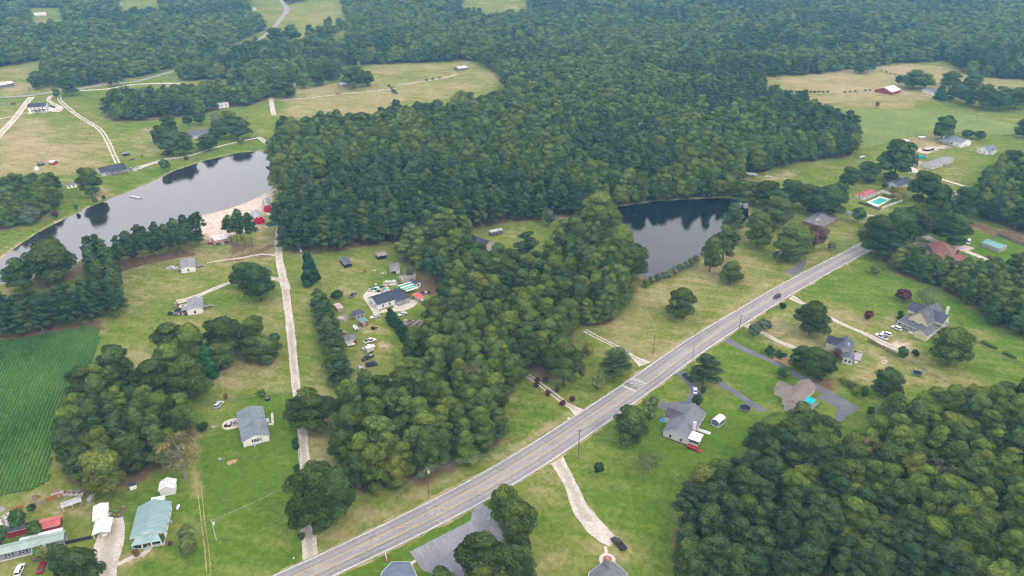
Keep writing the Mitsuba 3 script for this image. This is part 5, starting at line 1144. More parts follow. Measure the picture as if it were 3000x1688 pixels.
# tan-roofed house
t = house('house', 'tan-roofed house with a turquoise sail shade over its deck', (112.85,235.95,-42.7,7.11,16.88), wall=(.58, .53, .47), roof=SHTAN, rise=2.4, axis='y', win='R3F1', jit=.07)
l, w = t.dim[:2]; wing(t, t.fit, 6.6, 7.2, 2.7, 2.2, 'x', (.56, .52, .46), SHTAN, (-l / 2 - 2.2, -.6)); wing(t, t.fit, 4.6, 4, 2.5, 1.2, 'y', (.56, .52, .46), SHTAN, (1.0, -w / 2 - 1.2)); deck(t, l / 2, l / 2 + 4.5, -w / 2 + 1, w / 2 - 7, .8, (.34, .32, .27), (.38, .35, .3), open_side='L')
for a in range(5): t.part('steps', MB().box(l / 2 + 1, l / 2 + 3.4, -w / 2 - .4 * a, -w / 2 + 1 - .4 * a, 0, .7 - .14 * a, (.36, .34, .3)))
q = np.array([(l / 2 + .2, w / 2 - 8.5, 2.9), (l / 2 + 4.0, w / 2 - 8.2, 3.1), (l / 2 + 3.6, w / 2 - 12.2, 2.9), (l / 2 + .3, w / 2 - 11.6, 2.4)]); m_ = (q[0] + q[2]) / 2 - [0, 0, .25]
single('sail_shade', MB().add([*q, m_], [[0, 1, 4], [1, 2, 4], [2, 3, 4], [3, 0, 4]], (.02, .46, .55)), 'bright turquoise sail shade over the tan-roofed house deck', 'sail shade', *t.fit[:3])
# grey-roofed L-shaped house
GR_ = (.185, .195, .225)
t = house('house', 'white house with slate-grey roof and a red deck by the road', (64.14,217.71,-31.8,10.2,19.33), wall=(.66, .66, .68), roof=GR_, rise=2.5, axis='y', win='F2R3L1', base=BRICK, jit=.06)
l, w = t.dim[:2]; wing(t, t.fit, 7.0, 6.0, 2.8, 2.1, 'x', WHITE, (.11, .115, .13), (-l / 2 + .4, 1.8)); chimney(t, l / 2 - .2, -3.0, 0, 6.2, (.70, .69, .68), 1.0)
t.part('sunroom', MB().box(l / 2, l / 2 + 3.6, -w / 2 + .3, -w / 2 + 4.6, .9, 3.2, (.68, .68, .68)).box(l / 2 + .25, l / 2 + 3.66, -w / 2 + .24, -w / 2 + 4.3, 1.8, 2.8, (.09, .11, .13))); t.part('sunroom_roof', MB().box(l / 2 - .3, l / 2 + 3.9, -w / 2, -w / 2 + 4.9, 3.2, 3.35, (.76, .76, .76)), 'metal')
deck(t, l / 2, l / 2 + 3.8, -w / 2 - 1.6, -w / 2 + .3, .9, (.36, .05, .06), (.40, .06, .07), 'red_deck', 'LB'); t.part('red_steps', MB().box(l / 2 + 3.8, l / 2 + 5.6, -w / 2 - 1.5, -w / 2 - .4, 0, .6, (.40, .06, .07)))
t.part('walkway', MB().box(l / 2, l / 2 + 4.8, .6, 2.2, 0, .35, (.6, .6, .6)))
t = Thing('gazebo', 'screened gazebo with an arched white roof behind the grey-roofed house', 'gazebo', *(77.37,220,-45,3.17,4.88)[:3]); L_, W_ = (77.37,220,-45,3.17,4.88)[3:]
mb = MB(); xs = np.linspace(-1, 1, 7)
for a, b in zip(xs[:-1], xs[1:]): mb.quad((a * L_ / 2, -W_ / 2, 2.4 + .7 * (1 - a * a)), (b * L_ / 2, -W_ / 2, 2.4 + .7 * (1 - b * b)), (b * L_ / 2, W_ / 2, 2.4 + .7 * (1 - b * b)), (a * L_ / 2, W_ / 2, 2.4 + .7 * (1 - a * a)), (.76, .76, .75))
t.part('roof', mb); l2, w2 = L_ / 2 - .1, W_ / 2 - .1; t.part('screen', MB().box(-l2, l2, -w2, w2, .5, 2.45, (.13, .16, .23))); t.part('base', MB().box(-l2 - .03, l2 + .03, -w2 - .03, w2 + .03, 0, .5, (.68, .68, .68)))
for x in (-l2, l2):
    for y in (-w2, w2): t.part('post', MB().box(x - .08, x + .08, y - .08, y + .08, 0, 2.6, TRIM))
BUILT.append(shapely.Point(*(77.37,220,-45,3.17,4.88)[:2]).buffer(3))


# chapel-ended roofs at the bottom edge
def apse(name, label, back, he, rise, roofc, wall):
    """building whose far end is chamfered: back = eave corners left to right as seen"""
    p = [np.array(q) for q in back]; c = np.mean(p, 0); ap = np.array([c[0] * .5 + (p[1][0] + p[2][0]) / 4, c[1] - 3.2])
    ap = (p[0] + p[3]) / 2 + ((p[1] + p[2]) / 2 - (p[0] + p[3]) / 2) * .35
    t = Thing(name, label, 'house'); mb = MB(); R3 = lambda q, z: (q[0], q[1], z)
    far = [p[0] + (p[0] - p[1]) * .1 - np.array([0, 9.]), p[3] - np.array([0, 9.])]
    rd = ap - np.array([0, 9.])
    for a, b in zip(p[:-1], p[1:]): mb.plane(R3(b, he), R3(a, he), R3(ap, he + rise), R3(ap, he + rise), roofc, .07)
    mb.plane(R3(p[0], he), R3(far[0], he), R3(rd, he + rise), R3(ap, he + rise), roofc, .07); mb.plane(R3(far[1], he), R3(p[3], he), R3(ap, he + rise), R3(rd, he + rise), roofc, .07)
    for a, b in list(zip(p[:-1], p[1:])) + [(far[0], p[0]), (p[3], far[1])]: mb.bar(R3(a, he - .06), R3(b, he - .06), .16, .16, TRIM)
    t.part('roof', mb); w = shapely.Polygon([*p, far[1], far[0]]).buffer(-.45); t.part('wall', MB().prism(list(w.exterior.coords)[:-1], 0, he - .05, wall))
    return t, ap


t, ap = apse('house', 'slate-grey chamfered roof with a triangular dormer at the bottom edge', [un_ for un_ in ((21.94,148.03), (26.68,152.08), (29.6,152.08), (32.86,148.03))], 3, 2.3, (.17, .18, .19), WHITE)
t.part('dormer', MB().add([(ap[0] - 1.7, ap[1] + .9, 4.6), (ap[0] + .9, ap[1] + .9, 4.6), (ap[0] - .5, ap[1] + 1.3, 5.9), (ap[0] - .4, ap[1] - 2.0, 5.5)], [[0, 1, 2], [1, 3, 2], [3, 0, 2]], (.14, .155, .15)))
t, ap = apse('house', 'blue-grey hip roof at the bottom edge beside the car park', [(-37.38,148.03), (-35.1,151.95), (-29.6,151.95), (-27.28,147.43)], 3, 2.1, (.15, .19, .25), WHITE)
structure('footpath', flat([(-30.89,154.22),(-28.92,155.49),(-28.41,154.6),(-29.87,153.33)], .05, 'concrete_mat'), 'short white concrete path from the hip-roofed building to the car park')
c = (28.31,155.49); t = Thing('round_terrace', 'round pale terrace with a red brick centre and white figure', 'terrace', *c)
t.part('paving', MB().tube([[0, 0, -.05], [0, 0, .12]], 2.45, (.58, .53, .48), 32)); t.part('brick_centre', MB().tube([[0, 0, 0], [0, 0, .16]], 1.42, (.36, .13, .11), 24)); t.part('path', MB().box(-.52, .52, 2.2, 5.1, -.05, .11, (.55, .51, .45)))
t.part('figure', MB().tube([[0, -.1, .16], [0, -.1, .5], [0, -.1, .55], [0, -.1, 1.0], [0, -.1, 1.3], [0, -.1, 1.4]], [.26, .24, .14, .2, .12, .05], (.78, .77, .75), 8))

# ---- the crowded yard in the middle
t = house('house', 'white house with dark hip-ended roof amid the junk-filled yard', (-60.7,315.69,36.2,17.03,10.08), roof=(.062, .075, .105), rise=2.2, inset=(0, 4.5), win='F4L2', he=3., door='F6', base=(.5, .5, .5))
l, w = t.dim[:2]; deck(t, 1.5, l / 2, -w / 2 - 2.2, -w / 2, .9, (.5, .48, .46), (.70, .70, .70), 'porch', 'B'); shed_roof(t, [(1.3, -w / 2 - 2.4, 2.7), (l / 2 + .4, -w / 2 - 2.4, 2.7), (l / 2 + .4, -w / 2 - .42, 3.0), (1.3, -w / 2 - .42, 3.0)], (.062, .075, .105)); posts(t, [(1.5, -w / 2 - 2.2), (4, -w / 2 - 2.2), (6.2, -w / 2 - 2.2), (l / 2, -w / 2 - 2.2)], 2.65)
t.part('steps', MB().box(-.4, 1.2, -w / 2 - 3.6, -w / 2, 0, .5, (.6, .58, .56)))
structure('terrace', flat([(-74.56,321.56),(-73.21,327.42),(-66.09,332.68),(-61.4,328.16),(-68.09,321.56),(-68.73,317.27),(-63.64,308.63),(-64.31,303.61),(-65.66,302.95),(-70.98,313.77)], .04, 'concrete_mat'), 'pale paved border round the white house in the crowded yard')
structure('terrace', flat([(-65.01,302.95),(-62.82,307.61),(-57.81,309.31),(-54.97,312.73),(-50.54,317.27),(-47,318.69),(-46,315.87),(-47.69,310.33),(-52.45,306.27),(-57.32,305.94),(-62.07,304.94)], .045, 'concrete_mat'), 'curved pale paving and rock beds before the porch in the crowded yard')
house('shed', 'black shed with grey roof at the top of the yard', (-90.14,358.35,29.2,4.35,9.11), wall=(.035, .035, .045), roof=(.12, .13, .17), rise=.6, axis='y', he=2.1, ov=.15, win='', cat='shed')
house('run_in_shed', 'open black run-in shed with a tan sloping roof', (-72.36,366.87,23.6,5.55,5), wall=(.03, .03, .04), roof=(.30, .25, .24), rise=.35, he=2.4, ov=.25, win='', cat='shed')
t = house('shed', 'two-level grey shingled shed with a lean-to porch', (-62.81,351.16,13.3,5.4,5), wall=(.42, .40, .42), roof=(.20, .20, .22), rise=1.4, he=2.8, ov=.25, win='', cat='shed')
shed_roof(t, [(-2.8, -5.2, 2.0), (2.6, -5.2, 2.0), (2.6, -2.4, 2.75), (-2.8, -2.4, 2.75)], (.22, .22, .245)); posts(t, [(-2.6, -5), (2.4, -5)], 1.95); t.part('door', MB().box(.4, 2.2, -5.15, -5.05, .1, 1.8, (.6, .62, .62)))
t = barn('tan gambrel garden shed with grey roof behind the striped canopy', (lambda f: (f[0], f[1], f[2] + 90, f[4], f[3]))((-54.27,338.93,35.8,7.37,4.6)), (.48, .40, .36), (.17, .165, .18), 2.1, 1.5)
house('shed', 'small white shed with a dark roof by the striped canopy', (-49.78,332.88,49.1,3.52,6.09), wall=WHITE, roof=(.08, .09, .12), rise=.8, axis='y', he=2.2, ov=.15, win='F1', cat='shed')
q = [np.array((*p, 2.5)) for p in ((-52.43,321.56), (-47.1,325.57), (-51.75,332.68), (-57.95,328.16))]; mb = MB(); k = 0
t = Thing('canopy', 'green and white striped fabric canopy behind the white house', 'canopy')
for i in range(7):
    a, b = i / 7, (i + 1) / 7; f = lambda u, v: (q[0] * (1 - u) + q[1] * u) * (1 - v) + (q[3] * (1 - u) + q[2] * u) * v
    z = lambda v, s: np.array([0, 0, .22 * math.sin(v * 9)])
    t.part('stripe', MB().quad(f(0, a) + z(a, 0), f(1, a) + z(a, 1), f(1, b) + z(b, 1), f(0, b) + z(b, 0), (.02, .36, .28) if i % 2 else (.70, .62, .58)))
for p in q: t.part('post', MB().bar((p[0], p[1], 0), (p[0], p[1], 2.45), .08, .08, TRIM))
house('carport', 'small red metal carport sheltering a white pickup', (-46.43,318.01,-54.4,6.56,3.7), roof=(.50, .10, .10), rise=.5, axis='y', he=2.2, ov=.2, open_sides=True, cat='carport', metal=True, jit=.04)
house('shed', 'workshop with dark slate-blue hip roof near the cedar hedge', (-72.54,300.27,33.4,5.29,5.29), wall=(.46, .40, .38), roof=(.10, .105, .15), rise=1.4, inset=(2.2, 2.2), win='F2', cat='workshop')
house('cabin', 'wooden cabin with a teal metal roof beside the workshop', (-68.87,293.62,34,3.65,3.6), wall=(.24, .15, .09), roof=(.14, .33, .33), rise=.8, axis='y', he=2.3, ov=.2, win='', door='F4', cat='cabin', base=(.15, .1, .06))
t = house('shed', 'grey shingled shed with a red end wall and white doors', (-72.24,278.27,22.4,5.28,5.21), wall=(.26, .10, .09), roof=(.20, .19, .23), rise=1.1, he=2.3, ov=.2, win='', cat='shed'); t.part('door', MB().box(-2.5, 1.2, -t.dim[1] / 2 - .06, -t.dim[1] / 2 + .02, .1, 2.1, (.62, .62, .60)))
house('hut', 'small tan box hut against the leyland hedge', (-83.58,307.96,34.7,2.95,5.5), wall=(.46, .33, .26), roof=(.52, .42, .40), rise=.25, he=2.1, ov=.1, win='', cat='hut')
house('house', 'steep dark-gabled house with two dormers, half hidden in the wood', (-19.79,378.4,50.2,15.57,19.46), wall=(.5, .45, .43), roof=(.072, .075, .10), rise=4.6, axis='y', win='R2', he=3.)

# ---------------------------------------------------------------- vehicles
def loft(rings, col):
    """closed body from cross-sections (each an n x 3 loop)"""
    mb = MB(); n = len(rings[0]); v = np.vstack(rings); k = len(rings)
    i, j = np.meshgrid(np.arange(k - 1), np.arange(n), indexing='ij'); A, B, C, D = i * n + j, i * n + (j + 1) % n, (i + 1) * n + (j + 1) % n, (i + 1) * n + j
    f = np.vstack([np.stack([A, C, B], -1).reshape(-1, 3), np.stack([A, D, C], -1).reshape(-1, 3)])
    cap = [[0, q, q + 1] for q in range(1, n - 1)] + [[(k - 1) * n, (k - 1) * n + q + 1, (k - 1) * n + q] for q in range(1, n - 1)]
    return mb.add(v, np.vstack([f, cap]), col)


def section(x, hw, z0, z1, sh=.8):
    a = np.linspace(0, 2 * np.pi, 16, endpoint=False); c, s = np.cos(a), np.sin(a)
    y = np.sign(c) * np.abs(c) ** .35 * hw; z = (z0 + z1) / 2 + np.sign(s) * np.abs(s) ** .45 * (z1 - z0) / 2
    y = y * np.where(z > (z0 + z1) / 2, 1 - (1 - sh) * (z - (z0 + z1) / 2) / ((z1 - z0) / 2), 1)
    return np.stack([np.full(16, x), y, z], 1)


BODY = {  # lower body stations (x, top z), cabin (x0 base, x1 roof, x2 roof, x3 base, roof z), length, half width
    'sedan': ([(-2.25, .78), (-2.1, .95), (-1.3, .98), (1., .95), (2.0, .82), (2.28, .62)], (-1.75, -1.0, .35, 1.15, 1.44), .9),
    'suv': ([(-2.35, .9), (-2.2, 1.08), (0, 1.1), (1.2, 1.05), (2.15, .92), (2.38, .7)], (-2.25, -2.0, .5, 1.25, 1.74), .94),
    'pickup': ([(-2.85, .95), (-2.8, 1.08), (0, 1.1), (1.2, 1.12), (2.5, 1.0), (2.8, .8)], (-.75, -.55, .75, 1.5, 1.86), .99),
    'van': ([(-2.5, 1.0), (-2.45, 1.2), (1.3, 1.15), (2.0, 1.0), (2.4, .9), (2.5, .7)], (-2.45, -2.35, 1.2, 1.9, 2.1), .98),
}


def car(kind, label, hd, col, name=None, group=None, bed=None, cat=None):
    x, y, rot = hd; t = Thing(name or {'sedan': 'car', 'suv': 'suv', 'pickup': 'pickup_truck', 'van': 'van'}[kind], label, cat or {'sedan': 'car', 'suv': 'car', 'pickup': 'pickup truck', 'van': 'van'}[kind], x, y, rot, group)
    st, cab, hw = BODY[kind]; col = np.array(col)
    t.part('body', loft([section(a, hw * (.9 if i in (0, len(st) - 1) else 1), .3, z, .93) for i, (a, z) in enumerate(st)], col), 'gloss', True)
    x0, x1, x2, x3, zr = cab; zb = max(z for _, z in st) - .12
    g = MB(); P = lambda xx, w, z: [(xx, -w, z), (xx, w, z)]
    lo, hi = hw * .9, hw * .72
    b = [(x0, -lo, zb), (x3, -lo, zb), (x3, lo, zb), (x0, lo, zb), (x1, -hi, zr - .06), (x2, -hi, zr - .06), (x2, hi, zr - .06), (x1, hi, zr - .06)]
    for q in ((0, 1, 5, 4), (1, 2, 6, 5), (2, 3, 7, 6), (3, 0, 4, 7)): g.quad(*[b[i] for i in q], GLASS)
    t.part('windows', g, 'gloss')
    r = loft([section(xx, hi * k, zr - .13, zr, .85) for xx, k in ((x1 - .05, .95), (x1 + .15, 1.03), (x2 - .15, 1.03), (x2 + .08, .93))], col)
    for i, j in ((1, 5), (2, 6), (0, 4), (3, 7)): r.bar(b[i], b[j], .09, .09, col)
    if kind in ('suv', 'sedan', 'van'):
        for s in (-1, 1): r.bar(((x0 + x3) / 2 - .1, s * lo, zb), ((x1 + x2) / 2 - .1, s * hi, zr - .05), .08, .08, col)
    t.part('roof', r, 'gloss')
    if kind == 'pickup':
        t.part('bed', MB().box(-2.7, -.95, -hw * .8, hw * .8, .9, 1.105, bed if bed is not None else BLACK))
        e = MB().box(-2.82, -2.68, -hw * .93, hw * .93, .8, 1.17, col)
        for s in (-1, 1): e.box(-2.8, -.8, s * hw * .86 - .07, s * hw * .86 + .07, .8, 1.17, col)
        t.part('bed_sides', e, 'gloss')
    wx = {'sedan': 1.38, 'suv': 1.42, 'pickup': 1.75, 'van': 1.5}[kind]
    for sx in (-1, 1):
        for sy in (-1, 1): t.part('wheel', MB().tube([[sx * wx, sy * (hw - .2), .34], [sx * wx, sy * (hw + .03), .34]], .35, (.025, .025, .027), 12).tube([[sx * wx, sy * (hw + .02), .34], [sx * wx, sy * (hw + .05), .34]], .19, (.4, .4, .41), 10))
    for sy in (-1, 1):
        t.part('headlight', MB().box(st[-1][0] - .1, st[-1][0] + .01, sy * hw * .7 - .14, sy * hw * .7 + .14, .6, .74, (.75, .75, .72)))
        t.part('tail_light', MB().box(st[0][0] - .01, st[0][0] + .1, sy * hw * .72 - .12, sy * hw * .72 + .12, .68, .88, (.4, .02, .02)))
    return t


CW, CS, CB, CN = (.74, .74, .73), (.52, .53, .55), (.018, .019, .022), (.02, .022, .055)
car('suv', 'silver crossover on the grass beyond the small brown-roofed shed', (-113.92,231.04,76.1), CS)
car('suv', 'white car parked on the grass at the bottom left corner', (-143.65,151.19,104.2), CW)
car('sedan', 'maroon car parked at the end of the mobile home path', (-137.75,152.19,104.5), (.20, .012, .035))
car('sedan', 'white car half under the white carport', (-126.5,166.18,-54.2), CW)
car('suv', 'black car driving along the main road', (131.52,319.91,-138.1), CB)
car('pickup', 'dark blue pickup with a white-edged bed on the curved drive', (72.41,249.41,-64.1), (.03, .035, .05))
car('sedan', 'white and grey sedan on the curved drive behind the grey-roofed house', (73.27,240.56,77.8), CW)
car('pickup', 'black pickup at the end of the broad white gravel drive', (32.39,161.19,122.7), CB, bed=(.03, .035, .07))
car('pickup', 'white pickup on the drive of the Victorian house', (166.25,281.85,126.2), CW)
car('suv', 'white car side by side with the white pickup', (169.57,284.07,131.7), CW)
car('suv', 'white car on the bare grass nearest the Victorian porch', (176.6,289.37,123.9), CW)
car('van', 'boxy white and black van on the drive of the red-roofed house', (263.38,386.47,-128.6), CW)
car('pickup', 'red truck at the end of the concrete strip behind the red-roofed house', (263.86,364.47,-83.9), (.30, .03, .04))
car('pickup', 'silver pickup on the lawn between the pool and the hip-roofed house', (212.4,431.25,157.7), CS)
car('suv', 'white car behind the pale blue-grey house', (290.2,508.98,131.6), CW)
car('pickup', 'grey pickup parked at the left edge of the crowded yard', (-79.19,322.09,76), (.17, .175, .20))
car('pickup', 'white pickup poking out of the red carport', (-45.44,318.66,-62.6), CW)
car('suv', 'white car on the grass at the right end of the crowded yard', (-38.42,316,-128.2), CW)
car('sedan', 'white car between the workshop and the cedar hedge', (-64.82,300.19,-147.2), CW)
car('sedan', 'silver-white car just above the cedar hedge', (-51.99,302.56,-145.5), (.66, .68, .70))
car('pickup', 'white crew pickup, topmost of the row of vehicles beside the leyland hedge', (-63.31,278.34,32.9), CW)
car('pickup', 'white truck with a red load behind the cargo trailer', (-62.87,272.78,31.2), CW, bed=(.35, .15, .13))
car('pickup', 'black and white pickup below the cargo trailer', (-61.95,264.55,-132.5), CB, bed=(.3, .3, .3))
car('van', 'black van at the lower end of the vehicle row', (-59.3,259.25,18.6), CN)
car('sedan', 'faded red car beside the lower double-wide home', (-163.68,311.66,108.7), (.33, .12, .13))
car('sedan', 'dark red car in the pasture by the lakeside house', (-291.82,543.66,39.9), (.20, .03, .05))
car('suv', 'grey car nearer the porch of the lakeside house', (-280.58,518.72,-28.5), (.28, .28, .3))
car('sedan', 'white car farther from the porch of the lakeside house', (-277.32,521.51,-34), (.6, .6, .6))
car('suv', 'dark car on the lawn of the two-storey white house', (-490.17,721.53,37.5), (.12, .03, .04))
car('sedan', 'white car by the house under trees along the pasture lane', (-151.99,803.76,-48.3), (.6, .6, .62))
car('sedan', 'white car in the far meadow near the top edge', (-327.53,1245.7,31.4), (.7, .7, .7))
car('van', 'pale far van on the meadow track near the top edge', (-317.16,1192.62,102.5), (.6, .6, .6))
car('sedan', 'white car under trees behind the open wood-edge shelter', (183.9,502.9,0), (.62, .62, .62))
car('suv', 'small red car on the pasture lane left of the wood', (-180.82,765.33,28.7), (.4, .05, .06))


def trailer(label, hd, L, W, H, col, name='cargo_trailer', cat='trailer'):
    x, y, rot = hd; t = Thing(name, label, cat, x, y, rot); t.part('box', MB().box(-L / 2, L / 2, -W / 2, W / 2, .5, .5 + H, col).box(-L / 2 + .05, L / 2 - .05, -W / 2 + .05, W / 2 - .05, .5 + H, .58 + H, np.array(col) * 1.03))
    for k in (-.45, .45):
        for s in (-1, 1): t.part('wheel', MB().tube([[k, s * (W / 2 - .1), .32], [k, s * (W / 2 + .08), .32]], .32, BLACK, 10))
    t.part('drawbar', MB().bar((L / 2, 0, .5), (L / 2 + 1.2, 0, .45), .1, .1, (.2, .2, .2)))
    return t


trailer('white enclosed cargo trailer in the row of vehicles', (-62,270.26,38.9), 3.4, 2.0, 2.1, (.66, .66, .66))
t = trailer('large white and dark motorhome beside the steep-gabled house', (-9.49,399.12,27.7), 8.2, 2.5, 1.9, (.12, .13, .16), 'motorhome', 'motorhome')
t.part('roof', MB().box(-4.15, 4.15, -1.28, 1.28, 2.4, 2.95, (.55, .55, .57))); t.part('windscreen', MB().box(4.1, 4.18, -1.1, 1.1, 1.3, 2.2, GLASS)); t.part('hatch', MB().box(1.5, 2.6, -.5, .5, 2.9, 3.0, (.1, .1, .12)))


def boat(label, hd, L, W, col, inner=(.45, .45, .44)):
    x, y, rot = hd; t = Thing('boat', label, 'boat', x, y, rot)
    r = []
    for k in np.linspace(-.5, .5, 7):
        w = W / 2 * math.sqrt(max(.02, 1 - max(0, k * 2) ** 2.6)); r.append([(k * L, -w, .95), (k * L, -w * .7, .45), (k * L, 0, .3 + .4 * max(0, k)), (k * L, w * .7, .45), (k * L, w, .95)])
    t.part('hull', loft([np.array(q) for q in r], col), 'gloss'); t.part('cockpit', MB().box(-L * .4, L * .15, -W * .32, W * .32, .9, .99, inner)); t.part('trailer', MB().bar((-L * .45, 0, .3), (L * .65, 0, .35), .12, .1, (.2, .2, .2)).tube([[-.6, -W * .45, .3], [-.6, W * .45, .3]], .3, BLACK, 8))
    t.part('engine', MB().box(-L / 2 - .45, -L / 2 + .05, -.2, .2, .5, 1.35, (.06, .06, .07)))


boat('white motorboat on a trailer left of the wooden cabin', (-71.95,289.69,120.6), 4.8, 1.9, (.60, .62, .68))
boat('small white boat lying in front of the red-ended grey shed', (-71.01,274.89,25), 3.6, 1.4, (.7, .7, .7))
boat('white boat on a trailer on the lawn by the great wood', (271.21,549.08,-143.1), 6, 2.3, (.66, .66, .68))

# ---------------------------------------------------------------- poles and wires
def pole(label, base, h, r=.18, arm=True, light=False, col=(.16, .125, .10), rot=30., tf=False):
    t = Thing('utility_pole', label, 'utility pole', *base, rot); t.part('shaft', MB().tube([[0, 0, -.2], [0, 0, h * .5], [0, 0, h]], [r, r * .85, r * .65], col, 8), smooth=False)
    if arm: t.part('crossarm', MB().box(-1.1, 1.1, -.08, .08, h - .75, h - .55, np.array(col) * 1.1)); t.part('insulators', MB().box(-1.0, -.9, -.05, .05, h - .55, h - .33, (.6, .6, .62)).box(.9, 1.0, -.05, .05, h - .55, h - .33, (.6, .6, .62)).box(-.05, .05, -.05, .05, h, h + .2, (.6, .6, .62)))
    if tf: t.part('transformer', MB().tube([[.45, 0, h - 2.3], [.45, 0, h - 1.3]], .3, (.62, .64, .66), 10))
    return (*base, h)


p1 = pole('wooden utility pole on the verge below the middle wood', (-27.45,182.6), 11.2, tf=True)
p2 = pole('tall utility pole where the white gravel drive meets the road', (23.28,200.97), 12.6)
single('guy_pole', MB().tube([[0, 0, -.2], [0, 0, 6]], [.12, .09], (.36, .31, .27)), 'short pale stub pole leaning beside the tall roadside pole', 'pole', *(22.83,200.58))
p3 = pole('utility pole by the short pale drive opposite the open lawn', (102.08,282.82), 11.2, tf=True)
p4 = pole('thin dark utility pole between the drives on the right verge', (77.27,263.85), 7.5, arm=False, r=.12)
p5 = pole('utility pole with crossarm and transformer on the lawn by the dark pond', (144.1,357.3), 9, tf=True)
p6 = pole('utility pole before the low hip-roofed house', (172.4,382), 9, tf=True)
p7 = pole('utility pole under the big trees at the far end of the road', (198.6,368.2), 10)
p8 = pole('utility pole beyond the swimming pool', (274,464.6), 8.5, tf=True)
p9 = pole('pale leaning pole against the dark tree beside the gravel farm track', (-69.42,178.25), 9.5, arm=False, col=(.42, .40, .37))
p10 = pole('pole with a white transformer on the bright lawn by the wheel ruts', (-90.57,163.02), 8.5, arm=False, tf=True, col=(.42, .41, .39))
p11 = pole('grey utility pole at the wood corner beside the farm track', (-114.7,360.7), 8.5, arm=False, tf=True, col=(.4, .39, .4))
p12 = pole('thin pale service pole where the drive leaves the farm track', (-88.39,230.96), 5.5, arm=False, r=.08, col=(.5, .48, .4))
p13 = pole('lone utility pole on the dry lawn by the two-track drive', (61.32,269), 9.8, arm=False)
p14 = pole('far utility pole at the lane wood edge', (-454.6,832.1), 9)
p15 = pole('far utility pole by the long white equipment shed', (-500.5,766.4), 9, arm=False)
p16 = pole('lamp pole standing in the crowded yard lawn', (-71.62,339.65), 6.5, arm=False, r=.08, col=(.3, .28, .25))
p0, pE = (*(-48.71,166.2), 2.0), (*(442.6,578.4), 9)


def wire(a, b, label, side=0., sag=.5, drop=.3):
    a, b = np.array(a), np.array(b); d = (b - a)[:2]; d /= np.linalg.norm(d); o = np.array([-d[1], d[0], 0]) * side
    k = np.linspace(0, 1, 9)[:, None]; p = a * (1 - k) + b * k + o; p[:, 2] += -drop - 4 * sag * (k * (1 - k))[:, 0]
    single('power_line', MB().tube(p, .028, (.30, .32, .32), 3), label, 'power line')


for s_ in (-.95, 0, .95):
    sd = ('outer', 'middle', 'road-side')[int(round(s_ / .95)) + 1]
    wire(p1, p2, f'{sd} wire strung between the middle wood pole and the tall roadside pole', s_, .7)
    wire(p1, p0, f'{sd} guy wire running down to the verge from the middle wood pole', s_ * .6, .0)
wire(p2, p3, 'long wire above the road between the tall pole and the short drive pole', 0, 1.)
wire(p3, p5, 'wire crossing the road towards the dark pond pole', 0, .7); wire(p5, p6, 'wire between the pond pole and the hip-roofed house pole', 0, .5); wire(p5, p7, 'wire from the pond pole to the pole at the road end', 0, .6)
wire(p6, p8, 'wire from the hip-roofed house pole past the pool', .4, .8); wire(p6, p8, 'second wire from the hip-roofed house pole past the pool', -.4, .8)
for s_ in (0, .8): wire(p10, p9, ('upper', 'lower')[int(s_ > 0)] + ' wire over the bright lawn to the leaning pole', s_, .4, .3 + s_)
for s_ in (0, .8): wire(p10, (*(-114.73,160.73), 3), ('upper', 'lower')[int(s_ > 0)] + ' service wire from the lawn pole to the green-roofed house', s_, .3, .3 + s_)

# ---------------------------------------------------------------- fences
def fence(label, pts, h=1.2, rails=3, every=2.5, col=GREYWOOD, boards=False, cat='fence', rw=.12):
    t = Thing('fence', label, cat)
    for (a, b) in zip(pts[:-1], pts[1:]):
        a, b = np.array(a), np.array(b); n = max(1, int(np.linalg.norm(b - a) / every)); m = MB()
        if boards: t.part('panel', MB().bar((*a, h / 2 + .05), (*b, h / 2 + .05), .06, h, col))
        else:
            for k in range(rails): t.part('rail', MB().bar((*a, h * (k + .7) / rails), (*b, h * (k + .7) / rails), .05, rw, col))
        for k in range(n + 1): q = a + (b - a) * k / n; t.part('post', MB().box(q[0] - .07, q[0] + .07, q[1] - .07, q[1] + .07, 0, h + .1, col))


fence('dark four-rail wooden fence behind the slate-blue roofed house', [(158.69,278.58),(161.71,273.72),(163.82,270.1),(165.95,265.73)], 1.8, 4, col=(.085, .06, .055), rw=.26)
fence('low wire fence along the hedge below the Victorian house', [(200.37,291.46),(203.78,283.27),(207.59,273.72),(211.69,265.46),(216.72,257.05)], 1.1, 2, 4, (.2, .19, .17))
fence('wire fence dividing the lawns beyond the trampoline', [(165.95,265.73),(170.62,259.64),(174.74,250.76),(179.28,243.5)], 1.1, 2, 4, (.22, .2, .17))
fence('weathered dark privacy fence joining mobile home and carport', [(-136.29,161.13),(-132.54,162.48),(-129.02,163.57)], 1.3, col=(.045, .047, .06), boards=True)
fence('orange wooden fence panels, upper run beside the garden', [(-151.83,179.26),(-150.07,180.5),(-148.29,181.75)], 1.5, col=(.40, .17, .05), boards=True)
fence('grey picket fence between the orange panels', [(-155.52,176.82),(-153.79,178.03),(-151.83,179.26)], 1.2, col=(.34, .29, .25), boards=True)
fence('orange wooden fence panels, lower run at the rubble corner', [(-159.85,174.86),(-158.84,175.91),(-157.55,176.51)], 1.5, col=(.42, .18, .05), boards=True)
fence('brown stick fence running down past the rubble pile', [(-159.63,174.86),(-158.5,171.91),(-157.61,169.02)], 1.2, 2, col=(.28, .13, .08))
fence('long grey wooden fence behind the green-roofed outbuilding', [(280,391.7),(287.1,397.7),(289.8,389.7),(294.3,381.1)], 1.7, col=(.20, .17, .16), boards=True)
fence('dark slatted screen at the front of the sandy paddock', [(328.7,570.9),(327.2,566.2),(330.8,565.3),(336.8,569),(340.2,574.6)], 1.5, col=(.05, .04, .06), boards=True)
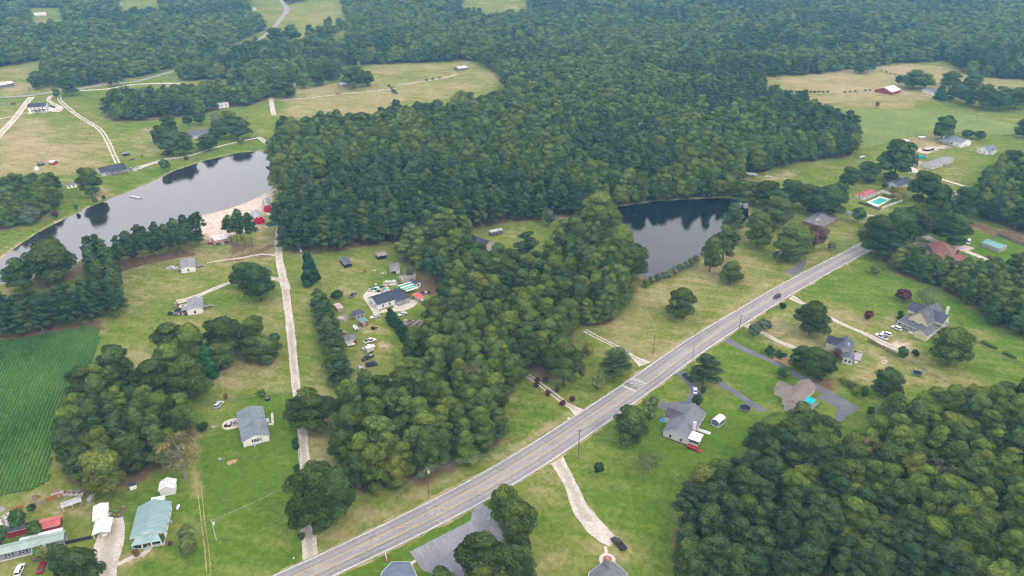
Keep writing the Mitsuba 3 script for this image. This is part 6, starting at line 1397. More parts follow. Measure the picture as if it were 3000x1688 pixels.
fence('pale rail fence along the right of the sandy paddock', [(338.7,569),(345.1,571.8),(352.5,576.5),(354.2,580.3)], 1.2, 2, col=(.5, .45, .4))
fence('thin fence along the north pasture hedge', [(297.7,766.4),(318.4,764.9),(348,768),(378.5,772.7)], 1.1, 2, 6, (.25, .2, .17))
fence('fence between the dry field and the green crop', [(296.4,719.1),(323.7,724.8),(359.9,730.5),(389.1,734.8)], 1.1, 2, 6, (.25, .2, .17))
fence('pale fence across the green pasture toward the grove', [(-320.6,631.9),(-306.3,608.3),(-292.5,583.2),(-280.2,559.9)], 1.1, 2, 5, (.5, .46, .4))
fence('wire fence across the dry pasture above the red coop', [(-382.9,603.1),(-373.4,578.4),(-364.6,555.4),(-358.2,538.1)], 1.1, 2, 5, (.36, .33, .28))
fence('fence line beside the farm track hedge', [(-77.51,210.43),(-74.87,201.12),(-71.94,190.68),(-67.44,174.86),(-65.74,169.02)], 1.1, 2, 5, (.25, .22, .18))
fence('low fence at the back of the grey-roofed farm track house', [(-125.3,229.65),(-114.92,233.17),(-105.1,235.86),(-94.98,238.14),(-88.57,239.52)], 1.0, 2, 5, (.3, .26, .2))
fence('pasture fence crossing the dry pasture by the stable', [(-126,805.7),(-105.6,821.4),(-80.9,841.3),(-62.9,860.2)], 1.2, 2, 6, (.42, .36, .3))
fence('split fence behind the lakeside house', [(-325.9,508.5),(-312.3,513.9),(-299.3,528.2)], 1.1, 2, 5, (.4, .36, .3))
fence('old fence by the sandy lane below the red barns', [(-146.8,396.2),(-144.3,397.7),(-140.8,399.7)], 1.2, 2, 2.5, (.3, .2, .16))

# ---------------------------------------------------------------- yard things
def trampoline(label, c, r, net=False):
    t = Thing('trampoline', label, 'trampoline', *c); a = np.linspace(0, 2 * np.pi, 25); ring = np.c_[np.cos(a) * r, np.sin(a) * r, np.full(25, .85)]
    t.part('mat', MB().tube([[0, 0, .80], [0, 0, .83]], r * .9, (.025, .03, .045), 28)); t.part('pad', MB().tube(ring, .13, (.20, .27, .24), 6))
    for k in range(6): t.part('leg', MB().bar((math.cos(k * 1.047) * r, math.sin(k * 1.047) * r, 0), (math.cos(k * 1.047) * r, math.sin(k * 1.047) * r, .85 + (1.7 if net else 0)), .07, .07, (.12, .12, .13)))


trampoline('dark round trampoline on the lawn by the straight asphalt drive', (89.96,229), 2.2)
trampoline('netted round trampoline on the lawn below the Victorian house', (168.11,252.75), 1.9, True)
t = Thing('propane_tank', 'white capsule-shaped propane tank on the lawn beside the green-roofed house', 'propane tank', *(-107.63,176.36), 96)
t.part('tank', MB().tube([[-1.1, 0, .6], [-1.0, 0, .6], [-.7, 0, .6], [.7, 0, .6], [1.0, 0, .6], [1.1, 0, .6]], [.12, .34, .45, .45, .34, .12], (.76, .76, .75), 12), smooth=False); t.part('legs', MB().box(-.7, -.6, -.25, .25, 0, .3, GREYWOOD).box(.6, .7, -.25, .25, 0, .3, GREYWOOD))
x, y, r_ = (59.43,224.79,42); t = Thing('kiddie_pool', 'white inflatable paddling pool with pale water beside the grey-roofed house', 'paddling pool', x, y, r_)
a = np.linspace(0, 2 * np.pi, 25); t.part('rim', MB().tube(np.c_[np.sign(np.cos(a)) * np.abs(np.cos(a)) ** .6 * 1.5, np.sign(np.sin(a)) * np.abs(np.sin(a)) ** .6 * .95, np.full(25, .35)], .26, (.68, .78, .76), 8)); t.part('water', MB().box(-1.35, 1.35, -.8, .8, .1, .3, (.50, .68, .60)))
single('tarpaulin', MB().box(-1.5, 1.5, -1.0, 1.0, .03, .1, (.10, .38, .66)), 'bright blue tarpaulin spread on the grass beside the paddling pool', 'tarpaulin', *(57.21,222.27,36.3))
t = Thing('jetty', 'pale floating jetty reaching into the long pond', 'jetty', *(-252.81,462.97,-21.8)); t.part('planks', MB().box(-4.2, 3.4, -.8, .8, -.35, .05, (.55, .53, .53))); t.part('head', MB().box(2.6, 4.6, -1.4, 1.4, -.38, .03, (.5, .48, .48)))
for k in (-3.5, 0, 4): t.part('float', MB().box(k - .5, k + .5, -.7, .7, -.62, -.36, (.12, .12, .13)))
# horse
t = Thing('horse', 'dark brown horse standing with lowered head in the green pasture', 'horse', *(-287.7,551.9), 150)
mb = MB().tube([[-.85, 0, 1.2], [-.7, 0, 1.18], [-.2, 0, 1.12], [.35, 0, 1.13], [.7, 0, 1.2], [.85, 0, 1.25]], [.12, .3, .31, .31, .27, .12], (.045, .03, .025), 10)
mb.tube([[.65, 0, 1.3], [1.0, 0, 1.25], [1.3, 0, .95]], [.2, .15, .12], (.045, .03, .025), 8).tube([[1.22, 0, 1.05], [1.4, 0, .85], [1.6, 0, .6]], [.12, .12, .07], (.045, .03, .025), 8)
for sx, sy in ((.6, .16), (.55, -.16)): mb.tube([[sx, sy, 1.1], [sx + .04, sy, .6], [sx, sy, .1], [sx + .03, sy, 0]], [.12, .07, .05, .07], (.04, .028, .023), 6)
for sx, sy in ((-.65, .17), (-.7, -.17)): mb.tube([[sx, sy, 1.1], [sx + .1, sy, .75], [sx - .12, sy, .5], [sx - .08, sy, .08], [sx - .04, sy, 0]], [.17, .1, .065, .05, .07], (.04, .028, .023), 6)
mb.tube([[-.85, 0, 1.25], [-1.0, 0, 1.0], [-1.0, 0, .55]], [.06, .07, .02], (.02, .015, .013), 5).box(1.2, 1.26, -.08, -.04, 1.12, 1.26, (.04, .03, .025)).box(1.2, 1.26, .04, .08, 1.12, 1.26, (.04, .03, .025))
t.part('body', mb)
# mounds, rings and beds
def mound(name, label, pts, h, col, cat='mound', jit=.12):
    P = shapely.Polygon(pts); c = np.array(P.centroid.coords[0]); mb = MB(); e = np.array(shapely.segmentize(P.exterior, 1.2).coords)[:-1]; n = len(e); V = []
    for k in (1, .82, .55, .25): V.append(np.c_[c + (e - c) * k, h * (1 - k ** 2) * (.8 + .4 * rng.random(n)) if k < 1 else np.zeros(n)])
    v = np.vstack(V + [np.array([[*c, h]])]); f = []
    for r in range(3):
        for i in range(n): a, b = r * n + i, r * n + (i + 1) % n; f += [[a, b, b + n], [a, b + n, a + n]]
    f += [[3 * n + i, 3 * n + (i + 1) % n, 4 * n] for i in range(n)]
    mb.add(v, f, np.tile(col, (len(v), 1)) * (1 + jit * (rng.random((len(v), 1)) * 2 - 1))); single(name, mb, label, cat, bsdf='matte', smooth=True)


mound('mulch_pile', 'long orange-brown mulch pile beside the dark asphalt drive', [(112.72,266.27),(115.93,267.08),(119.46,262.26),(119.84,259.12),(117.75,258.08),(114.74,261.21),(112.1,263.85)], 2.0, (.44, .25, .15), 'mulch pile')
mound('brush_pile', 'grey heap of brush and stones at the left edge', [(-166,176.82),(-164.28,177.42),(-162.96,176.36),(-163.36,174.86),(-164.59,174.56)], .8, (.34, .32, .31), 'heap')
mound('brush_pile', 'brown brush heap behind the orange fence', [(-158.09,181.6),(-156.38,182.54),(-154.76,181.28),(-156.1,179.73)], .8, (.2, .14, .1), 'heap')
mound('straw_heap', 'tan straw heap on the lawn below the white house', [(-99.93,198.44),(-98.27,199.86),(-96.23,200.22),(-96.53,198.26),(-98.73,197.03)], .25, (.42, .29, .16), 'heap')
t = Thing('garden_bed', 'round grey garden bed ringed with stones on the shaded lawn', 'garden bed', *(235.3,381.5)); a = np.linspace(0, 2 * np.pi, 33)
t.part('soil', MB().tube([[0, 0, -.05], [0, 0, .12]], 5.0, (.17, .14, .13), 28)); t.part('stone_ring', MB().tube(np.c_[np.cos(a) * 5.2, np.sin(a) * 5.2, np.full(33, .1)], .28, (.42, .38, .30), 6)); t.part('figure', MB().tube([[0, 0, .1], [0, 0, .8], [0, 0, 1.1]], [.3, .25, .05], (.6, .6, .62), 7))
single('fire_ring', MB().tube(np.c_[np.cos(a) * .55, np.sin(a) * .55, np.full(33, .2)], .16, (.5, .47, .42), 6), 'small pale ring of stones on the lawn near the patio', 'fire ring', *(-111.4,217.91))
single('fire_pit', MB().tube([[0, 0, 0], [0, 0, .35]], .75, (.16, .17, .19), 12).tube([[0, 0, .35], [0, 0, .42]], .5, (.42, .43, .45), 10), 'grey round fire pit on the bright lawn left of the straw heap', 'fire pit', *(-102.46,199.86))
t = Thing('hot_tub', 'dark covered hot tub on the lawn above the white house', 'hot tub', *(-96.28,235.18)); t.part('tub', MB().tube([[0, 0, 0], [0, 0, .8]], 1.0, (.05, .05, .055), 14)); t.part('cover', MB().box(-.62, .62, -.62, .62, .8, .9, (.18, .14, .13)))
for nm, lab, c, pts, cols, sz in (
    ('tyre_heap', 'heap of tyres and junk beside the lower double-wide home', (-158.32,304.61), [(x, y) for x in np.linspace(-4, 3, 7) for y in (-1.5, .2, 1.5)], [(.03, .03, .03), (.5, .42, .42), (.12, .1, .1), (.6, .55, .55)], 1.0),
    ('junk_heap', 'pink and pale junk against the lower double-wide wall', (-158.89,309.31), [(x, y) for x in np.linspace(-1.5, 2, 4) for y in (-3, -1.5, 0, 1.5)], [(.52, .42, .42), (.3, .25, .26), (.62, .58, .58)], .9),
    ('junk_heap', 'pale junk on the deck side of the upper double-wide home', (-182,353.5), [(x, y) for x in np.linspace(-2.5, 2, 5) for y in (-.8, .6)], [(.5, .5, .55), (.3, .3, .33), (.6, .6, .62)], .9),
    ('junk_heap', 'scattered crates and tubs along the back wall of the yard house', (-67.46,328.16), [(x, y) for x in np.linspace(-4.5, 4, 8) for y in (-1.6, .2, 1.7)], [(.55, .35, .25), (.6, .55, .52), (.05, .05, .06), (.65, .62, .60), (.05, .38, .33)], 1.0),
    ('junk_heap', 'pale machines and furniture behind the yard house', (-63.11,334.98), [(x, y) for x in np.linspace(-3, 3.5, 6) for y in (-1.8, 0, 1.6)], [(.58, .52, .47), (.3, .28, .26), (.66, .62, .58)], 1.0),
    ('lumber_stack', 'grey stack of lumber by the leyland hedge', (-79.68,298.4), [(x * .6, y) for x in range(-3, 4) for y in (-.8, .8)], [(.5, .46, .43), (.34, .3, .28)], 1.3),
    ('junk_heap', 'coloured debris behind the long grey double-wide', (312.3,550.1), [(x, y) for x in np.linspace(-5, 6, 7) for y in (-1, 1.5)], [(.3, .06, .08), (.55, .5, .48), (.16, .15, .16)], 1.5),
    ('junk_heap', 'farm clutter in front of the rusty white shed', (-170.9,385.8), [(x, y) for x in np.linspace(-3, 4, 6) for y in (-.5, .8)], [(.3, .06, .05), (.55, .52, .5), (.2, .15, .13)], 1.1),
    ('rubble_heap', 'scattered white rubble by the stick fence', (-159.09,170.75), [(x * .8, y * .9) for x in range(-3, 3) for y in range(-3, 4)], [(.56, .52, .5), (.3, .27, .25), (.65, .62, .6)], .7),
    ('rubble_heap', 'stones and brush heaped under the grove beside the garden', (-146.16,183.02), [(x * .9, y) for x in range(-6, 6) for y in (-.8, .7)], [(.42, .38, .36), (.24, .18, .15)], .8),
    ('rubble_heap', 'rocks and dark shrubs in the bed right of the cedar hedge', (-45.26,293.95), [(x * 1.1, y * 1.2) for x in range(-4, 5) for y in range(-2, 3)], [(.3, .24, .22), (.48, .42, .36), (.14, .11, .09)], .9),
    ('firewood', 'brown heap at the end of the shed row by the leyland hedge', (-76.25,286.26), [(x, y) for x in (-1, 0, 1) for y in (-1.2, 0)], [(.34, .2, .16), (.5, .44, .4)], .8),
):
    single(nm, blobs(pts, cols, sz), lab, nm.replace('_', ' '), *c)
single('tarpaulin', blobs([(0, 0), (1.2, .4), (2, -.3)], [(.05, .45, .48)], 2.2), 'turquoise tarpaulin on debris behind the long grey double-wide', 'tarpaulin', *(315.4,548.4))
t = Thing('tractor', 'small yellow tractor on the bare patch of the yard', 'tractor', *(-63.52,289.52,55.7)); t.part('body', MB().box(-.4, 1.3, -.35, .35, .6, 1.15, (.22, .13, .1))); t.part('bucket', MB().box(1.7, 2.2, -.9, .9, .1, .5, (.62, .48, .08))); t.part('seat', MB().box(-.7, -.3, -.3, .3, .8, 1.4, BLACK))
for sx, r_ in ((-.6, .55), (1.0, .36)):
    for sy in (-1, 1): t.part('wheel', MB().tube([[sx, sy * .5, r_], [sx, sy * .8, r_]], r_, BLACK, 10))
t = Thing('tractor', 'old red tractor parked before the rusty white shed', 'tractor', *(-171.2,387.8), 20); t.part('body', MB().box(-.4, 1.5, -.35, .35, .6, 1.2, (.34, .05, .05)))
for sx, r_ in ((-.6, .6), (1.1, .38)):
    for sy in (-1, 1): t.part('wheel', MB().tube([[sx, sy * .5, r_], [sx, sy * .85, r_]], r_, BLACK, 10))
t = Thing('utility_trailer', 'small grey utility trailer hitched behind the black van', 'trailer', *(-63.4,257.18,26)); t.part('bed', MB().box(-1.1, 1.0, -.8, .8, .45, .6, (.4, .41, .43)).bar((1, 0, .5), (2.4, 0, .45), .1, .1, (.5, .5, .5)))
for s in (-1, 1): t.part('wheel', MB().tube([[0, s * .8, .3], [0, s * 1.0, .3]], .3, BLACK, 10)); t.part('load', MB().box(-.9, -.2, s * .5 - .2, s * .5 + .2, .6, 1.1, (.62, .64, .66)))
for lab, c in (('reddish wooden lawn chair, left of the pair on the yard lawn', (-78.72,348.48)), ('reddish wooden lawn chair, right of the pair on the yard lawn', (-77.81,348.48))):
    single('lawn_chair', MB().box(-.35, .35, -.3, .4, .35, .42, (.25, .09, .06)).bar((0, .38, .4), (0, .6, 1.05), .6, .06, (.27, .1, .07)).box(-.42, -.32, -.35, .4, 0, .55, (.25, .09, .06)).box(.32, .42, -.35, .4, 0, .55, (.25, .09, .06)), lab, 'chair', *c)
for lab, c, n in (('white garden furniture ring left of the yard pines', (-73.05,349.3), 5), ('white garden furniture set on the brightest yard grass', (-68.18,346.03), 6)):
    t = Thing('garden_set', lab, 'garden furniture', *c); t.part('table', MB().tube([[0, 0, .6], [0, 0, .68]], .7, (.6, .6, .58), 10).tube([[0, 0, 0], [0, 0, .62]], .06, (.4, .4, .4)))
    for k in range(n): a = k * 6.283 / n; X, Y = math.cos(a) * 1.7, math.sin(a) * 1.7; t.part('chair', MB().box(X - .25, X + .25, Y - .25, Y + .25, .38, .44, (.58, .58, .56)).bar((X * 1.13, Y * 1.13, .4), (X * 1.2, Y * 1.2, .95), .45, .05, (.6, .6, .58)))
t = Thing('tub', 'green and white round tub at the edge of the yard lawn', 'tub', *(-69.76,332.68)); t.part('shell', MB().tube([[0, 0, 0], [0, 0, .9]], 1.0, (.06, .17, .1), 12)); t.part('lid', MB().tube([[0, 0, .9], [0, 0, 1.05]], .7, (.62, .62, .58), 12))
t = Thing('garden_plot', 'brown fenced vegetable plot between carports and green-roofed house', 'garden plot', *(-126.02,174.86)); t.part('soil', MB().box(-1.8, 1.8, -2.6, 2.6, 0, .12, (.15, .11, .1)))
for k in range(3): t.part('plants', blobs([(x * .8, -1.6 + k * 1.6) for x in (-2, -1, 0, 1)], [(.10, .2, .03), (.2, .26, .05)], .7))
single('mailbox', MB().box(-.35, -.1, -.2, .2, 0, 1.0, (.74, .74, .72)).box(.1, .35, -.2, .2, 0, 1.0, (.74, .74, .72)).box(-.4, .4, -.25, .25, .95, 1.35, (.76, .76, .74)), 'white double mailbox post where the purple-bush drive meets the road', 'mailbox', *(21.4,221.8))
single('mailbox', MB().box(-.05, .05, -.05, .05, 0, 1, WOOD).box(-.12, .12, -.28, .28, 1, 1.3, (.72, .72, .72)), 'small white mailbox by the road at the farm track mouth', 'mailbox', *(-64.63,155.11))
t = Thing('sign', 'narrow white sign post on the verge beside the blue-grey roof', 'sign', *(-37.34,155.49), 20); t.part('board', MB().box(-.08, .08, -.9, .9, .5, 2.2, (.68, .67, .64))); t.part('bed', MB().tube([[0, 0, 0], [0, 0, .2]], .9, (.2, .12, .09), 8))
single('raised_bed', MB().box(-1.8, 1.8, -.5, -.4, .1, .3, (.42, .35, .26)).box(-1.8, 1.8, 3.4, 3.5, .1, .3, (.42, .35, .26)).box(-1.9, -1.8, -.5, 3.5, .1, .3, (.42, .35, .26)).box(1.8, 1.9, -.5, 3.5, .1, .3, (.42, .35, .26)).box(-1.6, 1.6, -.3, 3.3, .02, .12, (.3, .23, .17)), 'pale wooden raised bed frame near the dark pond bank', 'raised bed', *(135.9,388.7), -10)

# ---------------------------------------------------------------- crops
def rows_crop(name, label, poly, along, pitch, h, w, dry=.1, step=.8, seed=0):
    """a field of crop rows: each row a low ridge of leaves with gaps and uneven tops"""
    P = shapely.Polygon(poly).buffer(-.5); d = np.array(along) / np.linalg.norm(along); n = np.array([-d[1], d[0]]); c = np.array(P.centroid.coords[0]); R = np.random.default_rng(seed)
    co = np.array(P.exterior.coords) - c; a0, a1, b0, b1 = (co @ d).min(), (co @ d).max(), (co @ n).min(), (co @ n).max(); V, F, U, k = [], [], [], 0
    for b in np.arange(b0, b1, pitch):
        line = shapely.LineString([c + n * b + d * a0, c + n * b + d * a1]).intersection(P)
        for g in getattr(line, 'geoms', [line]):
            if g.is_empty or g.length < 2: continue
            q = np.array(shapely.segmentize(g, step).coords); m = len(q)
            hh = h * (.65 + .5 * R.random(m)) * (.8 + .4 * meshkit.noise(np.c_[q * .05, np.zeros(m)], 3)); ww = w * (.8 + .4 * R.random(m)); jo = (R.random(m) - .5)[:, None] * n * w * .3
            pr = np.stack([np.c_[q - n * ww[:, None] / 2, np.full(m, .02)], np.c_[q - n * ww[:, None] * .32 + jo, hh * .8], np.c_[q + jo, hh], np.c_[q + n * ww[:, None] * .32 + jo, hh * .8], np.c_[q + n * ww[:, None] / 2, np.full(m, .02)]], 1)
            i, j = np.meshgrid(np.arange(m - 1), np.arange(4), indexing='ij'); A = k + i * 5 + j
            V.append(pr.reshape(-1, 3)); F.append(np.vstack([np.stack([A, A + 1, A + 6], -1).reshape(-1, 3), np.stack([A, A + 6, A + 5], -1).reshape(-1, 3)])); U.append(np.c_[np.full(m * 5, dry), np.repeat(R.random(m), 5)]); k += m * 5
    key = numbered(name); scene[key] = mikit.ply((np.vstack(V), np.vstack(F)), 'crop_mat', smooth=True, uv=np.vstack(U)); labels[key] = {'label': label, 'kind': 'stuff'}


rows_crop('soybean_field', 'deep green soybean rows filling the field at the left edge', [(-236.87,277.14),(-221.08,281.2),(-210.09,286.26),(-198.93,290.22),(-200.09,293.95),(-195.48,291.77),(-188.72,289.3),(-182.85,275.99),(-177.73,262.26),(-180.94,254.51),(-177.96,242.32),(-172.68,228.78),(-166.45,210.43),(-158.55,194.08),(-155.95,189.02),(-159.79,184.13),(-165.62,182.54),(-173.25,178.65)], np.array((-188.72,289.3)) - np.array((-172.62,239.98)), 1.3, .75, .95, 0, seed=4)
rows_crop('crop_field', 'pale green crop rows sweeping across the upper right field', [(290.8,707.1),(385.7,700.8),(424,687.1),(447.3,651.3),(444.7,618.7),(429.2,610),(401.6,614.9),(390.1,625),(339.7,606.4),(286,575.3),(271.2,566.7),(291.8,612.5),(290.1,665.2)], np.array([(271.8,572.1),(438.3,625)][1]) - np.array([(271.8,572.1),(438.3,625)][0]), 2.2, .5, 2.5, 1.2, 3.0, 5)
for i, (o, c_, lab) in enumerate(((-2.4, (.03, .05, .14), 'dark blue bag, leftmost at the right end of the yard'), (-1.1, (.6, .6, .62), 'white bag at the right end of the yard'), (.2, (.05, .04, .05), 'black bag at the right end of the yard'))):
    x_, y_ = (-41.87,324.83); single('rubbish_bag', MB().tube([[0, 0, 0], [0, 0, .4], [0, 0, .9], [0, 0, 1.1]], [.5, .75, .55, .15], c_, 9), lab, 'bag', x_ + o * 1.3, y_)

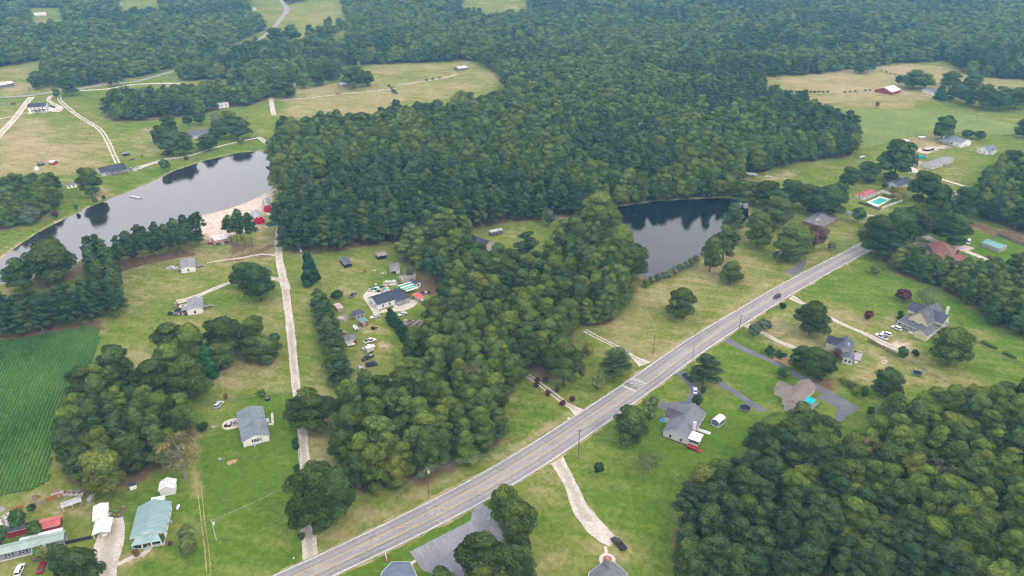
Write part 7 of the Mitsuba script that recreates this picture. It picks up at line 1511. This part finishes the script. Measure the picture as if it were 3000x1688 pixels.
# ---------------------------------------------------------------- freestanding trees and shrubs: base, spread and height
B_, P_, O_, C_, S_, A_, N_ = 'broadleaf', 'pine', 'poplar', 'cedar', 'shrub', 'airy', 'ornamental'
for k, tr, tint, lab in (
    # west
    (B_, (-156.3,473,8.7,25.1), 5, 'yellowing broadleaf tree at the head of the long pond'),
    ('stempine', (-161.8,386.4,3.9,17.3), 1, 'leftmost tall pine of the clump beside the rusty white shed'),
    ('stempine', (-156.4,382,4.1,18.6), 2, 'tall pine in the clump by the rusty shed, second from the left'),
    ('stempine', (-151.6,379.8,4.1,20), 0, 'middle tall pine of the clump beside the rusty white shed'),
    ('stempine', (-149.1,383.1,4.1,20.2), 3, 'rightmost tall pine of the clump, just before the larger barn'),
    ('stempine', (-157.6,391,3.9,19.5), 4, 'rear tall pine of the clump beside the rusty white shed'),
    (B_, (-135.3,331.6,7.1,13.4), 4, 'dark round tree, farther one of the pair over the sandy spur'),
    (B_, (-123.7,317.1,8.2,18.5), 4, 'dark round tree, nearer one of the pair over the sandy spur'),
    (B_, (-236.9,338.3,13.2,22.4), 0, 'very broad dark tree on the near bank of the long pond'),
    (B_, (-247.9,329,8.1,15.9), 4, 'dark round tree left of the very broad one on the pond bank'),
    (B_, (-122.6,267.6,9.6,17.7), 0, 'flat-topped olive tree at the top of the field clump'),
    (B_, (-145.2,265.4,8.2,16.4), 1, 'green tree at the upper left of the field clump'), (B_, (-136.9,263.9,6.8,16.7), 3, 'lighter green tree in the middle of the field clump'),
    (B_, (-139.5,235.6,8.5,17), 0, 'dark spreading tree at the lower left of the field clump'), (B_, (-127,235.6,8.3,17.5), 1, 'spreading tree at the lower right of the field clump'), (B_, (-138.4,249,8.2,15.3), 3, 'yellow-green tree in the heart of the field clump'),
    (C_, (-125.4,252.7,4.8,14.5), 0, 'dark conical evergreen at the right of the field clump'), (B_, (-106.6,263.6,8.2,11), 1, 'low wide tree by the farm track below the field clump'), (B_, (-115.8,281.1,5.2,11.6), 2, 'smaller green tree between field clump and farm track'), (N_, (-104.3,274.4,3,7), 0, 'small tree closest to the farm track in the west field'),
    (B_, (-160.4,247,7.3,16.7), 4, 'dark tree above the cabin grove, by the soybean field corner'), (P_, (-155.5,245.3,4,11.7), 2, 'narrow pine beside the dark tree at the soybean field corner'),
    (B_, (-165.9,234,7,15.1), 0, 'dark tree at the upper left of the cabin grove'), (B_, (-158.6,209.9,5.8,14.7), 3, 'leafy tree where the grove meets the soybean rows'),
    (A_, (-110.5,189.9,6.9,18.3), 0, 'thin browning tree over the white metal garage'), (B_, (-134.3,184.2,7.8,17), 5, 'bright yellow-green tree at the front of the cabin grove'),
    (B_, (-129.6,149.7,3.6,11.5), 4, 'glossy dark tree at the bottom left, upper of the two'), (B_, (-120.8,145.5,5.4,14.7), 4, 'glossy dark tree at the bottom left, beside the gravel yard'),
    (N_, (-153.9,168.2,3,6.8), 0, 'green bushy tree behind the low dark-roofed shed'), (N_, (-145.9,164.2,2.6,6.6), 0, 'green bushy tree between the red roof and mobile home'), (N_, (-155.3,161.3,3.1,7.3), 0, 'green bushy tree cut by the left edge'), (N_, (-139.3,155.2,2.4,5.5), 2, 'olive bush before the mobile home wall'),
    (N_, (-99.4,163.4,3,5.3), 2, 'upper round yellowish bush on the lawn beside the wheel ruts'), (N_, (-96.8,157.9,3.3,5.8), 2, 'lower round yellowish bush on the lawn beside the wheel ruts'), (S_, (-154,175.4,1.7,3.2), 0, 'dark bush in the garden by the grey pickets'),
    (S_, (-114.5,216.3,2.7,3.6), 2, 'dark shrub at the left end of the bright lawn'), (S_, (-112.5,235.3,1.1,3.1), 6, 'dry bush beside the silver crossover'), (S_, (-99.2,238,2.1,2.5), 1, 'weedy bush on the fence above the white house'),
    (B_, (-74,217.2,8.7,15.8), 0, 'dark olive tree leaning over the farm track'), (B_, (-61.2,165.3,6.9,26), 0, 'big dark tree at the farm track mouth, nearer half'), (B_, (-55.1,171.4,6.2,20), 4, 'big dark tree at the farm track mouth, right half'), (B_, (-62.3,178,5.8,17.2), 0, 'big dark tree at the farm track mouth, rear part'),
    (S_, (-111.9,156.7,1.3,3.6), 6, 'grey-brown bush at the gravel yard edge'), (S_, (-106.8,162.6,1.2,3), 1, 'light round bush at the right end of the front porch'), (S_, (-103.7,161,0.8,2.1), 4, 'small dark red bush beside the lawn ornament'),
    # yard
    (C_, (-103.4,335.2,4.9,19.1), 1, 'tall dark evergreen beside the pole at the track'), (N_, (-86.6,318.8,3.5,4.5), 5, 'low dark bush on the yard lawn above the grey pickup'), (N_, (-52.9,340.6,2.7,7.3), 4, 'small grey-green tree behind the yard house'),
    # bottom
    (B_, (-2.5,171.1,5.3,13.3), 3, 'yellow-green tree at the car park entrance, upper part'), (B_, (1.7,161,6,18), 1, 'tall green tree right of the car park'), (B_, (-8.7,147.7,6.6,17.9), 0, 'dark oak over the car park'), (B_, (1.4,146.6,5.5,14.7), 4, 'dark leafy tree at the bottom edge right of the car park'), (B_, (-8.4,143.9,4.3,10.3), 5, 'bright yellow-green tree at the bottom edge by the car park'), (B_, (-19.8,143.9,4.7,7.3), 1, 'green tree top at the bottom edge below the car park'), (N_, (-2.9,145.2,2.8,9), 2, 'light green sapling at the bottom edge'),
    (B_, (42.4,209.5,6.6,14.7), 1, 'big round tree on the lawn left of the paddling pool'), (N_, (51.7,221,4.3,11.4), 2, 'olive bushy tree at the road edge by the paddling pool'), (N_, (29.5,192.5,2,5), 5, 'small dark bush on the lawn right of the white gravel drive'), (A_, (45.9,191.5,4.7,9.4), 1, 'thin pale bush in the middle of the lower lawn'),
    (P_, (77.6,245.6,6.1,13.8), 3, 'spreading pine over the dark pickup on the curved drive'), (N_, (75.8,238.5,1.4,4.2), 5, 'dark upright bush beside the sedan'), (N_, (71.6,230.7,2.6,5.3), 5, 'spiky brownish bush behind the grey-roofed house'),
    (S_, (130.5,308.3,1.8,3.9), 2, 'dark ball-clipped bush by the road'), (B_, (135,284.6,7.9,16), 0, 'round dark tree with bronze tips between two drives'), (N_, (109,282.8,3.8,6.5), 4, 'left pale-flowered bush at the short drive'), (N_, (115.2,287.7,3.6,6.2), 4, 'right pale-flowered bush at the short drive'),
    (S_, (111.7,268.6,2.9,3.7), 2, 'left half of the dark hedge by the mulch pile'), (S_, (115.2,264.8,3.1,3.6), 2, 'right half of the dark hedge by the mulch pile'),
    (B_, (121.2,257.5,5,10.6), 4, 'left tree of the trio beside the slate-blue roof'), (B_, (124.3,250.4,5.7,14.1), 4, 'middle tree of the trio beside the slate-blue roof'), (B_, (129.9,252.2,4.1,10.7), 0, 'right tree of the trio beside the slate-blue roof'),
    (N_, (166.7,297.5,2.6,5.4), 1, 'small purple-leaved tree on the lawn by the Victorian house'), (N_, (192.2,316.3,4.3,6.5), 1, 'larger purple-leaved tree on the open lawn'), (A_, (199.5,308.7,7.5,10), 1, 'pale green spreading tree behind the Victorian house'), (B_, (184.8,260.5,8.8,16.8), 2, 'big round tree in front of the Victorian house'), (N_, (166.1,262.9,2.5,7.4), 0, 'small bright tree at the end of the dark wooden fence'),
    (B_, (147.8,237.2,5.5,12.6), 4, 'dark rounded tree on the dry lawn left of the trampoline'), (N_, (111.8,250.4,3.3,5), 0, 'rounded bush on the lawn below the asphalt drive'), (S_, (174.5,267.3,2.1,2.7), 2, 'low dark bush under the small bright tree'), (N_, (143,275.7,2.3,3.5), 6, 'bronze bush behind the slate-blue roof'), (N_, (138.9,263.9,2.2,5.5), 6, 'bronze bush at the cream gable'),
    (N_, (138.3,235.6,2,5.9), 0, 'bright green small tree at the tan-roofed house drive'), (S_, (136.8,243.4,2.4,3.6), 5, 'grey-green shrub in the border along the asphalt drive'), (S_, (137,239.3,2.1,2.8), 3, 'yellow-leaved shrub in the border along the asphalt drive'), (S_, (135,247,1.8,2.6), 3, 'yellow shrub at the top of the drive border'), (S_, (111.1,237.7,2.1,3.6), 2, 'dark shrub at the corner of the tan-roofed house'),
    (N_, (136.6,224.4,2.3,4.2), 5, 'dark bush at the wood edge below the asphalt drive'), (N_, (136.6,221,2.5,3.3), 6, 'reddish bush at the wood edge below the asphalt drive'),
    (B_, (79.6,300.6,7.5,15), 1, 'lone round tree on the dry lawn left of the road'), (B_, (112.9,337,7,10.9), 2, 'low round tree by the dark pond lawn'), (B_, (105.1,349.1,5.9,20.4), 2, 'tall tree on the dark pond bank, left'), (B_, (115.8,363.4,6.6,19.4), 1, 'tall tree on the dark pond bank, right'),
    (O_, (49.8,398,9.9,26.8), 3, 'tall yellow-green poplar beside the clearing'), (P_, (7.9,355.9,6.4,20.5), 3, 'isolated pine on the clearing by the steep-gabled house'), (B_, (21,245.3,6.5,20.4), 1, 'egg-shaped green tree between the two two-track drives'), (N_, (28.5,248.4,2.3,8.8), 2, 'slim pale tree beside the egg-shaped tree'), (N_, (32.6,266.4,3.1,6.9), 3, 'small golden tree on the lawn between the drives'), (P_, (42.7,251.3,6.2,13.2), 4, 'round-headed pine on the lawn between the drives'), (N_, (34.3,240.9,2.9,7.3), 2, 'small yellowish tree left of the round-headed pine'), (N_, (22.2,411.3,4.8,11.1), 4, 'pale tree at the back of the clearing'),
    (O_, (131.4,404,6.2,18), 4, 'pointed tree at the corner of the dark pond'), (B_, (140.3,383.6,9.6,20.1), 2, 'broad tree by the pond left of the hip-roofed house'), (B_, (158.6,410.1,9.4,19.1), 1, 'broad tree behind the pond-side pair'), (B_, (151.7,361.9,10,21.5), 2, 'bright tree before the hip-roofed house'), (N_, (171,378.1,7.4,14.3), 6, 'bronze-tipped dark tree covering the hip-roofed house front'), (N_, (159.3,364.9,3.3,9), 4, 'grey-green bush by the shaded entrance'), (N_, (180.3,376.5,2.9,5.3), 2, 'thin bush on the lawn near the road bend'),
    (B_, (151,450.4,9.6,15.6), 1, 'tree at the east pond corner'), (B_, (164,446.8,9.1,16.7), 0, 'dark tree between pond and dry lawn'), (B_, (179.1,443.2,8.5,18.4), 4, 'dark tree behind the hip roof, left'), (B_, (188.6,436.2,8.4,18.1), 0, 'dark tree behind the hip roof, middle'), (B_, (196.2,425.5,9.7,20.7), 4, 'dark tree behind the hip roof, right'), (B_, (209.6,443.2,6.7,15.9), 0, 'dark tree edging the pool lawn'), (B_, (165.1,427.4,8.2,17.3), 4, 'shadowed tree north of the broad pond trees'),
    (B_, (230,477,5.5,16.5), 4, 'slim dark tree alone on the lawn above the pool'), (B_, (250.4,492.6,8.4,14.7), 4, 'round dark tree left of the tall grey one'), (B_, (271.3,497.7,13.3,28.5), 4, 'tallest dark grey-green tree by the sandy paddock'), (B_, (270.6,456.2,9.2,19.8), 0, 'dark tree hiding the pale blue-grey house'), (B_, (358.1,598.1,10.3,20.1), 4, 'dark round tree beside the white gable garage'), (N_, (382.6,604,6.4,6.8), 5, 'left low dark bush behind the white gable garage'), (N_, (389.3,598.1,6,7.5), 5, 'right low dark bush behind the white gable garage'), (N_, (252.5,452.5,6,10.7), 3, 'golden evergreen at the pool fence'), (N_, (256.4,478.6,2.3,4.3), 5, 'round bush at the left of the blue-grey gable'), (N_, (258.5,470.7,2.3,4.2), 5, 'round bush at the right of the blue-grey gable'), (N_, (327.5,485.9,3.6,5.9), 5, 'round dark bush before the white cottage'),
    (N_, (212.3,417,5.1,10.1), 0, 'round tree next to the silver pickup'), (A_, (206.6,395,5.4,7.6), 1, 'olive tree on the lawn near the road bend'), (B_, (201.5,368.5,9.3,24.4), 0, 'big dark tree hanging over the road end, left'), (B_, (216.7,377.6,10.4,25.6), 4, 'big dark tree hanging over the road end, middle'), (B_, (233.8,390.4,9.7,22.9), 0, 'big dark tree hanging over the road end, rear'), (P_, (205,360.9,6.5,18.8), 0, 'dark pine at the road end'), (B_, (250.6,384.2,10.5,19.4), 4, 'large dark tree in front of the earth drive'), (B_, (256.9,414.5,7.8,20.7), 0, 'dark tree above the earth drive'), (B_, (281.1,425.5,10.4,20.6), 4, 'dark tree against the right edge wood'), (B_, (276.2,444.6,7.7,15.2), 4, 'dark tree on the concrete drive bend'), (B_, (428.7,602.8,7.7,16.4), 4, 'dark tree cut by the right edge above the cottage'), (N_, (191.7,346.2,3.2,4.9), 2, 'light bush under the big trees at the road end'),
    (C_, (430,739.9,6.4,15.8), 0, 'conifer before the white farmhouse'), (B_, (444,739.9,8.8,16.3), 0, 'tree right of the white farmhouse'), (B_, (445,719.9,9.8,19.8), 4, 'second tree right of the white farmhouse'), (B_, (452.3,703.9,11.5,22.4), 0, 'third tree right of the white farmhouse'), (B_, (464.7,697.7,11.4,21.4), 4, 'fourth tree right of the white farmhouse'), (B_, (483.7,703.9,12.2,20.7), 0, 'last tree of the row at the right edge'), (B_, (427.5,790.8,14.4,18.6), 4, 'dark clump beyond the red barn'), (B_, (442.2,794.7,9.4,14.8), 2, 'light tree at the left of the white farmhouse'), (B_, (471.1,798.6,10.3,16.5), 0, 'tree behind the white farmhouse'), (N_, (420.5,808.5,4.8,11.1), 5, 'small dark tree left of the clump beyond the red barn'), (B_, (407.1,873,9.3,15.3), 4, 'dark tree in front of the pinkish far house'), (B_, (425.8,889.4,7.1,13.8), 4, 'dark tree right of the pinkish far house'), (B_, (484.8,783.1,10.5,18.8), 4, 'rear tree right of the farmhouse row'), (N_, (352.3,707.1,2.3,6.1), 6, 'vine-covered bush on the red barn wall'),
    # north-west
    (B_, (-453.7,761,11.9,24.9), 4, 'round tree at the far lane junction'), (B_, (-505.6,790.8,8.9,18.2), 4, 'dark tree by the long white equipment shed'), (O_, (-506.6,804.5,5.6,14.5), 4, 'thin tree right of the dark tree by the equipment shed'), (B_, (-281.5,463.7,8.3,20.2), 1, 'lone round tree left of the lakeside house'), (N_, (-254.2,516.2,4.4,9.2), 0, 'small round tree on the pond bank right of the lakeside house'), (P_, (-432.3,802.5,5.6,15.3), 2, 'left roadside pine on the far lane'), (P_, (-428.3,808.5,6.5,18), 2, 'right roadside pine on the far lane'), (B_, (-463,750.3,4.1,9.6), 2, 'small tree at the lane end behind the white house'),
    (B_, (-286.3,586.5,8.2,15.2), 0, 'tree at the left of the hidden house grove'), (B_, (-264.4,554.1,10.2,20), 4, 'large tree at the lower left of the hidden house grove'), (B_, (-256.6,556.1,9.3,18.3), 1, 'tree below the pointed gable of the hidden house'), (B_, (-243,569.9,8,12.2), 0, 'tree right below the hidden house'), (B_, (-244.9,600.4,8.3,15.5), 0, 'tree right of the hidden house'), (B_, (-228.9,600.4,10.3,18.7), 4, 'dark tree at the right end of the hidden house grove'), (B_, (-296.3,625,7.6,12.6), 0, 'tree behind the left of the hidden house'), (N_, (-278.2,647.2,6,10.3), 5, 'dark small tree behind the hidden house'), (N_, (-286.2,640.5,5.3,9.6), 5, 'second dark small tree behind the hidden house'), (A_, (-261.6,640.5,6.3,11.6), 2, 'pale tree behind the right of the hidden house'), (B_, (-247.5,635.3,8.7,14.9), 2, 'light tree at the back right of the hidden house grove'), (N_, (-220.5,582,3.2,7), 2, 'young tree by the thin pond drive'),
    (N_, (-293.3,413.9,7,11.8), 4, 'pale willow-like tree at the edge of the left bank wood'), (N_, (-278.1,437.6,1.8,4.6), 0, 'first young tree on the pond lawn, leftmost'), (N_, (-273.2,451.1,2,3.8), 0, 'second young tree on the pond lawn'), (N_, (-269.8,456.2,1.8,3.6), 0, 'third young tree on the pond lawn'), (N_, (-284.9,425.5,3,4.8), 1, 'purple shrub on the pond lawn'), (S_, (-249.1,541.9,2.4,4.1), 0, 'dark bush by the lakeside drive'),
    (B_, (-203,839.6,13.4,18.9), 0, 'tree over the metal-roofed house by the pasture lane'), (B_, (-169.7,794.7,14.1,23.1), 4, 'tallest tree of the pasture lane clump'), (B_, (-157.2,808.5,8.7,15.1), 0, 'tree at the right of the pasture lane clump'), (N_, (-179.9,884.6,3.8,12.1), 2, 'thin tree at the pasture corner'), (B_, (-211.3,808.5,9.5,15), 0, 'small tree left on the pasture lane'), (B_, (-223,794.7,8.5,16.6), 2, 'roundish tree at the farm lane top'), (B_, (-230.5,752.1,12.2,19.6), 0, 'tree shading the lane above the grove'), (N_, (-123.3,768.2,2.9,4.8), 5, 'dark bush on the pasture fence corner'), (N_, (-295.3,1247.4,5.8,16.6), 5, 'lone dark tree in the top meadow'), (B_, (-303.3,1148.6,7.2,17.6), 0, 'tree beside the far pale van'),
    (B_, (-317.5,1101,14.4,22.2), 4, 'dark tree over the far grey-roofed house'), (B_, (-340.5,1101,13.2,20), 4, 'dark tree at the bend of the country road'),
    (B_, (-264.8,1083.6,11.3,22.1), 0, 'tree at the meadow edge below the far van'),
    (B_, (54.4,413.9,8.5,20.5), 3, 'light tree leaning over the west bank of the dark pond, uppermost'), (B_, (55.7,387.6,8.5,21), 1, 'green tree on the west bank of the dark pond, second from the top'), (B_, (58.5,363.4,8.5,20.4), 3, 'green tree on the west bank of the dark pond, third from the top'), (B_, (62.6,340.6,8.3,19), 0, 'dark tree at the lower west corner of the dark pond'),
    (B_, (104.1,210.4,6.7,14.7), 1, 'green tree masking the front of the tan-roofed house, left'), (B_, (112.2,207.3,5.9,12.3), 0, 'dark tree masking the front of the tan-roofed house, right'), (B_, (94.7,209.5,6.1,11.9), 3, 'light green tree at the wood corner below the trampoline'),
    (B_, (-121.4,256.3,5.8,12.3), 1, 'leafy green tree filling the right of the field clump'), (B_, (-17,334.7,8.2,19.3), 4, 'dark tree half covering the steep-gabled house, left'), (B_, (-4.1,331.6,7.9,16.5), 0, 'dark tree half covering the steep-gabled house, front'),
    (A_, (-17,236.6,6.3,15.4), 0, 'thin browning tree among the green crowns of the middle wood'), (A_, (139.8,183.5,5.3,12.9), 2, 'thin olive tree among the crowns of the lower right wood'), (A_, (122.4,195.1,4.8,12), 0, 'golden-brown tree at the upper edge of the lower right wood'),
): lone(k, tr, lab, tint)
for i, (x_, y_) in enumerate([(-92.75,309.45),(-90.07,302.84),(-87.49,296.43),(-84.98,290.23),(-82.74,284.23),(-80.56,278.42),(-78.63,272.78),(-76.69,267),(-74.64,261.4),(-72.82,255.97),(-70.83,250.42),(-69.23,245.88)]):
    lone(P_, (x_ + (i * 37 % 10 - 5) * .12, y_ + (i * 53 % 10 - 5) * .15, 4.4 + (i * 29 % 7) * .15, 10.5 + (i * 41 % 9) * .3), 'bright green conifer in the leyland hedge between farm track and yard', (2, 4, 2, 1)[i % 4], group='conifers of the leyland hedge', name='leyland_tree')
for x_, y_ in [(-56.75,297.55),(-54.68,293.49),(-52.65,289.52),(-50.71,285.98),(-48.8,282.5),(-47.11,279.09),(-45.27,275.74)]: lone(C_, (x_, y_, 2.6, 7.0), 'dark clipped cedar in the diagonal hedge of the yard', 1, group='cedars of the diagonal yard hedge', name='hedge_cedar')
for i, c in enumerate([(9.78,243.26),(14.23,237.68),(18.01,239.98),(19.64,230.96),(23.55,233.61),(10.44,246.6),(13.65,246.85)]): lone(N_, (*c, 1.35, 2.8), 'small purple-brown bush lining the two-track gravel drive', 1, group='purple bushes along the two-track drive', name='purple_bush', cat='bush')
for x_, y_ in [(68.45,331.6),(72.1,335.16),(75.65,337.87),(79.24,340.61),(82.29,342.46),(85.95,346.21),(89.5,350),(93,352.9),(96.9,356.9),(100.3,360.9)]: lone(N_, (x_, y_, 2.6, 4.2), 'olive bush on the near bank of the dark pond', 2 if x_ % 2 < 1 else 4, group='bushes on the near bank of the dark pond', name='pond_bush', cat='bush')
for x_, y_ in [(227.7,450.5),(228.9,449.3),(230.1,447.7),(231.2,446.2),(232.1,444.4),(233.1,442.5),(234.1,440.7),(235.2,439.2)]: lone(S_, (x_, y_, 1.3, 1.7), 'grey-green hedge bush along the front of the pool garden', 5, group='hedge bushes along the front of the pool garden', name='hedge_bush', cat='bush')
for x_, y_ in [(249.7,464.6),(250.6,462.6),(251.8,461.3),(253.1,460)]: lone(S_, (x_, y_, 1.2, 1.7), 'hedge bush inside the far fence of the pool garden', 5, group='hedge bushes inside the pool fence', name='hedge_bush', cat='bush')
for x_, y_ in [(-78.25,208.52),(-77.12,205.14),(-73.99,194.08),(-71.78,187.37),(-68.1,174.86),(-65.99,168.31),(-64.32,163.43)]: lone(S_, (x_, y_, 1.5, 3.0), 'weedy green shrub on the fence line beside the farm track mouth', 0, group='weedy shrubs on the farm track fence', name='fence_shrub', cat='shrub')
for x_, y_ in [(293.9,775.9),(297.6,774.3),(301.7,772.7),(312.4,772.7),(316.4,772.7),(321.2,774.3),(324.9,772.7),(330.9,774.3),(348.1,772.7),(354.2,774.3),(360.2,775.9),(373,780.8),(377.7,780.8)]: lone(S_, (x_, y_, 1.6, 2.2), 'small dark bush in the gappy hedge across the dry pasture', 2, group='bushes of the dry pasture hedge', name='field_bush', cat='bush')
for x_, y_ in [(436.1,883.9),(439.1,877.8),(440.1,867.9),(441.3,860.2)]: lone(S_, (x_, y_, 1.8, 2.4), 'dark bush in the garden row beyond the dry field', 3, group='bushes of the garden row beyond the dry field', name='field_bush', cat='bush')
for x_, y_ in [(519.5,843.2),(529.2,848.8),(538.4,852.5),(550.6,860.2)]: lone(S_, (x_, y_, 1.6, 2.2), 'dark bush on the far field boundary at the right', 2, group='bushes on the far right field boundary', name='field_bush', cat='bush')
for x_, y_ in [(205.23,285.36),(205.96,283.86),(206.68,282.38),(207.4,280.91),(209.54,277.14),(210.24,275.71),(210.93,274.29),(211.91,272.88),(214.05,268.17),(214.84,266.54),(215.77,264.92)]: lone(S_, (x_, y_, 1.3, 1.5), 'low clipped green bush in the broken hedge below the Victorian house', 1, group='bushes of the broken hedge below the Victorian house', name='hedge_bush', cat='bush')
for x_, y_ in [(184.17,301.97),(183.27,299.37),(181.27,296.48),(179.78,293.64)]: lone(S_, (x_, y_, 1.6, 2.8), 'dark rounded bush against the left porch of the Victorian house', 2, group='bushes at the left porch of the Victorian house', name='porch_bush', cat='bush')
for x_, y_ in [(-132.7,800.6),(-128,788.9),(-123.6,775.9),(-119.8,766.4),(-95.2,830.3),(-88.9,835.8),(-81.9,843.2)]: lone(S_, (x_, y_, 1.8, 3.0), 'scrubby bush on the pasture fence line near the stable', 0, group='scrubby bushes on the pasture fence line', name='field_bush', cat='bush')
grow_ground()
plant_forest()
print('entries', len(scene), 'labels', len(labels))
